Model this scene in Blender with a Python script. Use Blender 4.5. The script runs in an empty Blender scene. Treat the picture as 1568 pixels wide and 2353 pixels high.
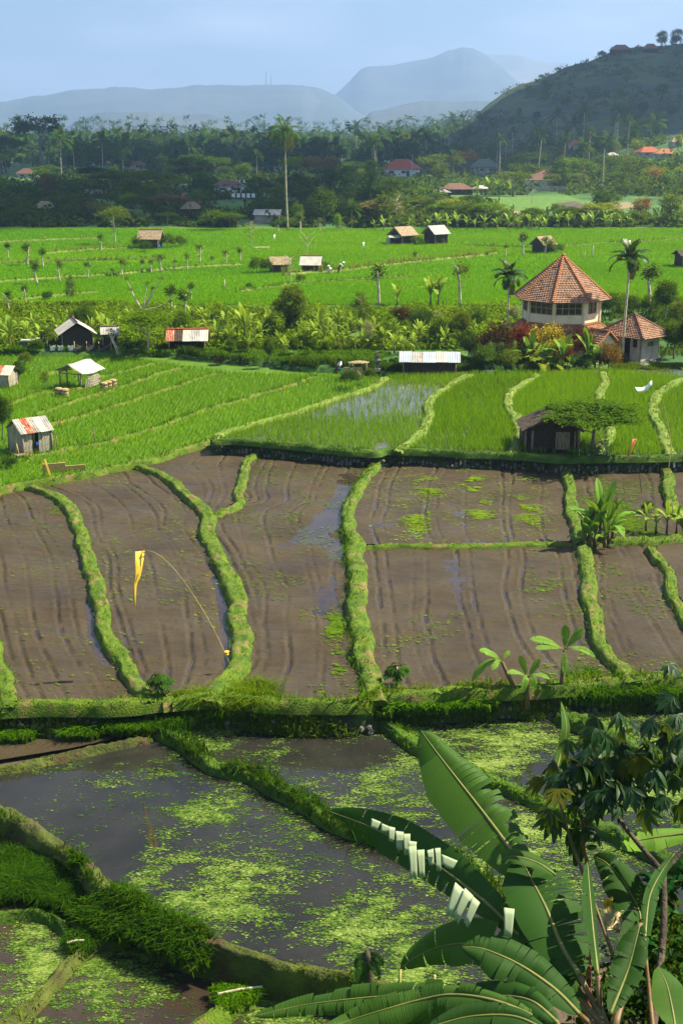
import bpy, math, random
import numpy as np
from mathutils import Vector, Matrix, Quaternion
from mathutils.geometry import tessellate_polygon
random.seed(7)
RNG = np.random.default_rng(11)
SC = bpy.context.scene
COL = SC.collection
PI = math.pi
R = math.radians
# ------------------------------------------------------------------ camera, sky, sun, exposure
CAM_H, FPX, PITCH = 17.0, 3000.0, math.atan((1176 - 306) / 3000.0)
CW, CH = 1568.0, 2352.0
cam = bpy.data.cameras.new('camera')
cam.sensor_fit = 'VERTICAL'; cam.sensor_height = 24.0; cam.lens = FPX / CH * 24.0
cam.clip_start = 0.1; cam.clip_end = 30000
camo = bpy.data.objects.new('camera', cam); COL.objects.link(camo)
camo.location = (0, 0, CAM_H); camo.rotation_euler = (PI / 2 - PITCH, 0, 0)
SC.camera = camo
SUN_AZ, SUN_EL = R(10), R(50)          # azimuth counted from +X (the right of the picture)
W = bpy.data.worlds.new('World'); SC.world = W; W.use_nodes = True
wn = W.node_tree.nodes; wl = W.node_tree.links; wn.clear()
sky = wn.new('ShaderNodeTexSky'); sky.sky_type = 'NISHITA'; sky.sun_disc = False
sky.sun_elevation = SUN_EL; sky.sun_rotation = PI / 2 - SUN_AZ
sky.air_density = 1.25; sky.dust_density = .15; sky.ozone_density = 5.0; sky.altitude = 300
bg = wn.new('ShaderNodeBackground'); bg.inputs['Strength'].default_value = 0.052
wo = wn.new('ShaderNodeOutputWorld')
wt = wn.new('ShaderNodeTexCoord'); wm = wn.new('ShaderNodeMapping'); wm.inputs['Scale'].default_value = (1, 1, 3.5); wl.new(wt.outputs['Generated'], wm.inputs[0])
wz = wn.new('ShaderNodeTexNoise'); wz.inputs['Scale'].default_value = 7.0; wz.inputs['Detail'].default_value = 6; wl.new(wm.outputs[0], wz.inputs['Vector'])
wr = wn.new('ShaderNodeMapRange'); wl.new(wz.outputs[0], wr.inputs[0]); wr.inputs[1].default_value = .42; wr.inputs[2].default_value = .68; wr.inputs[4].default_value = .6
wx = wn.new('ShaderNodeMix'); wx.data_type = 'RGBA'; wl.new(wr.outputs[0], wx.inputs[0]); wl.new(sky.outputs[0], wx.inputs[6]); wx.inputs[7].default_value = (9.0, 9.2, 9.6, 1)   # thin veils of high cloud
wq = wn.new('ShaderNodeMix'); wq.data_type = 'RGBA'; wq.blend_type = 'MULTIPLY'; wq.inputs[0].default_value = 1; wl.new(wx.outputs[2], wq.inputs[6]); wq.inputs[7].default_value = (.86, .92, 1.06, 1); wl.new(wq.outputs[2], bg.inputs[0]); wl.new(bg.outputs[0], wo.inputs[0])
sl = bpy.data.lights.new('sun', 'SUN'); sl.energy = 5.0; sl.angle = R(0.6); sl.color = (1.0, 0.91, 0.68)
so = bpy.data.objects.new('sun', sl); COL.objects.link(so)
SUNV = Vector((math.cos(SUN_AZ) * math.cos(SUN_EL), math.sin(SUN_AZ) * math.cos(SUN_EL), math.sin(SUN_EL)))
so.rotation_euler = (-SUNV).to_track_quat('-Z', 'Y').to_euler(); so.location = (60, 0, 120)
vs = SC.view_settings
vs.view_transform = 'Standard'; vs.look = 'None'; vs.gamma = 1.0; vs.use_curve_mapping = False
vs.exposure = 1.35
SC.render.engine = 'CYCLES'
cy = SC.cycles
cy.max_bounces = 6; cy.diffuse_bounces = 3; cy.glossy_bounces = 2; cy.transmission_bounces = 3
cy.transparent_max_bounces = 6; cy.volume_bounces = 1; cy.caustics_reflective = False; cy.caustics_refractive = False
cy.sample_clamp_indirect = 4.0
try:
    cy.use_denoising = True; cy.denoiser = 'OPENIMAGEDENOISE'
    cy.denoising_input_passes = 'RGB_ALBEDO_NORMAL'; cy.denoising_prefilter = 'ACCURATE'
except Exception as e:
    print('denoise', e)
# ------------------------------------------------------------------ picture -> place
CP, SP = math.cos(PITCH), math.sin(PITCH)
def ray(px, py):
    dx = (px - CW / 2) / FPX; dy = (CH / 2 - py) / FPX
    return np.array([dx, CP + dy * SP, -SP + dy * CP])
def at(px, py, z=0.0):
    d = ray(px, py); t = (z - CAM_H) / d[2]
    return np.array([d[0] * t, d[1] * t, z])
def at_y(px, py, y):
    d = ray(px, py); t = y / d[1]
    return np.array([d[0] * t, y, CAM_H + d[2] * t])
def slant(y, py):
    return y / ray(784, py)[1]
def sstep(a, b, x):
    t = np.clip((np.asarray(x, float) - a) / (b - a), 0, 1); return t * t * (3 - 2 * t)
def y_start(x):
    return np.interp(x, [-60, -14, -3, 4, 60], [103, 101, 94.5, 92, 92])
def zg(x, y):
    """height of the open ground beyond the near terraces"""
    x = np.asarray(x, float); y = np.asarray(y, float)
    ys = y_start(x)
    z = np.where(y < ys + 22, 0.6 + 0.9 * np.clip((y - ys) / 22, 0, 1), 1.5)
    z = z + 15 * sstep(55, 135, x) * sstep(290, 470, y)
    z = z + 6 * sstep(600, 1500, y) * 0
    near = np.interp(y, [-30, 0, 4, 9, 20, 23, 30], [16, 15.2, 13.2, 8.2, -2.2, -3.0, -3.2])
    return np.where(y < ys, np.where(y < 30, near, -3.2), z)
def at_ground(px, py):
    d = ray(px, py); ys = np.concatenate([np.arange(92, 300, .25), np.arange(300, 3000, 1.0)])
    t = ys / d[1]; z = CAM_H + d[2] * t; g = zg(d[0] * t, ys)
    hit = np.nonzero(z <= g)[0]
    i = hit[0] if len(hit) else len(ys) - 1
    return np.array([d[0] * t[i], ys[i], g[i]])
# ------------------------------------------------------------------ noise
def vnoise(x, y, s, seed=0):
    r = np.random.default_rng(seed); n = 256; G = r.random((n, n))
    x = np.asarray(x, float) / s + 1000; y = np.asarray(y, float) / s + 1000
    xi = np.floor(x).astype(int); yi = np.floor(y).astype(int); fx = x - xi; fy = y - yi
    fx = fx * fx * (3 - 2 * fx); fy = fy * fy * (3 - 2 * fy)
    a = G[xi % n, yi % n]; b = G[(xi + 1) % n, yi % n]; c = G[xi % n, (yi + 1) % n]; d = G[(xi + 1) % n, (yi + 1) % n]
    return (a * (1 - fx) + b * fx) * (1 - fy) + (c * (1 - fx) + d * fx) * fy
def fbm(x, y, s, seed=0, o=4):
    v = 0; a = 1; t = 0
    for k in range(o):
        v = v + a * vnoise(x, y, s / 2 ** k, seed + k * 17); t += a; a *= .5
    return v / t
def inside(X, Y, poly):
    poly = np.asarray(poly)[:, :2]; r = np.zeros(np.shape(X), bool); j = len(poly) - 1
    for i in range(len(poly)):
        xi, yi = poly[i]; xj, yj = poly[j]
        c = ((yi > Y) != (yj > Y)) & (X < (xj - xi) * (Y - yi) / (yj - yi + 1e-12) + xi)
        r ^= c; j = i
    return r
def seg_dist(X, Y, line):
    line = np.asarray(line)[:, :2]; best = np.full(np.shape(X), 1e9)
    for a, b in zip(line[:-1], line[1:]):
        d = b - a; L = d @ d + 1e-12
        t = np.clip(((X - a[0]) * d[0] + (Y - a[1]) * d[1]) / L, 0, 1)
        best = np.minimum(best, np.hypot(X - a[0] - t * d[0], Y - a[1] - t * d[1]))
    return best
def resample(pts, step):
    pts = np.asarray(pts, float)
    # smooth (Catmull-Rom), then even spacing
    P = np.vstack([2 * pts[0] - pts[1], pts, 2 * pts[-1] - pts[-2]]); out = []
    for i in range(1, len(P) - 2):
        for t in np.linspace(0, 1, 8, endpoint=False):
            a, b, c, d = P[i - 1], P[i], P[i + 1], P[i + 2]
            out.append(.5 * (2 * b + (c - a) * t + (2 * a - 5 * b + 4 * c - d) * t * t + (3 * b - a - 3 * c + d) * t ** 3))
    out.append(pts[-1]); out = np.array(out)
    L = np.concatenate([[0], np.cumsum(np.linalg.norm(np.diff(out[:, :2], axis=0), axis=1))])
    n = max(2, int(L[-1] / step) + 1); s = np.linspace(0, L[-1], n)
    return np.stack([np.interp(s, L, out[:, k]) for k in range(out.shape[1])], 1)
# ------------------------------------------------------------------ meshes
def build_me(name, V, faces, mats=None, fattr=None, uv=None, smooth=False, fmat=None):
    me = bpy.data.meshes.new(name)
    V = np.asarray(V, np.float32)
    faces = [np.asarray(f, np.int32) for f in faces if len(f)]
    me.vertices.add(len(V)); me.vertices.foreach_set('co', V.ravel())
    nl = sum(f.size for f in faces); npoly = sum(len(f) for f in faces)
    me.loops.add(nl); me.polygons.add(npoly)
    lv = np.concatenate([f.ravel() for f in faces]) if faces else np.zeros(0, np.int32)
    me.loops.foreach_set('vertex_index', lv)
    tot = np.concatenate([np.full(len(f), f.shape[1], np.int32) for f in faces])
    st = np.concatenate([[0], np.cumsum(tot)[:-1]]).astype(np.int32)
    me.polygons.foreach_set('loop_start', st)
    if smooth: me.polygons.foreach_set('use_smooth', np.ones(npoly, bool))
    if fmat is not None: me.polygons.foreach_set('material_index', np.asarray(fmat, np.int32))
    me.update(calc_edges=True)
    if fattr is not None:
        a = me.attributes.new('rnd', 'FLOAT', 'FACE'); a.data.foreach_set('value', np.asarray(fattr, np.float32))
    if uv is not None:
        l = me.uv_layers.new(name='uv'); l.data.foreach_set('uv', np.asarray(uv, np.float32)[lv].ravel())
    for m in (mats or []): me.materials.append(m)
    return me
def link(name, me, parent=None, loc=(0, 0, 0), rot=(0, 0, 0), sc=None):
    o = bpy.data.objects.new(name, me); COL.objects.link(o)
    o.location = loc; o.rotation_euler = rot
    if sc is not None: o.scale = (sc,) * 3 if np.isscalar(sc) else sc
    if parent is not None: o.parent = parent
    return o
def tag(o, label=None, cat=None, group=None, kind=None):
    if label: o['label'] = label
    if cat: o['category'] = cat
    if group: o['group'] = group
    if kind: o['kind'] = kind
    return o
def thing(name, label, cat, loc=(0, 0, 0), rz=0.0, sc=1.0, group=None):
    o = bpy.data.objects.new(name, None); COL.objects.link(o); o.empty_display_size = .2
    o.location = tuple(loc); o.rotation_euler = (0, 0, rz); o.scale = (sc,) * 3 if np.isscalar(sc) else sc
    return tag(o, label, cat, group)
class MB:
    """collects simple shapes into ONE mesh"""
    def __init__(s): s.V = []; s.F = []; s.m = []
    def add(s, V, F, mi=0):
        b = len(s.V); s.V += [tuple(map(float, v)) for v in V]
        for f in F: s.F.append([b + i for i in f]); s.m.append(mi)
        return s
    def box(s, c, d, rot=None, mi=0, taper=1.0):
        x, y, z = (k / 2 for k in d)
        V = [Vector(v) for v in [(-x, -y, -z), (x, -y, -z), (x, y, -z), (-x, y, -z), (-x * taper, -y * taper, z), (x * taper, -y * taper, z), (x * taper, y * taper, z), (-x * taper, y * taper, z)]]
        if rot is not None:
            M = rot if isinstance(rot, Matrix) else Matrix.Rotation(rot, 3, 'Z')
            V = [M @ v for v in V]
        return s.add([v + Vector(c) for v in V], [(0, 3, 2, 1), (4, 5, 6, 7), (0, 1, 5, 4), (1, 2, 6, 5), (2, 3, 7, 6), (3, 0, 4, 7)], mi)
    def tube(s, pts, rad, n=6, mi=0, cap=True):
        pts = [Vector(p) for p in pts]; k = len(pts)
        if np.isscalar(rad): rad = [rad] * k
        b = len(s.V); ref = None
        for i, p in enumerate(pts):
            t = (pts[min(i + 1, k - 1)] - pts[max(i - 1, 0)]).normalized()
            if ref is None: ref = t.orthogonal().normalized()
            ref = (ref - t * ref.dot(t)).normalized(); bi = t.cross(ref)
            for j in range(n):
                a = 2 * PI * j / n; s.V.append(tuple(p + (ref * math.cos(a) + bi * math.sin(a)) * rad[i]))
        for i in range(k - 1):
            for j in range(n):
                s.F.append([b + i * n + j, b + i * n + (j + 1) % n, b + (i + 1) * n + (j + 1) % n, b + (i + 1) * n + j]); s.m.append(mi)
        if cap:
            s.F.append([b + j for j in range(n)][::-1]); s.m.append(mi); s.F.append([b + (k - 1) * n + j for j in range(n)]); s.m.append(mi)
        return s
    def lathe(s, prof, n=12, c=(0, 0, 0), mi=0, sx=1, sy=1):
        b = len(s.V)
        for r, z in prof:
            for j in range(n):
                a = 2 * PI * j / n; s.V.append((c[0] + r * sx * math.cos(a), c[1] + r * sy * math.sin(a), c[2] + z))
        for i in range(len(prof) - 1):
            for j in range(n):
                s.F.append([b + i * n + j, b + i * n + (j + 1) % n, b + (i + 1) * n + (j + 1) % n, b + (i + 1) * n + j]); s.m.append(mi)
        s.F.append([b + j for j in range(n)][::-1]); s.m.append(mi)
        s.F.append([b + (len(prof) - 1) * n + j for j in range(n)]); s.m.append(mi)
        return s
    def grid(s, G, mi=0):
        G = np.asarray(G); n, k = G.shape[:2]; b = len(s.V)
        s.V += [tuple(map(float, v)) for v in G.reshape(-1, 3)]
        for i in range(n - 1):
            for j in range(k - 1):
                s.F.append([b + i * k + j, b + i * k + j + 1, b + (i + 1) * k + j + 1, b + (i + 1) * k + j]); s.m.append(mi)
        return s
    def me(s, name, mats, smooth=False):
        me = bpy.data.meshes.new(name); me.from_pydata(s.V, [], s.F)
        for m in (mats if isinstance(mats, (list, tuple)) else [mats]): me.materials.append(m)
        me.polygons.foreach_set('material_index', np.array(s.m, np.int32))
        if smooth: me.polygons.foreach_set('use_smooth', np.ones(len(s.F), bool))
        me.update(); return me
    def obj(s, name, mats, parent=None, smooth=False, **k):
        return link(name, s.me(name, mats, smooth), parent, **k)
def blob_me(name, mat, seed, rough=.25, sub=2, sq=(1, 1, .7)):
    import bmesh
    bm = bmesh.new(); bmesh.ops.create_icosphere(bm, subdivisions=sub, radius=1.0)
    r = random.Random(seed); ph = [r.uniform(0, 6) for _ in range(9)]
    for v in bm.verts:
        n = math.sin(v.co.x * 3 + ph[0]) * math.sin(v.co.y * 3.3 + ph[1]) + .6 * math.sin(v.co.z * 5 + ph[2]) * math.sin(v.co.x * 5 + ph[3]) + r.uniform(-.3, .3)
        v.co *= 1 + rough * n
        v.co.x *= sq[0]; v.co.y *= sq[1]; v.co.z *= sq[2]
    me = bpy.data.meshes.new(name); bm.to_mesh(me); bm.free(); me.materials.append(mat)
    return me
def copy_tree(o, parent=None):
    c = o.copy(); COL.objects.link(c); c.parent = parent
    for ch in o.children: copy_tree(ch, c)
    return c
# ------------------------------------------------------------------ materials
def C(h, f=1.0):
    h = h.lstrip('#'); o = []
    for i in (0, 2, 4):
        v = int(h[i:i + 2], 16) / 255; o.append(f * (v / 12.92 if v <= .04045 else ((v + .055) / 1.055) ** 2.4))
    return tuple(o) + (1.0,)
def L3(r, g, b): return (r, g, b, 1.0)
def newmat(name):
    m = bpy.data.materials.new(name); m.use_nodes = True; nt = m.node_tree; nt.nodes.clear()
    out = nt.nodes.new('ShaderNodeOutputMaterial'); return m, nt, out
def nd(nt, typ, ins=None, **props):
    n = nt.nodes.new(typ)
    for k, v in props.items(): setattr(n, k, v)
    for k, v in (ins or {}).items():
        if hasattr(v, 'is_output') or isinstance(v, bpy.types.NodeSocket): nt.links.new(v, n.inputs[k])
        else: n.inputs[k].default_value = v
    return n
def ramp(nt, fac, stops):
    r = nt.nodes.new('ShaderNodeValToRGB'); nt.links.new(fac, r.inputs[0]); e = r.color_ramp.elements
    while len(e) < len(stops): e.new(.5)
    for i, (p, c) in enumerate(stops): e[i].position = p; e[i].color = c
    return r.outputs[0]
def even(cols): return [(i / max(1, len(cols) - 1), c) for i, c in enumerate(cols)]
def pos(nt, scale=(1, 1, 1), obj=False):
    src = nd(nt, 'ShaderNodeTexCoord').outputs['Object'] if obj else nd(nt, 'ShaderNodeNewGeometry').outputs['Position']
    return nd(nt, 'ShaderNodeMapping', {'Vector': src, 'Scale': scale}).outputs[0]
def noise(nt, vec, s, det=4, rough=.55): return nd(nt, 'ShaderNodeTexNoise', {'Vector': vec, 'Scale': s, 'Detail': det, 'Roughness': rough}).outputs[0]
def mixc(nt, f, a, b):
    n = nt.nodes.new('ShaderNodeMix'); n.data_type = 'RGBA'
    for i, v in ((0, f), (6, a), (7, b)):
        if isinstance(v, bpy.types.NodeSocket): nt.links.new(v, n.inputs[i])
        else: n.inputs[i].default_value = v
    return n.outputs[2]
def surf(name, cols, s=1.0, det=5, rough=.85, bump=.3, bs=None, stretch=(1, 1, 1), obj=False, spec=.3, spots=None, metal=0.0, lo=.3, hi=.7):
    m, nt, out = newmat(name); p = pos(nt, stretch, obj)
    n1 = noise(nt, p, s, det)
    k = len(cols); c = ramp(nt, n1, [(lo + (hi - lo) * i / max(1, k - 1), q) for i, q in enumerate(cols)])
    if spots:
        for (sc, col, t0, t1) in spots:
            f = nd(nt, 'ShaderNodeMapRange', {'Value': noise(nt, p, sc, 4), 'From Min': t0, 'From Max': t1}).outputs[0]
            c = mixc(nt, f, c, col)
    b = nd(nt, 'ShaderNodeBsdfPrincipled', {'Base Color': c, 'Roughness': rough, 'Specular IOR Level': spec, 'Metallic': metal})
    if bump:
        bn = nd(nt, 'ShaderNodeBump', {'Height': noise(nt, p, bs or s * 6, 4, .6), 'Strength': bump, 'Distance': .1})
        nt.links.new(bn.outputs[0], b.inputs['Normal'])
    nt.links.new(b.outputs[0], out.inputs[0]); return m
def leafmat(name, cols, tr=.3, rough=.7, spec=0.0, objw=.4):
    m, nt, out = newmat(name)
    a = nd(nt, 'ShaderNodeAttribute', attribute_name='rnd').outputs['Fac']
    o = nd(nt, 'ShaderNodeObjectInfo').outputs['Random']
    x = nd(nt, 'ShaderNodeMath', {0: a, 1: 1 - objw}, operation='MULTIPLY').outputs[0]
    f = nd(nt, 'ShaderNodeMath', {0: o, 1: objw, 2: x}, operation='MULTIPLY_ADD').outputs[0]
    c = ramp(nt, f, even(cols))
    b = nd(nt, 'ShaderNodeBsdfPrincipled', {'Base Color': c, 'Roughness': rough, 'Specular IOR Level': spec})
    t = nd(nt, 'ShaderNodeBsdfTranslucent', {'Color': mixc(nt, .5, c, L3(.24, .30, .002))})
    mx = nd(nt, 'ShaderNodeMixShader', {0: tr}); nt.links.new(b.outputs[0], mx.inputs[1]); nt.links.new(t.outputs[0], mx.inputs[2])
    nt.links.new(mx.outputs[0], out.inputs[0]); return m
# ------------------------------------------------------------------ material palette
def G3(*h, f=1.0): return [C(x, f) for x in h]
M = {}
M['leaf_dark'] = leafmat('leaf_dark', [L3(.018, .050, .009), L3(.034, .085, .012), L3(.055, .12, .014)], .25)
M['leaf_mid'] = leafmat('leaf_mid', [L3(.025, .065, .006), L3(.055, .125, .008), L3(.10, .19, .012)], .38)
M['leaf_olive'] = leafmat('leaf_olive', [L3(.045, .08, .010), L3(.10, .15, .014), L3(.17, .21, .022)], .38)
M['leaf_bright'] = leafmat('leaf_bright', [L3(.05, .12, .004), L3(.13, .25, .006), L3(.26, .38, .012)], .42)
M['leaf_yellow'] = leafmat('leaf_yellow', [L3(.10, .17, .012), L3(.22, .28, .02), L3(.40, .38, .03)], .3)
M['leaf_orange'] = leafmat('leaf_orange', [L3(.12, .09, .02), L3(.30, .13, .025), L3(.42, .20, .03)], .25)
M['leaf_red'] = leafmat('leaf_red', [L3(.05, .010, .012), L3(.22, .010, .015), L3(.45, .03, .03)], .25)
M['leaf_maroon'] = leafmat('leaf_maroon', [L3(.04, .012, .012), L3(.08, .025, .015), L3(.12, .05, .02)], .2)
M['leaf_croton'] = leafmat('leaf_croton', [L3(.05, .12, .01), L3(.50, .40, .02), L3(.55, .42, .03), L3(.35, .06, .02)], .25, objw=.15)
M['leaf_pale'] = leafmat('leaf_pale', [L3(.16, .20, .06), L3(.28, .30, .10), L3(.36, .34, .14)], .25)
M['leaf_dry'] = leafmat('leaf_dry', [L3(.10, .07, .03), L3(.20, .14, .06), L3(.30, .22, .10)], .2)
M['palm_leaf'] = leafmat('palm_leaf', [L3(.018, .05, .010), L3(.035, .085, .012), L3(.06, .12, .016)], .25)
M['palm_areca'] = leafmat('palm_areca', [L3(.010, .040, .006), L3(.02, .065, .008), L3(.04, .10, .010)], .2, rough=.4, spec=.2)
M['palm_dry'] = leafmat('palm_dry', [L3(.14, .10, .03), L3(.26, .18, .05)], .2)
M['grass'] = leafmat('grass', [L3(.024, .08, .001), L3(.066, .175, .002), L3(.14, .27, .004)], .3)
M['grass_light'] = leafmat('grass_light', [L3(.06, .12, .003), L3(.12, .19, .005), L3(.20, .25, .010)], .3)
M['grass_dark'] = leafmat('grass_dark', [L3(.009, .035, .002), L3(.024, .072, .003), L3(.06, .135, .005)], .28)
M['grass_dry'] = leafmat('grass_dry', [L3(.12, .19, .02), L3(.24, .25, .04), L3(.34, .28, .06)], .25)
M['rice'] = leafmat('rice', [L3(.07, .19, .001), L3(.14, .33, .002), L3(.21, .40, .003)], .48)
M['rice_upper'] = leafmat('rice_upper', [L3(.07, .23, .001), L3(.13, .35, .001), L3(.25, .44, .003)], .38, rough=.8)
M['duckweed'] = leafmat('duckweed', [L3(.02, .06, .006), L3(.07, .13, .014), L3(.17, .235, .045), L3(.26, .31, .09)], .05, rough=.7, spec=.1, objw=.05)
M['weed'] = leafmat('weed', [L3(.04, .09, .006), L3(.11, .19, .010), L3(.22, .31, .02)], .2)
M['bark'] = surf('bark', G3('4a4034', '7d7262', 'a39a88'), 3, bump=.5, obj=True)
M['bark_pale'] = surf('bark_pale', G3('8a7f6a', 'b9ad94', 'd2c8b2'), 4, bump=.4, obj=True)
M['bark_dark'] = surf('bark_dark', G3('2b241d', '4b4036', '5e5243'), 4, bump=.5, obj=True)
M['palm_trunk'] = surf('palm_trunk', G3('6d6252', 'a0937c', 'c3b79f'), 3, stretch=(1, 1, 6), bump=.4, obj=True)
M['areca_trunk'] = surf('areca_trunk', G3('7c7459', 'b9b08f', 'd6cfb4'), 3, stretch=(1, 1, 6), bump=.3, obj=True)
M['banana_stem'] = surf('banana_stem', [L3(.10, .12, .03), L3(.20, .15, .06), L3(.10, .06, .025), L3(.30, .22, .10)], 5, stretch=(3, 3, .6), bump=.4, obj=True)
M['bamboo'] = surf('bamboo', G3('8f7f4e', 'b8a467', 'cdbd85'), 5, bump=.2, obj=True)
M['wood'] = surf('wood', G3('5a4c3b', '8a7860', 'a8977c'), 4, stretch=(6, 6, 1), bump=.4, obj=True)
M['wood_dark'] = surf('wood_dark', G3('1f1a14', '3a3026', '54463a'), 4, stretch=(6, 6, 1), bump=.4, obj=True)
M['wood_grey'] = surf('wood_grey', G3('6e6759', '9d9482', 'c2b9a6'), 4, stretch=(6, 6, 1), bump=.4, obj=True)
M['plank_new'] = surf('plank_new', G3('b78a55', 'cfa36c', 'dab582'), 3, stretch=(1, 1, 8), bump=.15, obj=True)
M['straw'] = surf('straw', G3('8f7a4d', 'b8a06c', 'd0bb88'), 9, stretch=(1, 1, .3), bump=.7, obj=True)
M['thatch'] = surf('thatch', G3('6b5a45', '9a8567', 'b9a483'), 6, bump=.7, obj=True)
M['thatch_dark'] = surf('thatch_dark', G3('2c241c', '4b3f31', '665642'), 6, bump=.7, obj=True)
M['tin'] = surf('tin', G3('75736c', '98968e', 'aaa89e'), 2, rough=.5, bump=.1, obj=True, spots=[(3.0, C('8a5a38'), .56, .7)])
M['tin_rust'] = surf('tin_rust', G3('7d3a22', 'a0583a', 'b98a70'), 3, rough=.6, bump=.1, obj=True, spots=[(5.0, C('c9c4ba'), .58, .68)])
M['tin_white'] = surf('tin_white', G3('9c9888', 'b4b0a2', 'c0bcae'), 1.5, rough=.6, bump=.08, obj=True, spots=[(4.0, C('b09a7c'), .6, .75)])
M['tin_grey'] = surf('tin_grey', G3('7d7a74', '989690', 'b5b2aa'), 2, rough=.55, bump=.1, obj=True)
M['tarp_white'] = surf('tarp_white', G3('9f9d90', 'b4b1a5', 'c0bdb2'), 1.2, rough=.7, bump=.15, obj=True, bs=3)
M['tarp_blue_grey'] = surf('tarp_blue_grey', G3('8a949c', 'a4aeb6', 'b2bac0'), 1.5, rough=.4, bump=.12, obj=True, bs=3)
M['cloth_white'] = surf('cloth_white', G3('d8d8d2', 'e8e8e2', 'f0f0ea'), 3, rough=.8, bump=.1, obj=True)
M['cloth_yellow'] = surf('cloth_yellow', G3('e2b030', 'ecc548', 'f2d66c'), 3, rough=.7, bump=.1, obj=True)
M['cloth_orange'] = surf('cloth_orange', G3('b8643c', 'd07a4e', 'dd9068'), 3, rough=.7, bump=.1, obj=True)
M['cloth_red'] = surf('cloth_red', G3('a8341f', 'c4452a', 'cf5a3e'), 3, rough=.7, bump=.1, obj=True)
M['cloth_blue'] = surf('cloth_blue', G3('10408f', '1a56b8', '2a6ad0'), 3, rough=.5, bump=.2, obj=True)
M['net_dark'] = surf('net_dark', G3('2f2c26', '4a463c', '6a6454'), 3, rough=.8, bump=.5, obj=True, stretch=(1, 1, .4))
M['plaster_beige'] = surf('plaster_beige', [L3(.66, .53, .32), L3(.76, .63, .40), L3(.82, .70, .47)], 1.2, bump=.06, obj=True, spots=[(2.5, C('a8926c'), .6, .8)])
M['plaster_pink'] = surf('plaster_pink', G3('b09a8a', 'cdb8a8', 'dccabc'), 1.5, bump=.1, obj=True, spots=[(2.0, C('8d7d6a'), .58, .72)])
M['plaster_white'] = surf('plaster_white', G3('d6d6d2', 'e4e4e0', 'ecece8'), 1.0, bump=.05, obj=True)
M['plaster_grey'] = surf('plaster_grey', G3('8c8678', 'a8a294', 'b8b2a4'), 1.0, bump=.1, obj=True)
M['concrete'] = surf('concrete', G3('6f6d66', '8e8b82', 'a5a298'), 2.0, bump=.2, obj=True)
M['tile_roof'] = surf('tile_roof', [L3(.21, .11, .065), L3(.37, .21, .13), L3(.48, .31, .21)], 6, rough=.85, bump=.3, obj=True, spots=[(9.0, L3(.36, .27, .19), .60, .70), (2.0, L3(.06, .038, .027), .55, .75)])
M['tile_ridge'] = surf('tile_ridge', [L3(.26, .09, .035), L3(.38, .14, .055), L3(.44, .20, .085)], 5, rough=.8, bump=.2, obj=True)
M['tile_red'] = surf('tile_red', [L3(.22, .05, .022), L3(.36, .085, .034), L3(.42, .13, .05)], 3, rough=.8, bump=.2, obj=True)
M['tile_brown'] = surf('tile_brown', [L3(.10, .05, .035), L3(.17, .085, .055), L3(.24, .13, .085)], 3, rough=.8, bump=.2, obj=True)
M['tile_green'] = surf('tile_green', [L3(.05, .09, .055), L3(.08, .13, .08), L3(.12, .18, .11)], 3, rough=.7, bump=.2, obj=True)
M['window_dark'] = surf('window_dark', [L3(.012, .010, .010), L3(.03, .024, .02)], 2, rough=.12, bump=0, obj=True, spec=.5)
M['frame_brown'] = surf('frame_brown', G3('7a6450', '9c8468', 'b39a7c'), 5, bump=.1, obj=True)
M['stone'] = surf('stone', G3('4b4a42', '77756a', '9a978a'), 2.5, bump=.4, obj=True)
M['stone_dark'] = surf('stone_dark', G3('1e1d18', '38362e', '57544a'), 2.5, bump=.4, obj=True)
M['skin'] = surf('skin', G3('5c3a26', '6f4830'), 4, rough=.6, bump=0, obj=True)
M['shirt_white'] = surf('shirt_white', G3('d9d9d4', 'e8e8e4'), 4, rough=.8, bump=.05, obj=True)
M['shorts_dark'] = surf('shorts_dark', G3('20242c', '2c323e'), 4, rough=.8, bump=.05, obj=True)
M['shorts_blue'] = surf('shorts_blue', G3('1a5a7a', '24708f'), 4, rough=.8, bump=.05, obj=True)
M['hair'] = surf('hair', G3('0c0a09', '17130f'), 4, rough=.6, bump=0, obj=True)
M['pole_grey'] = surf('pole_grey', G3('8a877c', 'a8a598', 'bab7aa'), 2, bump=.1, obj=True)
# ground surfaces
M['bank'] = surf('bank', [L3(.04, .085, .003), L3(.085, .15, .004), L3(.13, .19, .007)], 2.2, bump=.8, bs=16, spots=[(1.6, L3(.20, .15, .05), .55, .66), (5, L3(.02, .045, .006), .58, .7)])
M['bank_dark'] = surf('bank_dark', [L3(.024, .062, .003), L3(.05, .11, .004), L3(.085, .15, .006)], 1.6, bump=.6, bs=12, spots=[(3.0, L3(.06, .045, .03), .6, .72)])
M['bank_pale'] = surf('bank_pale', [L3(.08, .15, .012), L3(.12, .19, .02), L3(.16, .20, .03)], 1.6, bump=.6, bs=12, spots=[(1.4, L3(.30, .28, .08), .55, .75)])
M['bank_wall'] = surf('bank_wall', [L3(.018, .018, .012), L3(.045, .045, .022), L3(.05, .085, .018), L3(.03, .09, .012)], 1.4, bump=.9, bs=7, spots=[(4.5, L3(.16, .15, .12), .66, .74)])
M['mossy_bank'] = surf('mossy_bank', [L3(.035, .035, .012), L3(.065, .085, .012), L3(.11, .13, .016)], 1.5, bump=.9, bs=10, spots=[(1.2, L3(.07, .045, .02), .52, .66)])
M['soil'] = surf('soil', [L3(.045, .03, .02), L3(.085, .058, .038), L3(.12, .085, .06)], 2, bump=.6, bs=9)
M['terrace_grass'] = surf('terrace_grass', [L3(.04, .11, .01), L3(.08, .17, .012), L3(.12, .21, .02)], .9, bump=.5, bs=8)
M['rice_ground'] = surf('rice_ground', [L3(.05, .12, .003), L3(.07, .15, .004), L3(.09, .18, .005)], .8, bump=.6, bs=6)
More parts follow.
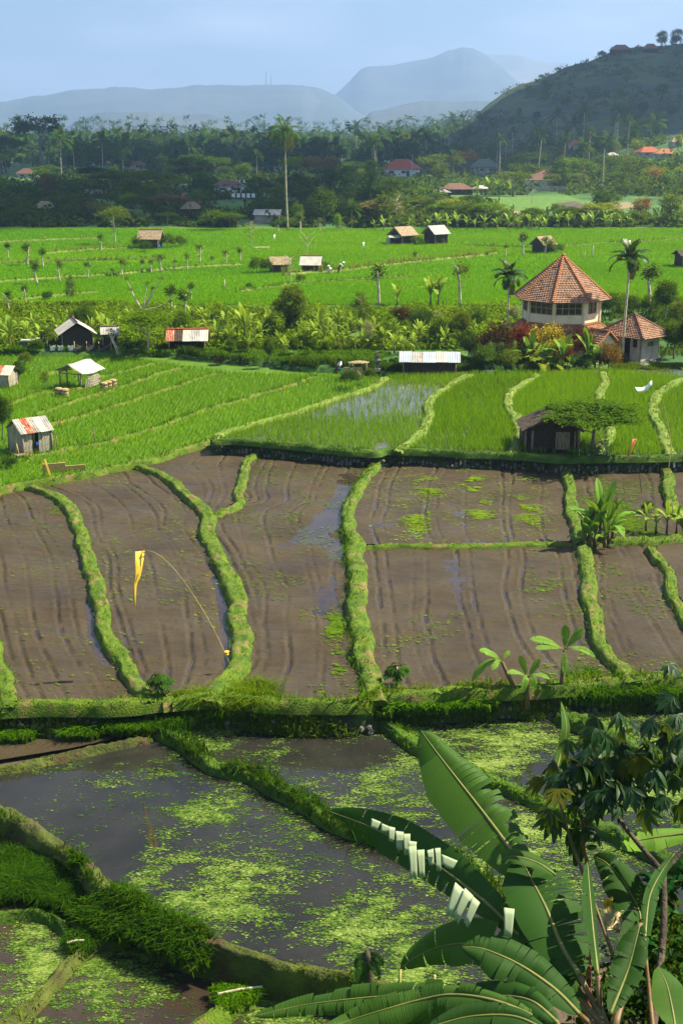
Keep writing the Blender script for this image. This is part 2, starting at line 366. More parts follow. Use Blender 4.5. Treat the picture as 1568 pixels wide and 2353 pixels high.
M['village_ground'] = surf('village_ground', [L3(.02, .06, .010), L3(.035, .10, .012), L3(.06, .14, .014), L3(.09, .15, .03)], .06, bump=.6, bs=.6, spots=[(.12, L3(.16, .14, .05), .66, .76)])
M['dry_earth'] = surf('dry_earth', [L3(.16, .11, .06), L3(.24, .18, .09), L3(.14, .17, .04)], .5, bump=.4, bs=3)
M['ploughed'] = surf('ploughed', [L3(.05, .034, .022), L3(.085, .06, .04), L3(.11, .085, .05)], .8, bump=.7, bs=2.5)
M['upper_field'] = surf('upper_field', [L3(.05, .15, .002), L3(.07, .19, .003), L3(.10, .22, .005)], .05, bump=.5, bs=3.5, rough=.9, spec=.03)
M['hill_grass'] = surf('hill_grass', [L3(.022, .032, .007), L3(.032, .058, .008), L3(.05, .10, .010), L3(.075, .06, .02)], .022, det=8, bump=.4, bs=.3, spots=[(.05, L3(.018, .035, .010), .5, .62)])
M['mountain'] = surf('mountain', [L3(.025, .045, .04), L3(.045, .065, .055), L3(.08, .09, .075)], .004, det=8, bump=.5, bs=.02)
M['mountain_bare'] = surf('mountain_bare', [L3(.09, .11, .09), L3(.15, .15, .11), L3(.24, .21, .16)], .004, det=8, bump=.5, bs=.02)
cm, nt, out = newmat('cloud'); M['cloud'] = cm
cx_ = nd(nt, 'ShaderNodeMixShader', {0: .75}); nt.links.new(nd(nt, 'ShaderNodeBsdfDiffuse', {'Color': (.9, .9, .9, 1)}).outputs[0], cx_.inputs[1]); nt.links.new(nd(nt, 'ShaderNodeBsdfTranslucent', {'Color': (.9, .9, .92, 1)}).outputs[0], cx_.inputs[2]); nt.links.new(cx_.outputs[0], out.inputs[0])
def mud_mat():
    m, nt, out = newmat('mud'); p = pos(nt, (1, 1, 1)); ps = pos(nt, (1, 2.2, 1))
    n1 = noise(nt, p, .35, 5); n2 = noise(nt, ps, 8.0, 6, .7)
    c = ramp(nt, n1, [(.3, L3(.045, .032, .016)), (.5, L3(.064, .047, .024)), (.72, L3(.080, .061, .033))])
    c = mixc(nt, nd(nt, 'ShaderNodeMapRange', {'Value': n2, 'From Min': .54, 'From Max': .66, 'To Max': .85}).outputs[0], c, L3(.030, .021, .014))
    ro = nd(nt, 'ShaderNodeMapRange', {'Value': noise(nt, p, .5, 5), 'From Min': .42, 'From Max': .66, 'To Min': .38, 'To Max': .8}).outputs[0]
    b = nd(nt, 'ShaderNodeBsdfPrincipled', {'Base Color': c, 'Roughness': ro, 'Specular IOR Level': .16})
    bn = nd(nt, 'ShaderNodeBump', {'Height': n2, 'Strength': .9, 'Distance': .07}); nt.links.new(bn.outputs[0], b.inputs['Normal'])
    nt.links.new(b.outputs[0], out.inputs[0]); return m
M['mud'] = mud_mat()
def water_mat(name, c0, c1, rough, bump, s=3.0):
    m, nt, out = newmat(name); p = pos(nt)
    c = ramp(nt, noise(nt, p, .8, 5), [(.35, c0), (.65, c1)])
    b = nd(nt, 'ShaderNodeBsdfPrincipled', {'Base Color': c, 'Roughness': rough, 'IOR': 1.33, 'Specular IOR Level': .5})
    bn = nd(nt, 'ShaderNodeBump', {'Height': noise(nt, p, s, 3), 'Strength': bump, 'Distance': .02}); nt.links.new(bn.outputs[0], b.inputs['Normal'])
    nt.links.new(b.outputs[0], out.inputs[0]); return m
M['pond_water'] = water_mat('pond_water', L3(.017, .017, .014), L3(.026, .025, .020), .03, .05)
M['paddy_water'] = water_mat('paddy_water', L3(.05, .055, .025), L3(.08, .085, .035), .04, .05)
M['puddle'] = water_mat('puddle', L3(.030, .021, .014), L3(.05, .036, .025), .06, .06)
def banana_mat(name, c0, c1, c2, tr, rough=.35, back=None):
    m, nt, out = newmat(name)
    uv = nd(nt, 'ShaderNodeUVMap').outputs[0]; sx = nd(nt, 'ShaderNodeSeparateXYZ', {0: uv})
    wv = nd(nt, 'ShaderNodeTexWave', {'Vector': nd(nt, 'ShaderNodeMapping', {'Vector': uv, 'Scale': (1, .02, 1)}).outputs[0], 'Scale': 26.0, 'Distortion': 3.5, 'Detail': 3.0, 'Detail Scale': 2.0}, bands_direction='X').outputs[1]
    a = nd(nt, 'ShaderNodeAttribute', attribute_name='rnd').outputs['Fac']
    o = nd(nt, 'ShaderNodeObjectInfo').outputs['Random']
    f = nd(nt, 'ShaderNodeMath', {0: o, 1: .45, 2: nd(nt, 'ShaderNodeMath', {0: a, 1: .55}, operation='MULTIPLY').outputs[0]}, operation='MULTIPLY_ADD').outputs[0]
    c = ramp(nt, f, even([c0, c1, c2]))
    c = mixc(nt, nd(nt, 'ShaderNodeMath', {0: wv, 1: .6}, operation='MULTIPLY').outputs[0], c, tuple(min(1, k * 1.7) for k in c2[:3]) + (1,))
    if back is not None:
        bf = nd(nt, 'ShaderNodeNewGeometry').outputs['Backfacing']; c = mixc(nt, nd(nt, 'ShaderNodeMath', {0: bf, 1: .6}, operation='MULTIPLY').outputs[0], c, back)
    b = nd(nt, 'ShaderNodeBsdfPrincipled', {'Base Color': c, 'Roughness': rough + .1, 'Specular IOR Level': .14})
    bn = nd(nt, 'ShaderNodeBump', {'Height': wv, 'Strength': .3, 'Distance': .012}); nt.links.new(bn.outputs[0], b.inputs['Normal'])
    t = nd(nt, 'ShaderNodeBsdfTranslucent', {'Color': mixc(nt, .5 if tr > .29 else .2, c, L3(.22, .30, .003))})
    mx = nd(nt, 'ShaderNodeMixShader', {0: tr}); nt.links.new(b.outputs[0], mx.inputs[1]); nt.links.new(t.outputs[0], mx.inputs[2])
    nt.links.new(mx.outputs[0], out.inputs[0]); return m
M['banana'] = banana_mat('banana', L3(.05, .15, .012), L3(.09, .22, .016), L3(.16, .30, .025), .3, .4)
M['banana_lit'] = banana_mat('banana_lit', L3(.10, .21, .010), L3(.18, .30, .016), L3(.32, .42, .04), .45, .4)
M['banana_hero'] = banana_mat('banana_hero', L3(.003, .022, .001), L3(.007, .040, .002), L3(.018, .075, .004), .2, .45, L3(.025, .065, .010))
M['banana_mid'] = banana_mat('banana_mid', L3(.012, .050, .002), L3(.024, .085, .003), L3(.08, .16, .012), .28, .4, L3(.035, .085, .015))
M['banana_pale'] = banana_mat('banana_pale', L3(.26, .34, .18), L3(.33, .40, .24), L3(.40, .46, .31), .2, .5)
M['midrib'] = surf('midrib', [L3(.10, .12, .025), L3(.22, .20, .06)], 3, bump=.1, obj=True, rough=.5)
M['petiole'] = surf('petiole', [L3(.07, .09, .02), L3(.16, .09, .035), L3(.22, .16, .07)], 3, bump=.1, obj=True, rough=.5)
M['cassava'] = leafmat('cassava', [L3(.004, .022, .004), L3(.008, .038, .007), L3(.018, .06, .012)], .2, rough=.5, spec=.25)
M['cassava_young'] = leafmat('cassava_young', [L3(.05, .07, .012), L3(.10, .10, .015), L3(.16, .13, .03)], .3, rough=.4)
M['fern_dark'] = leafmat('fern_dark', [L3(.006, .03, .008), L3(.012, .05, .010)], .15)
M['bark_brown'] = surf('bark_brown', G3('3a2416', '7a4a28', 'a3683a'), 6, stretch=(2, 2, .5), bump=.5, obj=True)
M['thicket'] = leafmat('thicket', [L3(.008, .028, .006), L3(.018, .05, .009), L3(.04, .09, .012), L3(.09, .14, .018)], .25, objw=.02)
# ------------------------------------------------------------------ grass blades and floating weed
def blades_me(name, P, h, w, mat, rng, lean=.45, segs=2, spread=None, rv=None):
    """P: (N,3) roots; curved blades of height h (scalar or (N,)) as one mesh"""
    N = len(P); h = np.broadcast_to(h, N) * rng.uniform(.6, 1.25, N); w = np.broadcast_to(w, N) * rng.uniform(.7, 1.3, N)
    a = rng.uniform(0, 2 * PI, N); s = np.stack([np.cos(a), np.sin(a), np.zeros(N)], 1)
    b = rng.uniform(0, 2 * PI, N); l = np.stack([np.cos(b), np.sin(b), np.zeros(N)], 1) * (rng.uniform(.1, 1, N) * lean * h)[:, None]
    up = np.array([0, 0, 1.0]); rv = rng.random(N) if rv is None else rv
    if segs == 1:
        V = np.stack([P - s * w[:, None] / 2, P + s * w[:, None] / 2, P + l + up * h[:, None]], 1).reshape(-1, 3)
        F = [np.arange(3 * N).reshape(N, 3)]; ra = rv
    else:
        m = P + l * .3 + up * (h * .62)[:, None]; t = P + l * 1.15 + up * (h * (1 - .35 * lean))[:, None]
        V = np.stack([P - s * w[:, None] / 2, P + s * w[:, None] / 2, m + s * w[:, None] * .38, m - s * w[:, None] * .38, t], 1).reshape(-1, 3)
        i = np.arange(N)[:, None] * 5
        F = [i + np.array([[0, 1, 2, 3]]), i + np.array([[3, 2, 4]])]; ra = np.concatenate([rv, rv])
    return build_me(name, V, F, [mat], ra)
def pads_me(name, X, Y, Z, rad, mat, rng, stretch=1.5, rv=None, lift=.015):
    N = len(X); k = 6; a = (np.arange(k) / k * 2 * PI)[None, :] + rng.uniform(0, 1, (N, 1))
    r = rad[:, None] * rng.uniform(.45, 1.25, (N, k))
    V = np.stack([X[:, None] + r * np.cos(a) * stretch, Y[:, None] + r * np.sin(a), np.repeat((Z + rng.uniform(.003, lift, N))[:, None], k, 1) + rng.uniform(-.004, .006, (N, k))], 2).reshape(-1, 3)
    F = np.arange(N * k).reshape(N, k)
    return build_me(name, V, [F], [mat], rng.random(N) if rv is None else rv)
# ------------------------------------------------------------------ ground sheet to the horizon
def ground_sheet():
    ys = np.concatenate([np.linspace(-30, 24, 40), np.linspace(26, 86, 20), np.linspace(88, 112, 60), np.linspace(114, 300, 70), np.geomspace(305, 9300, 70)])
    us = np.linspace(-1, 1, 201); us = np.sign(us) * np.abs(us) ** 1.2
    Y, U = np.meshgrid(ys, us, indexing='ij'); X = U * (45 + .62 * np.maximum(Y, 0))
    Z = zg(X, Y) + np.where(Y > 124, (fbm(X, Y, 40, 3) - .5) * np.clip((Y - 225) / 200, 0, 1) * .4, 0) + np.where(Y < 30, (fbm(X, Y, 3, 5) - .5) * .5, 0)
    n, k = Y.shape; i = np.arange(n * k).reshape(n, k)
    F = np.stack([i[:-1, :-1], i[:-1, 1:], i[1:, 1:], i[1:, :-1]], -1).reshape(-1, 4)
    o = link('ground', build_me('ground', np.stack([X, Y, Z], -1).reshape(-1, 3), [F], [M['village_ground']], smooth=True))
    tag(o, 'green village land running from the hillside to the far hills', kind='structure')
ground_sheet()
def flat_poly(name, pts, mat, label, parent=None, skirt=0, smat=None):
    """flat sheet over a polygon of (x,y,z), with an optional skirt hanging down"""
    pts = [Vector(p) for p in pts]; n = len(pts)
    tri = tessellate_polygon([pts]); V = list(pts); F = []
    for t in tri:
        a, b, c = (V[i] for i in t); F.append(t if (b - a).cross(c - a).z > 0 else (t[0], t[2], t[1]))
    mi = [0] * len(F)
    if skirt:
        V += [p - Vector((0, 0, skirt)) for p in pts]
        for i in range(n): F.append((i, (i + 1) % n, n + (i + 1) % n, n + i)); mi.append(1)
    me = bpy.data.meshes.new(name); me.from_pydata([tuple(v) for v in V], [], F); me.materials.append(mat); me.materials.append(smat or mat)
    me.polygons.foreach_set('material_index', mi); me.update()
    return tag(link(name, me, parent), label, kind='structure')
def PL(line, z): return np.array([at(x, y, z) for x, y in line])
# ------------------------------------------------------------------ terrace outlines (picture points)
NEAR_MUD = [(-260, 1620), (-60, 1612), (150, 1608), (300, 1605), (400, 1594), (540, 1592), (700, 1605), (830, 1606), (880, 1588), (1000, 1580), (1200, 1568), (1420, 1553), (1600, 1545), (1800, 1540)]
WALL_R = [(490, 1006), (560, 1009), (700, 1021), (850, 1036), (900, 1029), (1050, 1036), (1200, 1041), (1300, 1049), (1500, 1046), (1620, 1041), (1800, 1040)]
WALL_L = [(-260, 1185), (-60, 1140), (0, 1122), (65, 1103), (140, 1093), (310, 1060), (400, 1034), (490, 1008)]
R0 = [(496, 1003), (522, 989), (652, 951), (752, 918), (842, 891), (892, 863)]
ZL, ZR, ZP, ZLP = .30, .80, -1.0, -1.62
# terraces (grass-topped platforms the fields lie on)
mud_far = np.vstack([PL(WALL_L, .1), PL(WALL_R, .8)])
mud_near = PL(NEAR_MUD, 0)
poly = [(p[0], p[1] + 1.0, -.2) for p in mud_far] + [(p[0], p[1], -.2) for p in mud_near[::-1]]
flat_poly('mud_terrace', poly, M['terrace_grass'], 'broad low terrace that carries the bare mud fields', skirt=2.8, smat=M['bank_wall'])
wl_ = PL(WALL_L, ZL); wr_ = PL(WALL_R, ZR); r0_ = PL(R0, ZR + .12)
far_l = [(-75, 103.5), (-14, 101.5), (-3, 95.0), (2.6, 92.6)]
polyL = [(p[0], p[1], ZL - .06) for p in wl_] + [(p[0], p[1], ZL - .06) for p in r0_[1:]] + [(x, y, ZL - .06) for x, y in far_l[::-1]]
flat_poly('lower_rice_terrace', polyL, M['rice_ground'], 'rice terrace of narrow green strips below the tin huts', skirt=2.5, smat=M['bank_wall'])
far_r = [(r0_[-1][0], 92.4), (10, 92.4), (60, 92.4)]
polyR = [(p[0], p[1], ZR - .05) for p in wr_] + [(60, 92.4, ZR - .05)] + [(10, 92.4, ZR - .05)] + [(p[0], p[1], ZR - .05) for p in r0_[::-1]]
flat_poly('upper_rice_terrace', polyR, M['paddy_water'], 'flooded rice terrace above the stone retaining wall', skirt=2.5, smat=M['bank_wall'])
PDE = [(-120, 1790), (0, 1855), (75, 1900), (125, 1929), (201, 1999), (261, 2044), (351, 2100), (426, 2138), (527, 2170), (577, 2184), (652, 2206), (720, 2222), (803, 2236), (884, 2260), (948, 2282), (1100, 2330)]
pond_near = PL(PDE, ZP)
poly = [(p[0], p[1] + 1.2, ZP - .12) for p in mud_near] + [(40, 26, ZP - .12), (20, 22.5, ZP - .12)] + [(p[0], p[1], ZP - .12) for p in pond_near[::-1]]
flat_poly('pond_terrace', poly, M['soil'], 'terrace of flooded ponds in the near valley floor', skirt=2.0, smat=M['bank_wall'])
# ------------------------------------------------------------------ banks (dikes): a rounded ridge with grass growing on it
DIKES = []
def bank(pts, z0, wpx, h, label, mat='bank', gmat='grass', gh=.07, dens=110, gw=.02, lo=None, name='earth_bank', step=.18, rough=.075, longg=None, steep=.10):
    """pts: picture points of the crest line, wpx its width in the picture"""
    c3 = PL(pts, z0 + h); wp = np.broadcast_to(wpx, len(pts)).astype(float)
    wm = np.array([w * slant(c[1], p[1]) / FPX for w, c, p in zip(wp, c3, pts)])
    L = resample(np.column_stack([c3[:, :2], wm]), step); n = len(L)
    d = np.gradient(L[:, :2], axis=0); d /= np.linalg.norm(d, axis=1)[:, None] + 1e-9; nr = np.stack([-d[:, 1], d[:, 0]], 1)
    seed = int(abs(L[0, 0] * 97 + L[0, 1] * 31)) % 1000
    rg = np.random.default_rng(seed)
    s = np.arange(n) * step
    wig = (vnoise(s, s * 0, 1.6, seed) - .5) * .26 + (vnoise(s, s * 0, .5, seed + 1) - .5) * .07; hw = L[:, 2] / 2 * (1 + (vnoise(s, s * 0 + 5, .9, seed + 2) - .5) * .45) * .82
    T = np.array([-1.0, -.985, -.9, -.55, -.2, .2, .55, .9, .985, 1.0]); hs = h * np.clip(np.minimum(s, s[-1] - s) / .7 + .35, 0, 1); low = (lo if lo is not None else z0) - .08
    V = np.zeros((n, len(T), 3)); h *= .75
    for j, t in enumerate(T):
        off = t * hw + wig + (np.sign(t) * steep if abs(t) > .99 else np.sign(t) * steep * .5 if abs(t) > .95 else 0)
        V[:, j, :2] = L[:, :2] + nr * off[:, None]
        z = z0 + hs * (1 - .12 * abs(t) ** 2) if abs(t) < .95 else (z0 + hs * .35 if abs(t) < .99 else low)
        V[:, j, 2] = z + (0 if abs(t) > .99 else (rg.random(n) - .5) * rough + (vnoise(s + j * .3, s * 0 + j, .5, seed + 4) - .5) * rough * 1.6)
    i = np.arange(n * len(T)).reshape(n, len(T))
    F = np.stack([i[:-1, :-1], i[1:, :-1], i[1:, 1:], i[:-1, 1:]], -1).reshape(-1, 4)
    caps = [i[0, :][None, :].copy(), i[-1, ::-1][None, :].copy()]
    o = link(name, build_me(name, V.reshape(-1, 3), [F[:, ::-1]] + caps, [M[mat]], smooth=False)); tag(o, label, kind='structure')
    DIKES.append((L[:, :2], float(hw.mean()) + .05))
    A = (n - 1) * step * (2 * hw.mean() + .2)
    if dens:
        N = int(A * dens); k = rg.integers(0, n - 1, N); f = rg.random(N); t = rg.uniform(-1.12, 1.12, N); ka = np.minimum(k + 1, n - 1)
        ctr = L[k, :2] * (1 - f)[:, None] + L[ka, :2] * f[:, None]; ww = hw[k]; off = t * ww + wig[k]
        P = np.zeros((N, 3)); P[:, :2] = ctr + nr[k] * off[:, None]; kp = ~((np.abs(t) < .7) & (fbm(P[:, 0], P[:, 1], .8, seed + 6) > .54)); P, t = P[kp], t[kp]
        at_ = np.abs(t); P[:, 2] = np.where(at_ < .97, z0 + hs[k[kp]] * (1 - .12 * np.minimum(at_, 1) ** 2), z0 + hs[k[kp]] * .5) - .02
        g = link('grass', blades_me('grass', P, gh * (.5 + 1.1 * fbm(P[:, 0], P[:, 1], .6, seed + 8)), gw, M[gmat], rg, lean=.8), o); tag(g, kind='stuff')
    longg = longg or (gh * 2.6, 45, 0, gmat)
    if longg:
        hh, dn, side, gm = longg
        N = int(A * dn); k = rg.integers(0, n - 1, N); cl = vnoise(s[k], s[k] * 0, 1.1, seed + 9); keep = cl > .30; k = k[keep]; N = len(k)
        lo_t, hi_t = (-1.3, 1.3) if side == 0 else ((-.1, 1.7) if side > 0 else (-1.7, .1))
        t = rg.uniform(lo_t, hi_t, N); off = t * hw[k] + wig[k]; P = np.zeros((N, 3)); P[:, :2] = L[k, :2] + nr[k] * off[:, None] + rg.uniform(-.09, .09, (N, 2))
        at_ = np.abs(t); zb = np.where(at_ < 1, z0 + h * .85, np.interp(at_, [1, 1.7], [z0 + h * .6, low + .1])); P[:, 2] = zb - .04
        g = link('tall_grass', blades_me('tall_grass', P, hh * (.6 + .8 * vnoise(s[k], t, .7, seed + 3)), .035, M[gm], rg, lean=.9), o); tag(g, kind='stuff')
    return o
# mud-terrace banks
DA = [(62, 1110), (110, 1127), (150, 1149), (175, 1180), (193, 1242), (216, 1317), (231, 1402), (246, 1457), (281, 1518), (321, 1580), (335, 1605)]
DB = [(312, 1064), (381, 1089), (431, 1131), (474, 1172), (481, 1217), (506, 1287), (537, 1357), (549, 1427), (557, 1488), (552, 1528), (512, 1568), (486, 1600)]
DC = [(607, 1027), (577, 1046), (557, 1086), (549, 1127), (546, 1150), (521, 1166), (482, 1178)]
DD = [(880, 1040), (852, 1076), (824, 1117), (805, 1160), (798, 1200), (815, 1245), (815, 1290), (818, 1352), (822, 1402), (832, 1477), (850, 1553), (868, 1598)]
DE = [(830, 1251), (1022, 1252), (1233, 1249), (1310, 1243)]
DF = [(1290, 1062), (1306, 1117), (1312, 1157), (1322, 1197), (1330, 1240)]
DG = [(1332, 1245), (1340, 1275), (1346, 1317), (1353, 1377), (1368, 1437), (1398, 1493), (1428, 1530), (1450, 1556)]
DH = [(1529, 1041), (1534, 1097), (1545, 1147), (1568, 1180), (1600, 1215)]
DI = [(1495, 1250), (1524, 1292), (1539, 1337), (1568, 1402), (1610, 1460), (1650, 1545)]
DK = [(-70, 1400), (-30, 1460), (0, 1518), (18, 1568), (32, 1612)]
DJ = [(1325, 1240), (1400, 1236), (1500, 1234), (1600, 1230), (1700, 1228)]
bank(DA, 0, [26, 28, 32, 33, 34, 35, 36, 37, 40, 42, 42], .22, 'winding grassy bank nearest the left edge of the mud fields', 'bank')
bank(DB, 0, [20, 24, 28, 34, 40, 44, 46, 46, 48, 48, 52, 55], .24, 'broad winding grassy bank beside the yellow flag pole', 'bank')
bank(DC, 0, [14, 18, 20, 22, 24, 26, 28], .20, 'short curved grassy bank splitting off below the retaining wall', 'bank')
bank(DD, 0, [20, 22, 24, 28, 34, 44, 46, 46, 46, 48, 52, 56], .26, 'central grassy bank overgrown with tufts down its length', 'bank', longg=(.28, 60, -1, 'grass'))
bank(DE, 0, 11, .16, 'thin straight bank between the two wide mud fields', 'bank')
bank(DF, 0, [22, 25, 27, 30, 32], .24, 'grassy bank with a worn track below the tree hut', 'bank')
bank(DG, 0, [34, 34, 34, 34, 36, 40, 42, 44], .24, 'curved bright bank running down from the banana clump', 'bank')
bank(DH, 0, [26, 28, 30, 32, 34], .25, 'bank with a dry worn track near the bamboo poles', 'bank')
bank(DI, 0, [22, 24, 26, 30, 32, 36], .22, 'outer curved bank beyond the banana clump', 'bank')
bank(DK, 0, [40, 42, 44, 44, 46], .25, 'stub of grassy bank at the left edge of the mud', 'bank')
bank(DJ, 0, [34, 36, 38, 40, 40], .22, 'wide grassy bank carrying the banana clump', 'bank', gh=.16, dens=90, longg=(.35, 30, 0, 'grass_dark'))
bank(NEAR_MUD[:5] + [(370, 1600)], -.05, 26, .22, 'long grassy lip of the mud terrace above the small strip pond', 'bank', gh=.10, dens=140, lo=-.2)
bank([(395, 1600), (470, 1594), (540, 1594), (700, 1607), (830, 1608), (880, 1590), (1000, 1582), (1200, 1571), (1420, 1556), (1600, 1547), (1800, 1540)], -.05, 24, .20, 'long overgrown lip of the mud terrace above the ponds', 'bank', gh=.12, dens=140, lo=-.2, longg=(.42, 60, 0, 'grass'))
bank([(-260, 1183), (-60, 1138), (0, 1121), (65, 1103), (140, 1092), (310, 1059), (400, 1033), (490, 1006)], ZL - .08, 9, .16, 'thin bank between the green strips and the mud', 'bank', gh=.14, lo=-.05)
bank(WALL_R, ZR - .1, 13, .20, 'grass verge along the top of the stone retaining wall', 'bank_dark', gmat='grass', gh=.12, dens=140, lo=ZR - .15, longg=(.26, 120, 0, 'grass'))
# ------------------------------------------------------------------ retaining wall faces
def wall_face(pts, zt, zb, label, mat='bank_wall', stones=60, name='retaining_wall', out=.12, grass=None, stone_r=(.06, .15), smat='stone_dark'):
    L = resample(PL(pts, zt), .22); n = len(L); k = 8; rg = np.random.default_rng(int(abs(L[0, 0]) * 13) + 5)
    d = np.gradient(L[:, :2], axis=0); d /= np.linalg.norm(d, axis=1)[:, None] + 1e-9; nr = np.stack([d[:, 1], -d[:, 0]], 1)   # towards the viewer for left-to-right lines
    V = np.zeros((n, k, 3)); s = np.arange(n) * .22
    for j in range(k):
        f = j / (k - 1); zz = zt + (zb - .1 - zt) * f
        o = .03 + out * f * 2 + (vnoise(s, s * 0 + j * .22, .45, 7) - .5) * .22 * (j > 0)
        V[:, j, :2] = L[:, :2] + nr * np.broadcast_to(o, n)[:, None]; V[:, j, 2] = zz
    i = np.arange(n * k).reshape(n, k); F = np.stack([i[:-1, :-1], i[:-1, 1:], i[1:, 1:], i[1:, :-1]], -1).reshape(-1, 4)
    o = link(name, build_me(name, V.reshape(-1, 3), [F[:, ::-1]], [M[mat]], smooth=False)); tag(o, label, kind='structure')
    if stones:
        protos = [blob_me('stone', M[smat], q, .18, 1, (1, .8, .75)) for q in range(4)]
        for q in range(stones):
            a = rg.integers(0, n); f = rg.uniform(.55, 1.0); p = V[a, int(f * (k - 1))]
            link('stone', protos[q % 4], o, p + np.array([nr[a, 0], nr[a, 1], 0]) * .02, (rg.uniform(0, 3), rg.uniform(0, 3), rg.uniform(0, 3)), rg.uniform(*stone_r))
    if grass:
        hh, N, gm = grass; a = rg.integers(0, n, N); j = rg.integers(0, k, N); P = V[a, j] + rg.normal(0, .08, (N, 3)); P[:, 2] -= .02
        keep = vnoise(s[a], j * .3, .9, 33) > .35; P = P[keep]
        tag(link('hanging_grass', blades_me('hanging_grass', P, hh, .035, M[gm], rg, lean=1.0), o), kind='stuff')
    return o
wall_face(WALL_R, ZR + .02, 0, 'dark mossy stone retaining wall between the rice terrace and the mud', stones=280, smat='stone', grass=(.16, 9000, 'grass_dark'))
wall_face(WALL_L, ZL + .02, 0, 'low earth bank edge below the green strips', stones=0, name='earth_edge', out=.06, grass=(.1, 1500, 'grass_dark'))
wall_face([(-260, 1628), (-60, 1620), (150, 1616), (300, 1612)], -.02, -1.0, 'rough stone bank face under the leftmost mud field', stones=90, grass=(.22, 6000, 'grass_light'), smat='stone')
wall_face([(330, 1612), (400, 1603), (540, 1601), (700, 1614), (830, 1615), (880, 1597), (1000, 1589), (1200, 1578), (1420, 1562), (1600, 1554), (1800, 1548)], -.02, -1.0, 'overgrown earth and stone bank face above the ponds', stones=120, grass=(.32, 34000, 'grass_light'), smat='stone')
# ------------------------------------------------------------------ mud fields: relief of clods and paired wheel ruts, with water standing in the lows
def poly_px(*parts):
    out = []
    for p in parts: out += p
    return out
WLM = [(-260, 1192), (-60, 1146), (0, 1128), (65, 1110), (140, 1100), (310, 1066), (400, 1042), (490, 1018)]
def clip_line(line, a, b): return [p for p in line if a <= p[0] <= b]
def mud_field(label, poly, left, right, ruts, wet=(), weeds=0, seed=0, cell=.075, weedspots=()):
    W_ = PL(poly, 0.0); x0, y0 = W_[:, :2].min(0); x1, y1 = W_[:, :2].max(0)
    xs = np.arange(x0, x1, cell); ys = np.arange(y0, y1, cell * 1.25); X, Y = np.meshgrid(xs, ys)
    ins = inside(X, Y, W_)
    l = resample(PL(left, 0), .3); r = resample(PL(right, 0), .3); l = l[np.argsort(l[:, 1])]; r = r[np.argsort(r[:, 1])]
    xl = np.interp(Y, l[:, 1], l[:, 0]); xr = np.interp(Y, r[:, 1], r[:, 0]); wd = np.maximum(xr - xl, .5)
    Z = (fbm(X * .6, Y * 1.7, .4, seed, 4) - .5) * .10 + (fbm(X, Y, 2.5, seed + 3, 3) - .5) * .07
    rg = np.random.default_rng(seed + 50)
    for q, u in enumerate(ruts):
        wob = (vnoise(Y, Y * 0 + q // 2, 4.0, seed + q // 2) - .5) * .5 + (vnoise(Y, Y * 0 + q, .8, seed + 40 + q) - .5) * .05
        dxx = X - (xl + u * wd + wob); am = np.clip(vnoise(Y, X * 0 + q * 3.1, .5, seed + q + 9) * 1.5 - .1, .1, 1) * np.clip(vnoise(Y, X * 0 + q * 1.7, 5, seed + q + 19) * 2.2 - .3, .25, 1)
        Z += -.12 * am * np.exp(-(dxx / .055) ** 2) + .022 * am * np.exp(-((np.abs(dxx) - .14) / .06) ** 2)
    wl2 = np.zeros_like(X)
    for (line, wm, dep) in wet:
        D = seg_dist(X, Y, PL(line, 0)); Z -= dep * np.exp(-(D / wm) ** 2) * (.55 + .9 * fbm(X, Y, .8, seed + 21, 3))
    i = np.full(X.shape, -1); i[ins] = np.arange(ins.sum())
    q = np.stack([i[:-1, :-1], i[:-1, 1:], i[1:, 1:], i[1:, :-1]], -1).reshape(-1, 4); q = q[(q >= 0).all(1)]
    o = link('mud_field', build_me('mud_field', np.stack([X[ins], Y[ins], Z[ins]], 1), [q], [M['mud']], smooth=True)); tag(o, label, kind='structure')
    flat = flat_poly('standing_water', [(p[0], p[1], -.062) for p in W_], M['puddle'], None, o); del flat['kind']
    if weeds or weedspots:
        n = int(weeds * 1.8); c = rg.uniform([x0, y0], [x1, y1], (max(n, 1) * 3, 2)); k = inside(c[:, 0], c[:, 1], W_) & (fbm(c[:, 0], c[:, 1], 2.5, seed + 5) > .52); c = c[k][:n]
        for (px, py, rp, cnt) in weedspots:
            w = at(px, py, 0); s_ = rp * w[1] / FPX; e = rg.normal(0, 1, (cnt * 3, 2)) * [s_ * .6, s_ * 2.2] + w[:2]; c = np.vstack([c, e[inside(e[:, 0], e[:, 1], W_) & (fbm(e[:, 0], e[:, 1], .9, seed + 8) > .47)]])
        gx = np.clip(((c[:, 0] - x0) / cell).astype(int), 0, len(xs) - 1); gy = np.clip(((c[:, 1] - y0) / (cell * 1.25)).astype(int), 0, len(ys) - 1)
        tag(link('weeds', pads_me('weeds', c[:, 0], c[:, 1], np.maximum(Z[gy, gx], -.06) + .02, rg.uniform(.012, .05, len(c)), M['weed'], rg, 1.8), o), kind='stuff')
    return o
E = -300
mud_field('leftmost bare mud field beside the winding bank', [(-260, 1192), (-60, 1146), (0, 1126), (65, 1110)] + DA[1:] + [(320, 1612), (-60, 1622), (-260, 1630)], [(-330, 1180), (-260, 1400), (-230, 1625)], DA, [.30, .36, .52, .58, .68, .80, .86], wet=[([(200, 1385), (212, 1440), (226, 1490), (245, 1520)], .22, .11)], weeds=500, seed=1, weedspots=[(130, 1190, 40, 120)])
mud_field('bare mud field under the yellow flag', [(65, 1110), (140, 1100), (312, 1066)] + DB[1:] + [(486, 1602), (400, 1600), (335, 1608)] + DA[::-1], DA, DB, [.10, .16, .42, .62, .68, .84, .90], wet=[([(494, 1325), (508, 1365), (516, 1420), (520, 1480), (530, 1530)], .25, .12)], weeds=900, seed=2)
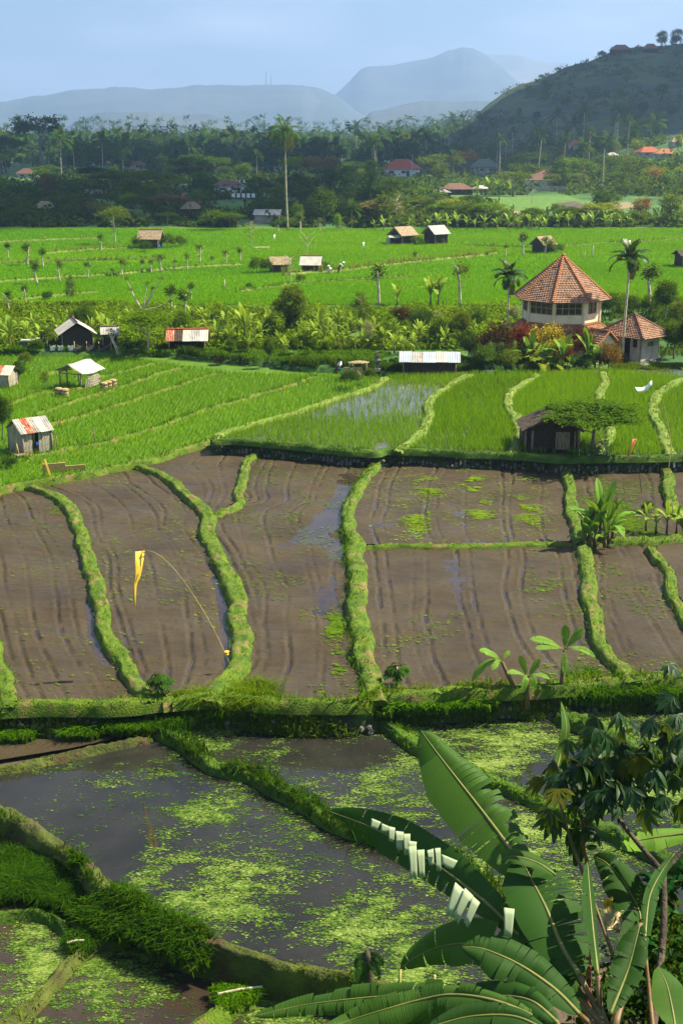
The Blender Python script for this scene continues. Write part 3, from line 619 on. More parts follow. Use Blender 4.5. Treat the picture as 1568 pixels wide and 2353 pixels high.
mud_field('small triangular mud field below the stone wall end', [(312, 1066), (400, 1042), (490, 1018), (560, 1022), (607, 1030)] + DC[1:] + DB[3::-1], [(312, 1064), (381, 1089), (431, 1131), (474, 1172)], [(607, 1027), (557, 1086), (549, 1127), (482, 1178)], [.35, .5, .72], weeds=80, seed=3, cell=.1)
mud_field('long wet mud field left of the central bank', [(607, 1032), (700, 1047), (850, 1056)] + DD[1:] + [(830, 1610), (700, 1612), (540, 1602), (486, 1600)] + DB[:2:-1] + DC[::-1][1:], DC[:5] + DB[3:], DD, [.06, .13, .22, .40, .60, .66, .82], wet=[([(808, 1090), (785, 1150), (750, 1205), (725, 1230), (770, 1250), (790, 1275)], .75, .11), ([(760, 1180), (700, 1240), (640, 1250)], .45, .07), ([(760, 1330), (740, 1400)], .5, .06)], weeds=1100, seed=4, weedspots=[(770, 1440, 20, 350), (775, 1520, 16, 200)])
mud_field('wide mud field with green weed patches below the tree hut', [(850, 1056), (900, 1048), (1100, 1062), (1290, 1083)] + DF[1:] + DE[::-1] + DD[4::-1], DD[:6], DF, [.10, .15, .34, .39, .50, .67, .72, .86], wet=[([(880, 1200), (990, 1230), (1100, 1240)], .9, .055), ([(1050, 1160), (1062, 1200)], .5, .06), ([(1318, 1170), (1326, 1225)], .2, .1)], weeds=700, seed=5, weedspots=[(985, 1120, 26, 500), (1085, 1110, 22, 800), (1100, 1170, 26, 500), (1205, 1175, 34, 500), (955, 1195, 30, 380), (1200, 1100, 30, 200)])
mud_field('wide bare mud field above the lower banana plants', [(830, 1252), (1310, 1246)] + DG + [(1200, 1578), (1000, 1590), (868, 1600)] + DD[:4:-1], DD[5:], [(1332, 1245)] + DG[1:], [.07, .12, .24, .30, .45, .51, .66, .73, .88, .94], wet=[([(1030, 1280), (1050, 1370)], .5, .05)], weeds=900, seed=6, weedspots=[(1280, 1340, 60, 260)])
mud_field('small mud field with green film behind the banana clump', [(1290, 1082), (1310, 1070), (1500, 1080), (1529, 1076)] + DH[1:4] + [(1568, 1235), (1400, 1238), (1325, 1242)] + DF[::-1], DF, DH, [.15, .22, .5, .78], wet=[([(1520, 1110), (1545, 1160)], .3, .1)], weeds=900, seed=7, cell=.1, weedspots=[(1430, 1200, 60, 1500), (1400, 1130, 40, 300)])
mud_field('narrow mud field beyond the curved bright bank', [(1332, 1243), (1500, 1238)] + DI[1:] + [(1450, 1562)] + DG[::-1], DG, DI, [.2, .27, .55, .62, .8], weeds=300, seed=8, cell=.1)
mud_field('outermost mud field at the right edge', [(1495, 1246), (1600, 1233), (1800, 1228), (1800, 1545), (1650, 1548)] + DI[::-1], DI, [(1780, 1230), (1790, 1545)], [.3, .4], seed=9, cell=.14)
mud_field('far corner mud field beyond the worn track bank', [(1529, 1076), (1620, 1070), (1800, 1066), (1800, 1228), (1600, 1228)] + DH[::-1], DH, [(1790, 1066), (1790, 1228)], [.4], seed=10, cell=.14)
# ------------------------------------------------------------------ lower ponds
PA = [(350, 1660), (371, 1672), (426, 1700), (501, 1745), (577, 1775), (652, 1815), (727, 1850), (772, 1880), (860, 1905), (980, 1945), (1084, 1990), (1147, 2050), (1240, 2130), (1330, 2230)]
PB = [(866, 1640), (882, 1652), (932, 1687), (982, 1717), (1062, 1751), (1133, 1786), (1208, 1821), (1263, 1846), (1368, 1885), (1407, 1899), (1441, 1922), (1520, 1955), (1640, 2010)]
PC = [(1285, 1628), (1306, 1640), (1342, 1655), (1407, 1682), (1490, 1715), (1600, 1760), (1700, 1800)]
PD = [(-120, 1785), (0, 1760), (75, 1747), (165, 1730), (241, 1710), (301, 1700), (352, 1692)]
POND_NEARBANK = [(-260, 1668), (-60, 1664), (150, 1660), (310, 1652), (420, 1646), (560, 1650), (700, 1652), (850, 1650), (1000, 1640), (1200, 1625), (1420, 1610), (1600, 1602), (1800, 1595)]
bank(PA, ZP, [36, 40, 42, 42, 40, 38, 36, 34, 32, 30, 30, 30, 30, 30], .30, 'thick bank of tall dark grass dividing the two largest ponds', 'bank_dark', 'grass_dark', gh=.22, dens=160, longg=(.5, 240, 0, 'grass_dark'), rough=.1)
bank(PB, ZP, [34, 36, 38, 40, 38, 36, 34, 34, 34, 34, 36, 38, 40], .28, 'mossy bank between the middle pond and the far pond', 'bank_dark', 'grass_dark', gh=.12, dens=150, rough=.1, longg=(.26, 160, 0, 'grass'))
bank(PC, ZP, [40, 46, 50, 50, 48, 46, 46], .36, 'plump mossy green bank behind the cassava bush', 'bank_dark', 'grass', gh=.14, dens=220, rough=.12)
bank(PD, ZP, 11, .22, 'thin yellow-green bank along the top of the great pond', 'mossy_bank', 'grass_light', gh=.07, dens=60, lo=ZP)
bank(PDE, ZP, [46, 46, 46, 44, 40, 36, 32, 30, 28, 26, 26, 26, 28, 28, 26, 26], .30, 'massive mossy bank holding the great pond', 'mossy_bank', 'grass_light', gh=.06, dens=110, lo=ZLP - .3, step=.14, longg=(.34, 220, -1, 'grass_dark'))
def pond(label, poly, z=ZP, mat='pond_water'):
    return flat_poly('pond', [tuple(p) for p in PL(poly, z)], M[mat], label)
GREAT = PD[1:] + PA[1:] + [(1100, 2330)] + PDE[:0:-1]
MIDP = [(400, 1655)] + [(560, 1652), (700, 1654), (850, 1652)] + PB[1:] + [(1640, 2140), (1330, 2230)] + PA[:0:-1]
FARP = [(880, 1648), (1000, 1640), (1200, 1628), (1285, 1622)] + PC[1:] + [(1760, 2010)] + PB[:0:-1]
FAR2 = [(1290, 1622), (1420, 1612), (1600, 1604), (1800, 1596), (1800, 1810)] + PC[::-1]
p_great = pond('great flooded pond streaked with pale duckweed', GREAT)
p_mid = pond('middle flooded pond behind the grassy dividing bank', MIDP)
p_far = pond('far pond with thick duckweed below the banana plants', FARP)
p_far2 = pond('strip of pond behind the plump mossy bank', FAR2)
p_strip = pond('narrow muddy strip pond under the stone bank face', [(-260, 1690), (-60, 1684), (150, 1676), (300, 1664), (350, 1660), (340, 1640), (150, 1650), (-260, 1660)], ZP + .03, 'mud')
p_lstrip = pond('thin muddy strip above the great pond', [(-200, 1800), (-120, 1770), (0, 1745), (165, 1718), (301, 1688), (352, 1680), (340, 1672), (150, 1695), (-260, 1712)], ZP + .04, 'mud')
def weedmask(X, Y, seed, stretch=2.2):
    c, s = math.cos(-.75), math.sin(-.75); u = (X * c - Y * s); v = (X * s + Y * c)
    return .50 * fbm(u / stretch, v, 1.9, seed, 4) + .27 * fbm(X / 2, Y, .5, seed + 7, 3) + .23 * fbm(X / 2.4, Y, .16, seed + 9, 2)
def duckweed(po, poly, n, thr, seed, z=ZP, rad=(.014, .055), boost=(), gmat='duckweed'):
    W_ = PL(poly, z); rg = np.random.default_rng(seed); x0, y0 = W_[:, :2].min(0); x1, y1 = W_[:, :2].max(0)
    X = rg.uniform(x0, x1, n); Y = rg.uniform(y0, y1, n); m = weedmask(X, Y, seed)
    for (px, py, rx, ry, am) in boost:
        c = at(px, py, z); sx = rx * slant(c[1], py) / FPX; sy = sx * ry / rx * 2.0
        m = m + am * np.exp(-((X - c[0]) / sx) ** 2 - ((Y - c[1]) / sy) ** 2)
    k = inside(X, Y, W_) & (m > thr + rg.normal(0, .066, n)); X, Y, m = X[k], Y[k], m[k]
    r = rg.uniform(*rad, len(X)) * (.6 + 2.2 * np.clip(m - thr, 0, .25)) * np.where(rg.random(len(X)) < .5, .55, 1.0)
    rv = np.clip(.30 + 1.7 * (m - thr) + rg.normal(0, .20, len(X)) + .5 * (fbm(X, Y, 1.6, seed + 31) - .5), 0, 1)
    tag(link('duckweed', pads_me('duckweed', X, Y, np.full(len(X), z), r, M[gmat], rg, 1.7, rv), po), kind='stuff')
duckweed(p_great, GREAT, 320000, .563, 21, boost=[(330, 1830, 50, 16, .05), (420, 1900, 70, 20, .05), (520, 1980, 90, 24, .05), (640, 2105, 120, 30, .10), (500, 1760, 140, 30, .03), (850, 2150, 150, 40, .07), (150, 1830, 120, 30, .03), (60, 1800, 60, 40, -.1), (250, 2000, 70, 60, -.12), (960, 2210, 50, 30, .2), (330, 1850, 60, 20, .04)])
duckweed(p_mid, MIDP, 200000, .565, 22, boost=[(500, 1672, 160, 14, .12), (700, 1680, 180, 14, .10), (840, 1700, 60, 20, .06), (1050, 1850, 80, 40, -.03), (800, 1740, 60, 40, -.06)])
duckweed(p_far, FARP, 150000, .55, 23, boost=[(1150, 1680, 140, 30, .08), (1100, 1720, 80, 30, .05), (1500, 1830, 90, 40, .1)])
duckweed(p_far2, FAR2, 50000, .52, 24, boost=[(1450, 1622, 140, 10, .25)])
# lower-left ponds below the massive bank
LB1 = [(-120, 2110), (0, 2094), (65, 2088), (115, 2095), (150, 2112), (172, 2132)]
LB2 = [(300, 2150), (261, 2155), (221, 2170), (176, 2202), (140, 2237), (75, 2292), (20, 2333), (-60, 2385)]
LB3 = [(690, 2245), (652, 2238), (602, 2248), (552, 2288), (502, 2327), (460, 2352), (400, 2400)]
bank(LB1, ZLP, [16, 16, 16, 18, 20, 22], .24, 'curved low bank of the corner pond under the tall grass', 'bank_dark', 'grass', gh=.10, dens=120)
bank(LB2, ZLP, [26, 26, 24, 24, 24, 26, 28, 28], .24, 'slanting earth bank between the two lowest ponds', 'mossy_bank', 'grass_light', gh=.07, dens=110)
bank(LB3, ZLP, [44, 48, 52, 50, 46, 44, 44], .28, 'short green bank at the foot of the massive bank', 'bank', 'grass', gh=.08, dens=130)
LP1 = [(-160, 2100), (0, 2092), (65, 2086), (115, 2092), (172, 2130), (250, 2155)] + LB2[1:] + [(-200, 2400)]
LP2 = [(300, 2145), (430, 2190), (560, 2220), (690, 2240)] + LB3[1:] + [(300, 2480), (-100, 2480)] + LB2[::-1][1:]
LP3 = [(690, 2240), (800, 2245), (900, 2275), (1000, 2310), (1050, 2400), (420, 2420)] + LB3[::-1]
LP0 = [(-160, 1880), (0, 1940), (70, 1970), (130, 2020), (150, 2060), (100, 2092), (-160, 2105)]
q1 = pond('corner pond with green weed at the lowest left', LP1, ZLP, 'puddle')
q2 = pond('lowest brown pond in front of the massive bank', LP2, ZLP, 'puddle')
q3 = pond('small pond between the lowest bank and the banana leaves', LP3, ZLP, 'puddle')
q0 = pond('muddy hollow behind the tall dark grass', LP0, ZLP + .2, 'mud')
duckweed(q1, LP1, 60000, .635, 31, ZLP, boost=[(110, 2200, 40, 30, .10)])
duckweed(q2, LP2, 80000, .63, 32, ZLP, boost=[(225, 2200, 50, 30, .10), (430, 2280, 60, 50, .06)])
duckweed(q3, LP3, 24000, .57, 33, ZLP)
duckweed(q0, LP0, 5000, .56, 34, ZLP + .2)
# tall grass standing on the near side of the banks
def tuft_field(label, poly, n, z, h, mat, seed, w=.04, thr=.3, zf=None, cs=.9, lean=1.0, name='tall_grass'):
    W_ = PL(poly, z); rg = np.random.default_rng(seed); x0, y0 = W_[:, :2].min(0); x1, y1 = W_[:, :2].max(0)
    c = rg.uniform([x0, y0], [x1, y1], (n, 2)); k = inside(c[:, 0], c[:, 1], W_); c = c[k]; m = vnoise(c[:, 0], c[:, 1], cs, seed); k = m > thr; c = c[k]; m = m[k]
    # gather the blades into tussocks
    t = np.round(c / .22) * .22 + rg.normal(0, .05, c.shape); P = np.column_stack([t, np.full(len(t), z) if zf is None else zf(t)])
    o = link(name, blades_me(name, P, h * (.55 + .7 * m), w, M[mat], rg, lean=lean)); return tag(o, label, 'grass', kind='stuff')
BK = PL(PDE, ZP + .25)[:, :2]
def slope_z(t):
    d = seg_dist(t[:, 0], t[:, 1], BK); return np.interp(d, [0, .35, 1.3], [ZP + .33, ZP - .05, ZLP])
tuft_field('tall dark grass hanging down the near side of the massive bank', [(170, 2010), (260, 2060), (350, 2112), (426, 2150), (527, 2182), (577, 2196), (560, 2245), (470, 2240), (400, 2215), (330, 2180), (240, 2150), (170, 2110)], 46000, -1.3, .42, 'grass_dark', 41, .03, .33, slope_z, 1.3)
tuft_field('clump of tall dark grass beside the muddy hollow', [(-60, 2000), (40, 1985), (110, 1985), (170, 2005), (190, 2080), (150, 2095), (60, 2080), (-60, 2085)], 24000, ZLP + .15, .6, 'grass_dark', 42, .032, .3)
tuft_field('bright grass tuft on the slanting earth bank', [(150, 2170), (200, 2130), (240, 2130), (250, 2160), (190, 2200)], 2600, ZLP + .12, .34, 'grass_dark', 43, .03, .1)
tuft_field('grass tuft on the short green bank', [(490, 2275), (560, 2270), (590, 2300), (520, 2330)], 2200, ZLP + .15, .28, 'grass', 44, .03, .1)
tuft_field('row of grass clumps along the thin muddy strip', [(-60, 1712), (80, 1705), (200, 1700), (350, 1688), (350, 1668), (200, 1682), (80, 1690), (-60, 1692)], 18000, ZP + .02, .5, 'grass', 45, .035, .35)
tuft_field('thick grass below the spindly tree at the pond corner', [(250, 1690), (420, 1680), (430, 1650), (400, 1640), (260, 1650)], 14000, ZP + .1, .55, 'grass', 46, .035, .25)
tuft_field('tall reeds in front of the flag bank end', [(440, 1640), (620, 1650), (640, 1610), (440, 1600)], 10000, -.5, .85, 'grass_light', 47, .03, .45)
tuft_field('mixed grass along the foot of the pond bank', [(420, 1655), (860, 1655), (860, 1630), (420, 1630)], 26000, -.75, .65, 'grass', 48, .035, .36)
tuft_field('tall bright grass on the bank right of the banana plants', [(1290, 1620), (1600, 1608), (1700, 1600), (1700, 1560), (1420, 1565), (1300, 1590)], 22000, -.6, .75, 'grass', 49, .04, .25)
tuft_field('leafy weeds below the lip near the little papaya', [(870, 1645), (1130, 1630), (1130, 1590), (880, 1600)], 16000, -.5, .45, 'grass', 50, .06, .3)
# ------------------------------------------------------------------ green rice terraces
def rice_bank(pts, z, w, h, label, mat='bank', gmat='grass', gh=.14): return bank(pts, z, w, h * .85, label, mat, gmat, gh=gh, dens=60, gw=.035, step=.3)
bank(R0, ZR - .12, [22, 20, 17, 16, 17, 18], .26, 'long bank between the strip fields and the flooded field', 'bank_pale', 'grass_light', gh=.1, dens=60, gw=.035, step=.3, lo=ZL - .1)
RB1 = [(1085, 856), (1047, 873), (1002, 901), (984, 932), (983, 961), (967, 991), (932, 1014), (907, 1030)]
RB2 = [(1238, 856), (1203, 876), (1171, 901), (1168, 931), (1186, 961), (1198, 991), (1183, 1018), (1178, 1034)]
RB3 = [(1384, 850), (1391, 871), (1380, 896), (1372, 930), (1395, 975), (1400, 1000), (1383, 1018), (1375, 1040)]
RB4 = [(1572, 866), (1529, 886), (1506, 906), (1500, 951), (1519, 991), (1532, 1021), (1538, 1038)]
rice_bank(RB1, ZR, [14, 17, 20, 22, 22, 22, 22, 20], .22, 'pale curving bank right of the flooded field', 'bank_pale', 'grass_light', .09)
rice_bank(RB2, ZR, [14, 18, 20, 22, 24, 24, 24, 24], .22, 'pale bank bending in the middle of the rice terrace', 'bank_pale', 'grass_light', .09)
rice_bank(RB3, ZR, [18, 22, 22, 22, 22, 22, 22, 22], .24, 'bank disappearing under the spreading tree', 'bank_pale', 'grass_light', .09)
rice_bank(RB4, ZR, [22, 24, 24, 26, 26, 26, 26], .24, 'wide pale bank by the bamboo poles', 'bank_pale', 'grass_light', .09)
SB = [([(60, 1050), (140, 1031), (226, 1016), (301, 996), (376, 974), (451, 944), (552, 916), (652, 886), (722, 861)], 10, 'bright bank running from the old tin hut to the hedge', 'bank', 'grass'),
      ([(110, 973), (211, 946), (301, 918), (401, 886), (476, 861), (527, 856)], 6, 'dry yellowish path bank between two strips', 'bank', 'grass_light'),
      ([(85, 948), (166, 921), (241, 898), (321, 871), (381, 851), (430, 841)], 9, 'leafy bank below the straw bales', 'bank', 'grass'),
      ([(205, 868), (281, 851), (356, 831)], 8, 'short leafy bank beyond the tarp shelter', 'bank', 'grass'),
      ([(90, 862), (180, 843), (240, 826), (320, 812)], 6, 'uppermost narrow bank below the sheds', 'bank', 'grass'),
      ([(-40, 960), (20, 928), (80, 903), (130, 898), (200, 888)], 9, 'curved pale bank under the open shelter', 'bank', 'grass_light')]
for pts, w, lb, m_, g_ in SB: rice_bank(pts, ZL, w * .85, .2, lb, m_, g_, .2)
def keep_off(X, Y):
    k = np.ones(len(X), bool)
    for L, hw in DIKES:
        x0, y0 = L.min(0) - 1; x1, y1 = L.max(0) + 1; c = (X > x0) & (X < x1) & (Y > y0) & (Y < y1) & k
        idx = np.nonzero(c)[0]
        if len(idx):
            d = seg_dist(X[idx], Y[idx], L[::2]); k[idx[d < hw + .02]] = False
    return k
def rice(label, poly, z, sp, h, seed, mat='rice', thr=None, nb=7, w=.042, yellow=None):
    W_ = PL(poly, z); rg = np.random.default_rng(seed); x0, y0 = W_[:, :2].min(0); x1, y1 = W_[:, :2].max(0)
    X, Y = np.meshgrid(np.arange(x0, x1, sp), np.arange(y0, y1, sp)); X = X.ravel() + rg.normal(0, sp * .16, X.size); Y = Y.ravel() + rg.normal(0, sp * .16, Y.size)
    k = inside(X, Y, W_); X, Y = X[k], Y[k]; k = keep_off(X, Y); X, Y = X[k], Y[k]
    if thr is not None:
        k = rg.random(len(X)) < thr(X, Y); X, Y = X[k], Y[k]
    P = np.repeat(np.column_stack([X, Y, np.full(len(X), z - .03)]), nb, 0); P[:, :2] += rg.normal(0, .045, (len(P), 2))
    rv = np.clip(rg.random(len(P)) * .55 + .75 * (fbm(P[:, 0], P[:, 1], 5, seed + 2) - .2), 0, 1)
    if yellow is not None: rv = np.clip(rv + yellow(P[:, 0], P[:, 1]), 0, 1)
    tag(link('rice_plants', blades_me('rice_plants', P, h, w, M[mat], rg, lean=.5, segs=1, rv=rv)), label, 'rice', kind='stuff')
FLD = R0 + [(1085, 858)] + RB1 + [(900, 1029), (850, 1035), (700, 1020), (560, 1008)]
c0 = at(860, 925, ZR); cA = at(940, 905, ZR)
def flood(X, Y):
    d = np.minimum(((X - c0[0]) / 5.5) ** 2 + ((Y - c0[1]) / 4.5) ** 2, ((X - cA[0]) / 3.5) ** 2 + ((Y - cA[1]) / 4.5) ** 2)
    return np.clip(.34 + .55 * (d - .5) + .3 * (fbm(X, Y, 2.0, 5) - .5), .22, 1)
rice('young rice standing in the shining flooded field', FLD, ZR, .20, .32, 61, thr=flood, nb=5, w=.032)
rice('green rice between the two curving pale banks', RB1 + [(907, 1031), (1178, 1036)] + RB2[::-1], ZR, .21, .34, 62, thr=lambda X, Y: np.clip(.75 + .9 * (fbm(X, Y, 3, 8) - .35), .6, 1))
rice('green rice behind the tree hut', RB2 + [(1378, 1045)] + RB3[::-1], ZR, .21, .34, 63, thr=lambda X, Y: np.clip(.8 + .9 * (fbm(X, Y, 3, 9) - .35), .5, 1))
rice('green rice under the white cloth', RB3 + [(1538, 1046)] + RB4[::-1], ZR, .22, .36, 64)
rice('green rice beyond the bamboo poles', [(1572, 858)] + RB4 + [(1620, 1041), (1900, 1040), (1900, 858)], ZR, .25, .36, 65)
ye = at(470, 975, ZL)
STRIPS = [(-60, 1140), (0, 1122), (65, 1103), (140, 1093), (310, 1060), (400, 1034), (490, 1008)] + R0 + [(860, 860), (722, 860), (527, 855), (356, 830), (300, 822), (100, 850), (-60, 900)]
def strip_y(X, Y):
    a, b = at(320, 1010, ZL), at(660, 905, ZL); d = seg_dist(X, Y, [a, b]); return .55 * np.exp(-(d / 1.6) ** 2) * (.4 + fbm(X, Y, 2.2, 77))
rice('dense young rice of the narrow strip fields', STRIPS, ZL, .25, .27, 66, nb=5, w=.045, yellow=strip_y)
rice('young rice below the uppermost sheds', [(-60, 905), (100, 852), (300, 824), (390, 812), (200, 806), (-60, 812)], ZL, .3, .25, 67, nb=5, w=.05)
# ------------------------------------------------------------------ wide upper fields
UP = [(-90, 124), (60, 122.5), (95, 124), (150, 230), (60, 226), (0, 224), (-60, 226), (-140, 232)]
uf = flat_poly('upper_rice_field', [(x, y, 1.54) for x, y in UP], M['upper_field'], 'wide bright green rice plain around the scattered huts')
rg = np.random.default_rng(71); N = 420000; Y = 123 + (rg.random(N) ** 1.5) * 104; X = rg.uniform(-1, 1, N) * (Y * .29 + 4)
k = inside(X, Y, UP); X, Y = X[k], Y[k]
rv = np.clip(rg.random(len(X)) * .5 + 1.5 * (fbm(X / 4, Y, 12, 72) - .33), 0, 1)
tag(link('rice_cover', blades_me('rice_cover', np.column_stack([X, Y, np.full(len(X), 1.5)]), .22 + .06 * (Y > 170), .08 + .0006 * (Y - 124), M['rice_upper'], rg, lean=.4, segs=1, rv=rv), uf), kind='stuff')
def upper_bank(pts, w, h, label, mat='bank', gmat='grass', gh=.25, dens=14): return bank(pts, 1.54, w, h, label, mat, gmat, gh=gh, dens=dens, gw=.09, step=.7)
upper_bank([(650, 628), (740, 622), (830, 613), (900, 604), (1000, 594), (1080, 587), (1140, 578)], 14, .25, 'yellow dry bank crossing the bright plain', 'bank_pale', 'grass_dry', .4, 18)
upper_bank([(-60, 650), (60, 640), (150, 634), (260, 628), (400, 614), (560, 605)], 7, .25, 'pale bank through the row of stubby trees', 'bank_pale', 'grass_light')
upper_bank([(-60, 604), (60, 598), (180, 594), (300, 592), (380, 588)], 7, .3, 'upper bank behind the stubby trees', 'bank', 'grass_light')
upper_bank([(-40, 690), (60, 684), (150, 674), (230, 668)], 5, .25, 'lower pale bank in the plain', 'bank_pale', 'grass_light')
upper_bank([(540, 668), (640, 655), (690, 648), (820, 640), (950, 632)], 4, .2, 'thin bank below the white roofed hut', 'bank', 'grass')
upper_bank([(100, 580), (200, 572), (330, 566)], 10, .25, 'yellow bank beside the lone olive tree', 'bank_pale', 'grass_dry', .4, 16)
upper_bank([(1060, 560), (1240, 566), (1400, 556), (1600, 546)], 4, .2, 'thin far bank behind the pavilion', 'bank', 'grass')
upper_bank([(-60, 556), (120, 549), (230, 545)], 6, .3, 'brown far bank at the plain edge', 'bank_pale', 'grass_dry')
for pts, lb, mt in [([(1270, 470), (1320, 465), (1360, 480), (1350, 492), (1290, 492)], 'dark ploughed plot among the far terraces', 'ploughed'), ([(1130, 492), (1200, 486), (1260, 500), (1200, 506)], 'sandy plot in front of the dark tree', 'dry_earth'), ([(1400, 470), (1440, 466), (1470, 478), (1410, 484)], 'pale dry plot among the far terraces', 'dry_earth'), ([(480, 478), (560, 474), (570, 490), (490, 492)], 'small lit meadow behind the red flags', 'upper_field'), ([(1100, 455), (1300, 452), (1480, 500), (1400, 512), (1150, 500), (1080, 470)], 'grassy far terraces below the white house', 'terrace_grass')]:
    P = np.array([at_ground(x, y) for x, y in pts]); up = .16 if mt != 'terrace_grass' else .10
    flat_poly('field_plot', [(p[0], p[1], 1.5 + up + .12) for p in P], M[mt], lb, skirt=.6)
# ------------------------------------------------------------------ hills and mountains
def ridge_hill(name, pts, d, foot, back, label, mat, seed, amp, nx=160, ny=40, conc=1.15, base=1.0):
    pr = np.array(pts, float); px = np.linspace(pr[0, 0], pr[-1, 0], nx); py = np.interp(px, pr[:, 0], pr[:, 1]) + (fbm(px, px * 0 + seed, 34, seed, 4) - .5) * 9 * (pr[:, 1].max() > 0)
    V = np.zeros((nx, ny, 3))
    for i in range(nx):
        top = at_y(px[i], py[i], d); dirx = top[0] / d
        for j in range(ny):
            f = j / (ny - 1)
            if f < .7: y = foot + (d - foot) * f / .7; t = (f / .7) ** conc; t = t * .8 + .2 * math.sin(t * PI / 2)
            else: y = d + (back - d) * (f - .7) / .3; t = 1 - ((f - .7) / .3) ** 1.5
            V[i, j] = (dirx * y, y, base + (max(top[2], base) - base) * t)
    n = (fbm(V[..., 0], V[..., 1], (d - foot) * .35, seed, 5) - .5) + .8 * np.abs(fbm(V[..., 0] * 1.2, V[..., 1] * .5, (d - foot) * .22, seed + 5, 5) - .5)
    hgt = np.clip((V[..., 2] - base) / (V[..., 2].max() - base), 0, 1); V[..., 2] += n * amp * np.minimum(1, hgt * 4) * np.where(np.linspace(0, 1, ny)[None, :] > .62, .35, 1)
    V[..., 2] += (np.random.default_rng(seed).random((nx, ny)) - .5) * amp * .03 * np.minimum(1, hgt * 6)
    i = np.arange(nx * ny).reshape(nx, ny); F = np.stack([i[:-1, :-1], i[1:, :-1], i[1:, 1:], i[:-1, 1:]], -1).reshape(-1, 4)
    o = link(name, build_me(name, V.reshape(-1, 3), [F], [M[mat]], smooth=True)); return tag(o, label, kind='structure'), V
HILL = [(1020, 310), (1060, 290), (1085, 272), (1110, 247), (1150, 217), (1200, 192), (1260, 172), (1300, 152), (1350, 141), (1400, 118), (1430, 108), (1500, 104), (1568, 98), (1700, 85), (1900, 110), (2150, 220), (2300, 310)]
hill, HV = ridge_hill('hill', HILL, 900, 600, 1300, 'dark grassy hill rising behind the right of the village', 'hill_grass', 81, 5, nx=150, ny=60)
ridge_hill('mountain', [(-500, 250), (-200, 236), (0, 233), (90, 219), (180, 206), (270, 199), (360, 205), (440, 197), (520, 195), (650, 194), (720, 197), (745, 206), (770, 219), (830, 260), (900, 300)], 5200, 3800, 6400, 'long low hazy mountain ridge behind the palm forest', 'mountain', 82, 35)
ridge_hill('mountain', [(640, 300), (760, 226), (800, 190), (828, 160), (842, 154), (890, 153), (950, 142), (1000, 130), (1030, 116), (1045, 112), (1062, 108), (1085, 110), (1105, 118), (1125, 132), (1200, 200), (1330, 300)], 6300, 4700, 7700, 'steep blue mountain with a flat shoulder and a knobbly summit', 'mountain', 83, 60)
ridge_hill('mountain', [(1000, 300), (1080, 170), (1120, 126), (1150, 124), (1200, 128), (1230, 139), (1300, 143), (1400, 165), (1550, 215), (1900, 300)], 7800, 5700, 9000, 'farthest pale mountain behind the dark hill', 'mountain_bare', 84, 60)
ridge_hill('low_hill', [(120, 310), (190, 270), (240, 258), (330, 257), (420, 262), (480, 262), (560, 285), (600, 310)], 3300, 2700, 3900, 'low wooded hill in the haze beneath the long ridge', 'mountain', 85, 14)
ridge_hill('low_hill', [(800, 310), (850, 258), (900, 247), (960, 236), (1000, 233), (1060, 235), (1120, 233), (1250, 260), (1400, 310)], 3500, 2800, 4200, 'low wooded hill in front of the steep mountain', 'mountain', 86, 14)
# ------------------------------------------------------------------ air and clouds
hz, nt, out = newmat('haze')
pv = nd(nt, 'ShaderNodeVolumePrincipled', {'Color': (.38, .54, .88, 1), 'Density': 2.2e-4, 'Anisotropy': .25}); nt.links.new(pv.outputs[0], out.inputs['Volume'])
mb = MB(); mb.box((0, 4600, 235), (13000, 9800, 482)); hb = mb.obj('haze', hz); tag(hb, 'thin pale blue haze over the whole valley', kind='stuff')
def cloud(label, poly, z, seed, thick=90):  # added out of view; outline drawn to put village and hill in shade
    """a cloud bank overhead; poly is the ground outline of its shadow"""
    off = np.array([SUNV.x, SUNV.y]) * (z / SUNV.z); P = np.array(poly, float) + off
    x0, y0 = P.min(0); x1, y1 = P.max(0); n = 70
    X, Y = np.meshgrid(np.linspace(x0 - 20, x1 + 20, n), np.linspace(y0 - 20, y1 + 20, n))
    Xd = X + (fbm(X, Y, (x1 - x0) * .12, seed) - .5) * (x1 - x0) * .12; Yd = Y + (fbm(X, Y, (y1 - y0) * .12, seed + 1) - .5) * (y1 - y0) * .12
    ins = inside(Xd, Yd, P); D = seg_dist(Xd, Yd, np.vstack([P, P[:1]])) * ins; T = np.minimum(1, D / (.18 * (x1 - x0))) ** .5 * thick * (.5 + fbm(X, Y, (x1 - x0) * .2, seed + 3))
    i = np.full(X.shape, -1); i[ins] = np.arange(ins.sum()); m = ins.sum()
    q = np.stack([i[:-1, :-1], i[:-1, 1:], i[1:, 1:], i[1:, :-1]], -1).reshape(-1, 4); q = q[(q >= 0).all(1)]
    V = np.vstack([np.column_stack([X[ins], Y[ins], z + T[ins]]), np.column_stack([X[ins], Y[ins], z - T[ins] * .25])])
    tag(link('cloud', build_me('cloud', V, [q, q[:, ::-1] + m], [M['cloud']], smooth=True)), label, kind='stuff')
cloud('broad white cloud bank out of view, shaped to shade the near village', [(-700, 214), (-60, 218), (10, 238), (26, 330), (36, 400), (-40, 425), (-700, 410)], 1000, 91, 60)
cloud('white cloud bank out of view, shaped to shade the woods and the hill', [(-700, 470), (-60, 480), (60, 450), (150, 570), (420, 570), (800, 620), (800, 1150), (120, 1050), (30, 740), (-700, 720)], 1000, 92)
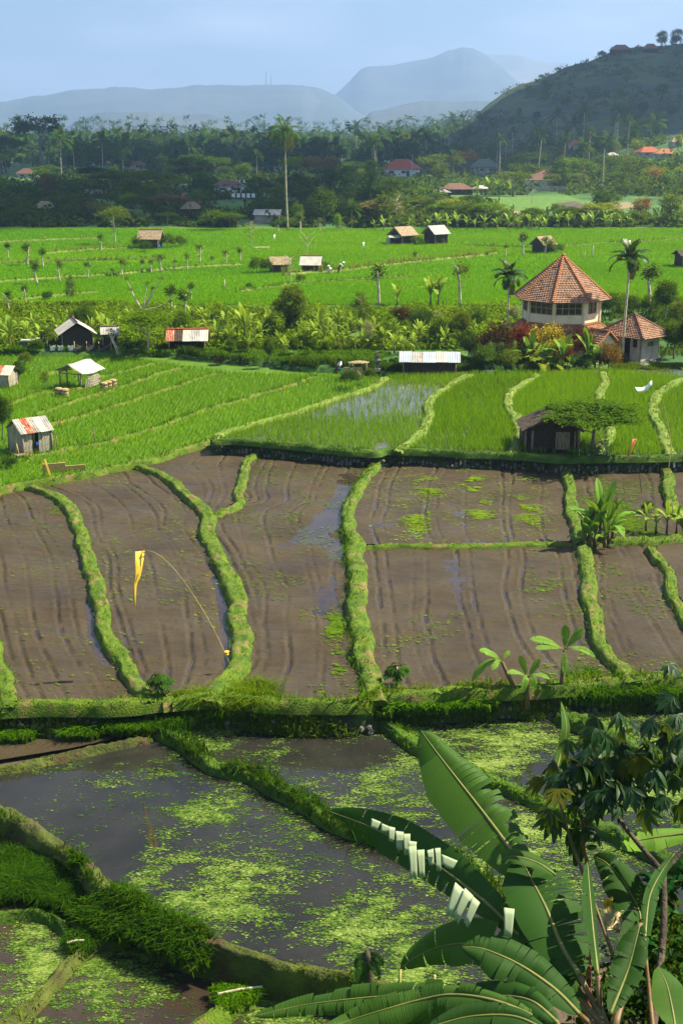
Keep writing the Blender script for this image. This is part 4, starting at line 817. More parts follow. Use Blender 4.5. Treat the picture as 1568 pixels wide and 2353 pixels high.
# ------------------------------------------------------------------ vegetation builders
def nrm(a): return a / (np.linalg.norm(a, axis=-1, keepdims=True) + 1e-9)
def leaf_cards(C_, L, Wd, rng, up=.5):
    N = len(C_); n = nrm(rng.normal(0, 1, (N, 3)) + np.array([0, 0, up * 2])); t = nrm(np.cross(n, rng.normal(0, 1, (N, 3)))); b = np.cross(n, t)
    L = np.broadcast_to(L, N)[:, None]; Wd = np.broadcast_to(Wd, N)[:, None]
    V = np.stack([C_ - t * L / 2, C_ + b * Wd / 2 + n * Wd * .15, C_ + t * L / 2 - n * L * .12, C_ - b * Wd / 2 + n * Wd * .15], 1).reshape(-1, 3)
    return V, np.arange(4 * N).reshape(N, 4)
def crown_me(name, seed, nc, nl, rad, cz, rc, leaf, flat=.7, shell=.55, up=.5, mat=None, lobes=.3, under=None):
    rng = np.random.default_rng(seed); d = nrm(rng.normal(0, 1, (nc, 3)))
    if under is not None: d[:, 2] = np.where(d[:, 2] < under, -d[:, 2] * .5 + under, d[:, 2]); d = nrm(d)
    lob = 1 - lobes * (.5 + .5 * np.sin(d[:, 0] * 4 + seed) * np.sin(d[:, 1] * 4 + seed * 2) + .3 * np.sin(d[:, 2] * 5 + seed))
    r = (shell + (1 - shell) * rng.random(nc) ** .5) * lob
    ctr = d * r[:, None] * np.array(rad) + np.array([0, 0, cz])
    P = np.repeat(ctr, nl, 0) + rng.normal(0, 1, (nc * nl, 3)) * np.array([rc, rc, rc * flat])
    V, F = leaf_cards(P, leaf * rng.uniform(.6, 1.35, len(P)), leaf * .55 * rng.uniform(.7, 1.3, len(P)), rng, up)
    cr = np.repeat(rng.random(nc), nl) * .6 + rng.random(len(P)) * .4
    return build_me(name, V, [F], [mat or M['leaf_mid']], cr)
def trunk_me(name, seed, h, r0, mat, nb=4, spread=.25, lean=.06, top=.8):
    rng = random.Random(seed); mb = MB(); lx, ly = rng.uniform(-lean, lean), rng.uniform(-lean, lean)
    pts = [(lx * t * t + rng.uniform(-.01, .01), ly * t * t + rng.uniform(-.01, .01), h * t) for t in (0, .15, .4, .7, 1)]
    mb.tube(pts, [r0 * 1.35, r0, r0 * .85, r0 * .65, r0 * .4], 7)
    for k in range(nb):
        a = rng.uniform(0, 2 * PI) ; t = rng.uniform(.45, .95); b = Vector((lx * t * t, ly * t * t, h * t)); L = spread * rng.uniform(.6, 1.1)
        e = b + Vector((math.cos(a) * L, math.sin(a) * L, L * rng.uniform(.5, 1.0) * top)); m = (b + e) / 2 + Vector((0, 0, L * .1))
        mb.tube([b, m, e], [r0 * .5, r0 * .33, r0 * .12], 5, cap=False)
    return mb.me(name, M[mat], True)
TREES = {}
def proto(kind, var):
    k = (kind, var)
    if k in TREES: return TREES[k]
    s = var * 13 + hash(kind) % 7 if False else var * 13 + sum(map(ord, kind)) % 50
    if kind == 'round':   c = crown_me('crown', s, 70, 22, (.36, .36, .34), .63, .055, .060, .8); t = trunk_me('trunk', s, .62, .022, 'bark_dark')
    elif kind == 'spread': c = crown_me('crown', s, 80, 20, (.55, .55, .24), .74, .060, .058, .5, .5, .7, under=-.25); t = trunk_me('trunk', s, .72, .024, 'bark', 6, .38)
    elif kind == 'tall':  c = crown_me('crown', s, 65, 20, (.22, .22, .42), .57, .045, .052, 1.0, .4); t = trunk_me('trunk', s, .75, .02, 'bark', 5, .14)
    elif kind == 'loose': c = crown_me('crown', s, 38, 18, (.33, .33, .36), .62, .045, .052, .9, .3, .3); t = trunk_me('trunk', s, .8, .017, 'bark', 7, .26)
    elif kind == 'bush':  c = crown_me('crown', s, 55, 22, (.55, .5, .48), .45, .085, .085, .9, .5, .4, under=-.4); t = trunk_me('trunk', s, .5, .02, 'bark', 5, .3)
    elif kind == 'airy':  c = crown_me('crown', s, 30, 14, (.30, .30, .40), .60, .045, .040, .9, .2, .3); t = trunk_me('trunk', s, .88, .014, 'bark_pale', 9, .28)
    elif kind == 'nbush': c = crown_me('crown', s, 85, 40, (.55, .5, .48), .45, .080, .062, .9, .45, .4, under=-.4); t = trunk_me('trunk', s, .5, .02, 'bark', 5, .3)
    elif kind == 'nround': c = crown_me('crown', s, 120, 40, (.37, .37, .33), .64, .05, .042, .8, .5, .4); t = trunk_me('trunk', s, .62, .025, 'bark', 6, .25)
    elif kind == 'nloose': c = crown_me('crown', s, 60, 34, (.30, .30, .38), .60, .045, .038, .9, .3, .3); t = trunk_me('trunk', s, .85, .017, 'bark_pale', 8, .24)
    elif kind == 'feather': c = crown_me('crown', s, 150, 46, (.75, .60, .30), .66, .075, .05, .22, .35, 1.6, under=-.2, lobes=.3); t = trunk_me('trunk', s, .68, .022, 'bark_pale', 7, .45, top=.6)
    elif kind == 'pollard':
        c = crown_me('crown', s, 10 + 5 * (var % 3), 24, (.17, .17, .24), .80, .045, .058, 1.2, .2, .2, lobes=.7); t = trunk_me('trunk', s, .84, .032, 'bark_pale', 4, .16, .12)
    elif kind == 'bare':
        c = crown_me('crown', s, 12, 8, (.26, .26, .2), .78, .05, .04, .8, .3); t = trunk_me('trunk', s, .8, .016, 'bark_pale', 9, .42, .1, 1.5)
    elif kind == 'palmate_sapling': c = None; t = None
    TREES[k] = (c, t); return TREES[k]
AUTO = []
NV = {'round': 4, 'spread': 3, 'tall': 3, 'loose': 3, 'bush': 4, 'airy': 3, 'nbush': 4, 'nround': 3, 'nloose': 3, 'feather': 2, 'pollard': 6, 'bare': 3}
def set_mat(o, m):
    o.material_slots[0].link = 'OBJECT'; o.material_slots[0].material = M[m]
def tree(kind, loc, h, mat, rng, label=None, name='broadleaf_tree', cat='tree', group=None, ws=1.0, px=None, py=None, desc=None, trunkmat=None):
    var = rng.randrange(NV[kind]); c, t = proto(kind, var)
    r = thing(name, label, cat, loc, rng.uniform(0, 2 * PI), (h * ws, h * ws, h), group)
    tr = link('trunk', t, r); cr = link('crown', c, r)
    if mat: set_mat(cr, mat)
    if trunkmat: set_mat(tr, trunkmat)
    if desc: AUTO.append((r, desc, px, py))
    return r
# palms
def frond_me(name, seed, n=20, ll=.22, a0=60, a1=-60, wid=.028, stiff=.5, mat='palm_leaf', vshape=.35, droop=.35):
    rng = np.random.default_rng(seed); T = np.linspace(0, 1, n + 1); ang = np.radians(a0 + (a1 - a0) * T ** 1.15)
    x = np.concatenate([[0], np.cumsum(np.cos(ang[:-1]) / n)]); z = np.concatenate([[0], np.cumsum(np.sin(ang[:-1]) / n)])
    V = []; F = []; m = []
    for i in range(n + 1):          # rachis as a thin three-sided rod
        r = .014 * (1 - .8 * T[i]); V += [(x[i], -r, z[i]), (x[i], r, z[i]), (x[i], 0, z[i] - r * 1.3)]
    for i in range(n):
        for j in range(3): F.append([3 * i + j, 3 * i + (j + 1) % 3, 3 * i + 3 + (j + 1) % 3, 3 * i + 3 + j]); m.append(1)
    for i in range(2, n + 1):
        t = T[i]; L = ll * (math.sin(PI * min(1, .18 + t * .82)) ** .6 + .15) * rng.uniform(.85, 1.1)
        for sd in (-1, 1):
            tan = np.array([math.cos(ang[i]), 0, math.sin(ang[i])]); up = np.array([-math.sin(ang[i]), 0, math.cos(ang[i])])
            d = nrm(np.array([0, sd, 0]) * (1 - .35 * t) + tan * (.45 + .6 * t) + up * (vshape * (1 - t) - .1) + rng.normal(0, .06, 3))
            p0 = np.array([x[i], 0, z[i]]); mid = p0 + d * L * .55; tip = p0 + d * L + np.array([0, 0, -droop * L])
            wv = nrm(np.cross(d, up)) * wid * .5; b = len(V)
            V += [p0 - wv * .5, p0 + wv * .5, mid + wv, mid - wv, tip]; F += [[b, b + 1, b + 2, b + 3], [b + 3, b + 2, b + 4]]; m += [0, 0]
    me = bpy.data.meshes.new(name); me.from_pydata([tuple(map(float, v)) for v in V], [], F); me.materials.append(M[mat]); me.materials.append(M['midrib'])
    me.polygons.foreach_set('material_index', m); a = me.attributes.new('rnd', 'FLOAT', 'FACE'); a.data.foreach_set('value', rng.random(len(F)).astype(np.float32)); me.update(); return me
FR = {}
def fronds(kind):
    if kind in FR: return FR[kind]
    if kind == 'coco': L = [frond_me('frond', 100 + i, 18, .24, a0, a1, .034, droop=.5) for i, (a0, a1) in enumerate([(75, 20), (50, -35), (25, -70), (-5, -85)])]
    elif kind == 'areca': L = [frond_me('frond', 120 + i, 16, .30, a0, a1, .075, mat='palm_areca', droop=.25, vshape=.5) for i, (a0, a1) in enumerate([(85, 35), (65, -25), (45, -60), (15, -85)])]
    else: L = [frond_me('frond', 140 + i, 9, .26, a0, a1, .07, droop=.5) for i, (a0, a1) in enumerate([(75, 20), (50, -35), (25, -70), (-5, -85)])]
    FR[kind] = L; return L
def palm_trunk_me(seed, lean, r, n=9, seg=14, mat='palm_trunk'):
    rng = random.Random(seed); mb = MB(); pts = []; rd = []
    for i in range(seg + 1):
        t = i / seg; pts.append((lean * (t * t * .7 + .3 * t) + .004 * math.sin(t * 5 + seed), .005 * math.sin(t * 4 + seed), t)); rd.append(r * (1.5 if i == 0 else 1.12 - .35 * t) * (1 + .05 * (i % 2)))
    mb.tube(pts, rd, n); return mb.me('trunk', M[mat], True)
LOWP = {}
def low_crown(var):
    if var in LOWP: return LOWP[var]
    rng = random.Random(var + 5); fr = fronds('low'); V = []; F = []; m = []; rv = []
    for k in range(17):
        f = fr[k % 4]; Mx = Matrix.Rotation(k * 2.4 + rng.uniform(-.3, .3), 4, 'Z') @ Matrix.Scale(rng.uniform(.8, 1.1), 4); b = len(V)
        V += [tuple(Mx @ v.co) for v in f.vertices]; q = rng.random()
        for p in f.polygons: F.append([b + i for i in p.vertices]); m.append(0); rv.append(q * .5 + rng.random() * .5)
    me = bpy.data.meshes.new('crown'); me.from_pydata(V, [], F); me.materials.append(M['palm_leaf']); a = me.attributes.new('rnd', 'FLOAT', 'FACE'); a.data.foreach_set('value', rv); me.update()
    LOWP[var] = me; return me
PTR = {}
def palm_low(loc, h, fl, rng, label=None, desc=None, px=None, py=None, group=None, name='coconut_palm'):
    v = rng.randrange(6)
    if v not in PTR: PTR[v] = palm_trunk_me(v, random.Random(v).uniform(-.07, .07), .016, 6, 8)
    r = thing(name, label, 'palm', loc, rng.uniform(0, 6.28), 1.0, group)
    tr = link('trunk', PTR[v], r, sc=(h, h, h)); top = max(PTR[v].vertices, key=lambda q: q.co.z).co
    cr = link('crown', low_crown(v % 3), r, (top.x * h, top.y * h, h), (0, 0, rng.uniform(0, 6)), fl)
    if desc: AUTO.append((r, desc, px, py))
    return r
def palm_hi(kind, loc, h, fl, label, rng, nf=16, lean=0, r=.011, tm='palm_trunk', dead=0, name='coconut_palm', shaft=None, rz=0):
    t = thing(name, label, 'palm', loc, rz); top = Vector((lean * h, 0, h))
    link('trunk', palm_trunk_me(rng.randrange(99), lean, r, 9, 22, tm), t, sc=h)
    if shaft:
        mb = MB(); mb.tube([top + Vector((0, 0, -.75)), top + Vector((0, 0, -.5)), top + Vector((0, 0, .1))], [.07, .10, .05], 8); mb.obj('crownshaft', M['leaf_mid' if False else 'petiole'], t, True); top = top + Vector((0, 0, -.05))
    fr = fronds(kind)
    for k in range(nf):
        q = [0, 1, 2, 3, 1, 2][k % 6]; o = link('frond', fr[q], t, top, (0, 0, k * 2.399 + rng.uniform(-.3, .3)), fl * rng.uniform(.85, 1.12))
    for k in range(dead):
        o = link('dead_frond', fr[3], t, top - Vector((0, 0, .15)), (0, R(35), k * 2.1 + 1), fl * .85); set_mat(o, 'palm_dry')
    return t
# bananas
def blade(mid, side, nor, wl, wr, rng, tears=.35, fold=(.1, .5), droop=.5, ac=3, slit=.06, uvw=1.0, flip=None):
    """a leaf blade from its midrib: two halves cut into strips where it is torn; returns V, F, uv, rnd"""
    n = len(mid); V = []; F = []; UV = []; RV = []
    T2 = tears if isinstance(tears, tuple) else (tears, tears); D2 = droop if isinstance(droop, tuple) else (droop, droop)
    for sd, wd in ((1, wr), (-1, wl)):
        tears, droop = (T2[0], D2[0]) if sd > 0 else (T2[1], D2[1]); i = 0
        while i < n - 1:
            j = i + 1
            while j < n - 1 and rng.random() > tears: j += 1
            f0 = rng.uniform(*fold); dr = droop * rng.uniform(.5, 1.4); q = rng.random(); sk = rng.uniform(-.15, .15) if j < n - 1 or i > 0 else 0
            fl = 1.0
            if flip is not None and rng.random() < flip: dr += 2.2
            b = len(V); rows = j - i + 1
            for r in range(rows):
                k = i + r; c = mid[k].copy()
                trim = slit if (r == 0 and i > 0) else (-slit if (r == rows - 1 and j < n - 1) else 0)
                tg = mid[min(k + 1, n - 1)] - mid[max(k - 1, 0)]
                p = c.copy(); a = f0
                for s in range(ac + 1):
                    t = s / ac; V.append(tuple(p + tg * (trim * t + sk * .3 * t)))
                    UV.append((k / (n - 1) * uvw, .5 + sd * t * .5))
                    st = wd[k] / ac; p = p + st * (math.cos(a) * side[k] * sd + math.sin(a) * nor[k]); a -= dr / ac
            for r in range(rows - 1):
                for s in range(ac):
                    a_ = b + r * (ac + 1) + s; f = [a_, a_ + 1, a_ + ac + 2, a_ + ac + 1]
                    F.append(f if sd > 0 else f[::-1]); RV.append(q)
            i = j
    return np.array(V), np.array(F), np.array(UV), np.array(RV)
def rib_me(mid, r0, mat='midrib', n=5):
    mb = MB(); k = len(mid); mb.tube([tuple(p) for p in mid], [r0 * (1 - .8 * i / (k - 1)) for i in range(k)], n); return mb.me('midrib', M[mat], True)
def std_leaf(seed, a0, a1, wid=.15, mat='banana', n=14, tears=.25, pet=.13):
    rng = random.Random(seed); T = np.linspace(0, 1, n); ang = np.radians(a0 + (a1 - a0) * T ** 1.2)
    x = np.concatenate([[0], np.cumsum(np.cos(ang[:-1]) / (n - 1))]); z = np.concatenate([[0], np.cumsum(np.sin(ang[:-1]) / (n - 1))])
    mid = np.stack([x, 0 * x, z], 1); nor = np.stack([-np.sin(ang), 0 * x, np.cos(ang)], 1); side = np.repeat([[0, 1.0, 0]], n, 0)
    w = wid * np.clip((T - pet) / (1 - pet), 0, 1) ** .45 * np.clip((1 - T) / .3, 0, 1) ** .55 + .004
    V, F, UV, RV = blade(mid, side, nor, w, w, rng, tears, (.15, .5), .7)
    nb = len(V); k = 4; rv = []; RF = []; base = nb; V2 = list(V)
    for i in range(n):
        r = .018 * (1 - .8 * T[i])
        for j in range(k): a = 2 * PI * j / k; V2.append(mid[i] + np.array([0, math.cos(a) * r, 0]) + nor[i] * (math.sin(a) * r - .008))
    for i in range(n - 1):
        for j in range(k): RF.append([base + i * k + j, base + i * k + (j + 1) % k, base + (i + 1) * k + (j + 1) % k, base + (i + 1) * k + j])
    UV2 = np.vstack([UV, np.zeros((n * k, 2))])
    return build_me('leaf', np.array(V2), [F, np.array(RF)], [M[mat], M['midrib']], np.concatenate([RV, np.zeros(len(RF))]), UV2, True, [0] * len(F) + [1] * len(RF))
BL = {}
def bleaf(v, mat='banana'):
    if (v, mat) not in BL:
        a0, a1 = [(84, 62), (78, 25), (68, -20), (58, -55), (40, -75), (86, 50)][v]; BL[(v, mat)] = std_leaf(200 + v, a0, a1, [.13, .14, .15, .14, .13, .10][v], mat, tears=[.08, .15, .3, .4, .5, .05][v])
    return BL[(v, mat)]
STEM = {}
def banana(loc, stem_h, leaf_l, nl, rng, label=None, mat='banana', lean=0.0, desc=None, px=None, py=None, name='banana_plant', rz=None, order=(0, 1, 2, 3, 1, 2, 4), stem_r=.09, group=None):
    t = thing(name, label, 'banana plant', loc, rng.uniform(0, 6.28) if rz is None else rz, 1.0, group)
    mb = MB(); mb.tube([(0, 0, -.1), (lean * .3 * stem_h, 0, stem_h * .4), (lean * stem_h, 0, stem_h)], [stem_r * 1.25, stem_r, stem_r * .6], 8)
    link('stem', mb.me('stem', M['banana_stem'], True), t)
    top = Vector((lean * stem_h, 0, stem_h * .98))
    for k in range(nl):
        v = order[k % len(order)]; link('leaf', bleaf(v, mat), t, top - Vector((0, 0, .03 * k)), (0, rng.uniform(-.12, .12), k * 2.4 + rng.uniform(-.4, .4)), leaf_l * rng.uniform(.8, 1.15))
    if desc: AUTO.append((t, desc, px, py))
    return t
# palmate leaves (papaya / cassava)
def palmate_me(seed, n=7, mat='leaf_mid', L=1.0, wid=.17, droop=.45, spread=2.5):
    rng = np.random.default_rng(seed); V = []; F = []; rv = []
    for i in range(n):
        a = (i - (n - 1) / 2) / ((n - 1) / 2) * spread / 2 * 1.9 / 1.9; l = L * (1 - .25 * abs(i - (n - 1) / 2) / ((n - 1) / 2)) * rng.uniform(.9, 1.08); d = np.array([math.cos(a), math.sin(a), 0]); s = np.array([-math.sin(a), math.cos(a), 0]); dr = droop * rng.uniform(.6, 1.4)
        b = len(V); pr = [(0, .02), (.3, .75), (.6, 1.0), (.85, .55), (1.0, 0.02)]; q = rng.random()
        for t, w in pr:
            c = d * l * t + np.array([0, 0, -dr * l * t * t])
            V += [c - s * wid * w * l + np.array([0, 0, .05 * w]), c, c + s * wid * w * l + np.array([0, 0, .05 * w])]
        for k in range(len(pr) - 1):
            o = b + 3 * k; F += [[o, o + 1, o + 4, o + 3], [o + 1, o + 2, o + 5, o + 4]]; rv += [q, q]
    return build_me('leaf', np.array(V), [np.array(F)], [M[mat]], rv, smooth=True)
PM = {}
def palmate(v, mat):
    if (v, mat) not in PM: PM[(v, mat)] = palmate_me(300 + v, 7 if v != 2 else 6, mat, droop=[.2, .45, .8][v])
    return PM[(v, mat)]
# ------------------------------------------------------------------ buildings
def quad_panel(mb, a, b, c, d, th, mi=0):
    """a thick panel on four corners (counter-clockwise from outside)"""
    a, b, c, d = map(Vector, (a, b, c, d)); n = (b - a).cross(d - a).normalized() * th
    V = [a, b, c, d, a - n, b - n, c - n, d - n]
    return mb.add(V, [(0, 1, 2, 3), (7, 6, 5, 4), (0, 4, 5, 1), (1, 5, 6, 2), (2, 6, 7, 3), (3, 7, 4, 0)], mi)
def corrugated(mb, a, b, c, d, n=8, amp=.02, th=.01, mi=0):
    """sheet a-b (eave) c-d (ridge) with waves running up the slope"""
    a, b, c, d = map(Vector, (a, b, c, d)); nv = (b - a).cross(d - a).normalized(); G = []
    for r in range(2):
        row = []
        for i in range(2 * n + 1):
            t = i / (2 * n); p = (a.lerp(b, t) if r == 0 else d.lerp(c, t)) + nv * (amp if i % 2 else -amp); row.append(tuple(p))
        G.append(row)
    return mb.grid(np.array(G), mi)
def plank_wall(parent, p0, p1, z0, z1, mat, n, rng, name='plank', th=.025, gap=.12, jag=.05, skip=(), vertical=True, gable=None):
    """upright boards from p0 to p1, each board its own object; gable(t) gives the top height"""
    p0, p1 = Vector(p0), Vector(p1); L = (p1 - p0).length; d = (p1 - p0).normalized(); ang = math.atan2(d.y, d.x); nv = Vector((d.y, -d.x, 0))
    for i in range(n):
        if i in skip: continue
        t = (i + .5) / n; top = (gable(t) if gable else z1) + rng.uniform(-jag, jag * .3); bot = z0 + rng.uniform(-.02, jag)
        mb = MB(); mb.box((0, 0, (top - bot) / 2), (L / n * (1 - gap * rng.random()), th, top - bot)); c = p0 + d * (t * L) + nv * rng.uniform(-.012, .012)
        o = mb.obj(name, mat, parent); o.location = (c.x, c.y, bot); o.rotation_euler = (rng.uniform(-.02, .02), rng.uniform(-.02, .02), ang)
def post(parent, p, h, r, mat, name='post', lean=(0, 0)):
    mb = MB(); mb.tube([(0, 0, 0), (lean[0] * .5 + .01, lean[1] * .5, h / 2), (lean[0], lean[1], h)], [r * 1.05, r, r * .9], 7); return mb.obj(name, M[mat], parent, True, loc=p)
def hut(name, label, loc, w, d, hw, hr, rz, roof, wall, over=.3, sheets=1, planks=0, posts=True, door=None, cat='hut', open_front=False, seed=1, ridge=None, thick=.05, corr=True, window=None, floor=0.0, gable_wall=True):
    """gabled hut; the ridge runs along local X (length w), eaves at +-d/2"""
    rng = random.Random(seed); t = thing(name, label, cat, loc, rz); x, y = w / 2, d / 2
    # walls
    if planks:
        nx = planks; ny = max(3, int(planks * d / w))
        if not open_front: plank_wall(t, (-x, -y, 0), (x, -y, 0), floor, hw, M[wall], nx, rng, skip=door or ())
        plank_wall(t, (x, y, 0), (-x, y, 0), floor, hw, M[wall], nx, rng)
        g = lambda q: hw + hr * (1 - abs(2 * q - 1)) * (d / (d + 2 * over)) - .05
        plank_wall(t, (-x, y, 0), (-x, -y, 0), floor, hw, M[wall], ny, rng, gable=g); plank_wall(t, (x, -y, 0), (x, y, 0), floor, hw, M[wall], ny, rng, gable=g)
    else:
        for (a, b, nm) in ((( -x, -y), (x, -y), 'front_wall'), ((x, -y), (x, y), 'side_wall'), ((x, y), (-x, y), 'back_wall'), ((-x, y), (-x, -y), 'side_wall')):
            if nm == 'front_wall' and open_front: continue
            mb = MB(); av, bv = Vector((*a, 0)), Vector((*b, 0)); dv = (bv - av).normalized(); nv = Vector((dv.y, -dv.x, 0)); L = (bv - av).length
            inset = .04 if nm == 'side_wall' else 0
            a2, b2 = av + dv * inset, bv - dv * inset
            quad_panel(mb, a2 + Vector((0, 0, floor)), b2 + Vector((0, 0, floor)), b2 + Vector((0, 0, hw)), a2 + Vector((0, 0, hw)), .06)
            if nm == 'side_wall' and gable_wall:
                m_ = (a2 + b2) / 2 + Vector((0, 0, hw + hr * d / (d + 2 * over) - .06)); A, B = a2 + Vector((0, 0, hw + .002)), b2 + Vector((0, 0, hw + .002)); nn = nv * .06
                mb.add([A, B, m_, A - nn, B - nn, m_ - nn], [(0, 1, 2), (5, 4, 3), (0, 3, 4, 1), (1, 4, 5, 2), (2, 5, 3, 0)])
            mb.obj(nm, M[wall], t)
        if door:
            mb = MB(); dx, dw, dh = door; mb.box((dx, -y - .012, floor + dh / 2), (dw, .05, dh)); mb.obj('door', M['wood_dark'], t)
        for (wx, wz, ww, wh) in (window or ()):
            mb = MB(); mb.box((wx, -y - .01, wz), (ww + .12, .06, wh + .12)); f = mb.obj('window', M['frame_brown'], t)
            mb = MB(); mb.box((wx, -y - .035, wz), (ww, .03, wh)); mb.obj('pane', M['window_dark'], f)
    # roof: two slopes, each of separate sheets
    ex, ey = x + over, y + over; er = hr; ze = hw - hr * over / y * 0
    for s in (-1, 1):
        for k in range(sheets):
            u0 = -ex + 2 * ex * k / sheets; u1 = -ex + 2 * ex * (k + 1) / sheets; mb = MB(); dz = rng.uniform(0, .02) * (sheets > 1); jy = rng.uniform(-.06, .06) * (sheets > 1)
            za = hw - .02 + dz; zb = hw + er + dz
            if s < 0: a, b, c, dd = (u0, -ey - jy, za), (u1 + .01, -ey - jy, za), (u1 + .01, 0, zb), (u0, 0, zb)
            else: a, b, c, dd = (u1 + .01, ey + jy, za), (u0, ey + jy, za), (u0, 0, zb), (u1 + .01, 0, zb)
            if corr: corrugated(mb, a, b, c, dd, max(3, int((u1 - u0) / .12)), .015)
            else: quad_panel(mb, a, b, c, dd, thick)
            mt = roof[k % len(roof)] if isinstance(roof, (list, tuple)) else roof
            mb.obj('roof_sheet' if sheets > 1 else 'roof_slope', M[mt], t)
    if ridge:
        mb = MB(); mb.tube([(-ex, 0, hw + hr + .03), (ex, 0, hw + hr + .03)], .07, 6); mb.obj('ridge', M[ridge], t)
    if posts:
        for (u, v) in ((-x, -y), (x, -y), (x, y), (-x, y)): post(t, (u * 1.02, v * 1.04, -.1), hw + .12, .05, 'wood')
    return t
def hip_roof(parent, w, d, z, h, ridge_l, mat, over=.5, th=.08, rows=0, name='roof'):
    x, y, r = w / 2 + over, d / 2 + over, ridge_l / 2; mb = MB()
    A, B, C_, D = (-x, -y, z), (x, -y, z), (x, y, z), (-x, y, z); E, F = (-r, 0, z + h), (r, 0, z + h)
    def face(pts):
        rows_ = rows or 1; p = [Vector(q) for q in pts]
        for k in range(rows_):
            f0, f1 = k / rows_, (k + 1) / rows_
            a, b = p[0].lerp(p[-1], f0), p[1].lerp(p[-2], f0); c, d_ = p[1].lerp(p[-2], f1), p[0].lerp(p[-1], f1)
            n = (b - a).cross(d_ - a).normalized() if (d_ - a).length > 1e-4 else Vector((0, 0, 1)); lift = n * (.035 if rows_ > 1 else 0)
            mb.add([a + lift, b + lift, c, d_], [(0, 1, 2, 3)]); mb.add([a + lift, b + lift, b - n * .03, a - n * .03], [(0, 3, 2, 1)])
    face([A, B, F, E]); face([B, C_, F, F]); face([C_, D, E, F]); face([D, A, E, E])
    mb.add([A, B, C_, D], [(0, 3, 2, 1)])
    return mb.obj(name, M[mat], parent)
HB = []
def house(label, px, py, w, d, hw, hr, rz, roof, wall, ridge_l=None, wins=2, name='village_house', base=None, wall_door=True, cat='house', over=.6):
    p = at_ground(px, py) if base is None else base
    if px: r_ = w * .42 * FPX / p[1]; HB.append((px - r_, px + r_, py - (hw + hr) * FPX / p[1], py - 2))
    t = thing(name, label, cat, p, rz); mb = MB(); mb.box((0, 0, hw / 2 - .2), (w, d, hw + .4)); mb.obj('wall', M[wall], t)
    rf = hip_roof(t, w, d, hw, hr, w * .45 if ridge_l is None else ridge_l, roof, over, rows=6)
    for i in range(wins):
        x = -w / 2 + w * (i + .7) / (wins + .4); mb = MB(); mb.box((x, -d / 2 - .02, hw * .58), (w * .14 + .2, .08, hw * .36)); f = mb.obj('window', M['frame_brown'], t)
        mb = MB(); mb.box((x, -d / 2 - .06, hw * .58), (w * .14, .04, hw * .30)); mb.obj('pane', M['window_dark'], f)
    if wall_door: mb = MB(); mb.box((w * .36, -d / 2 - .02, hw * .4), (w * .09 + .2, .08, hw * .78)); mb.obj('door', M['wood_dark'], t)
    return t
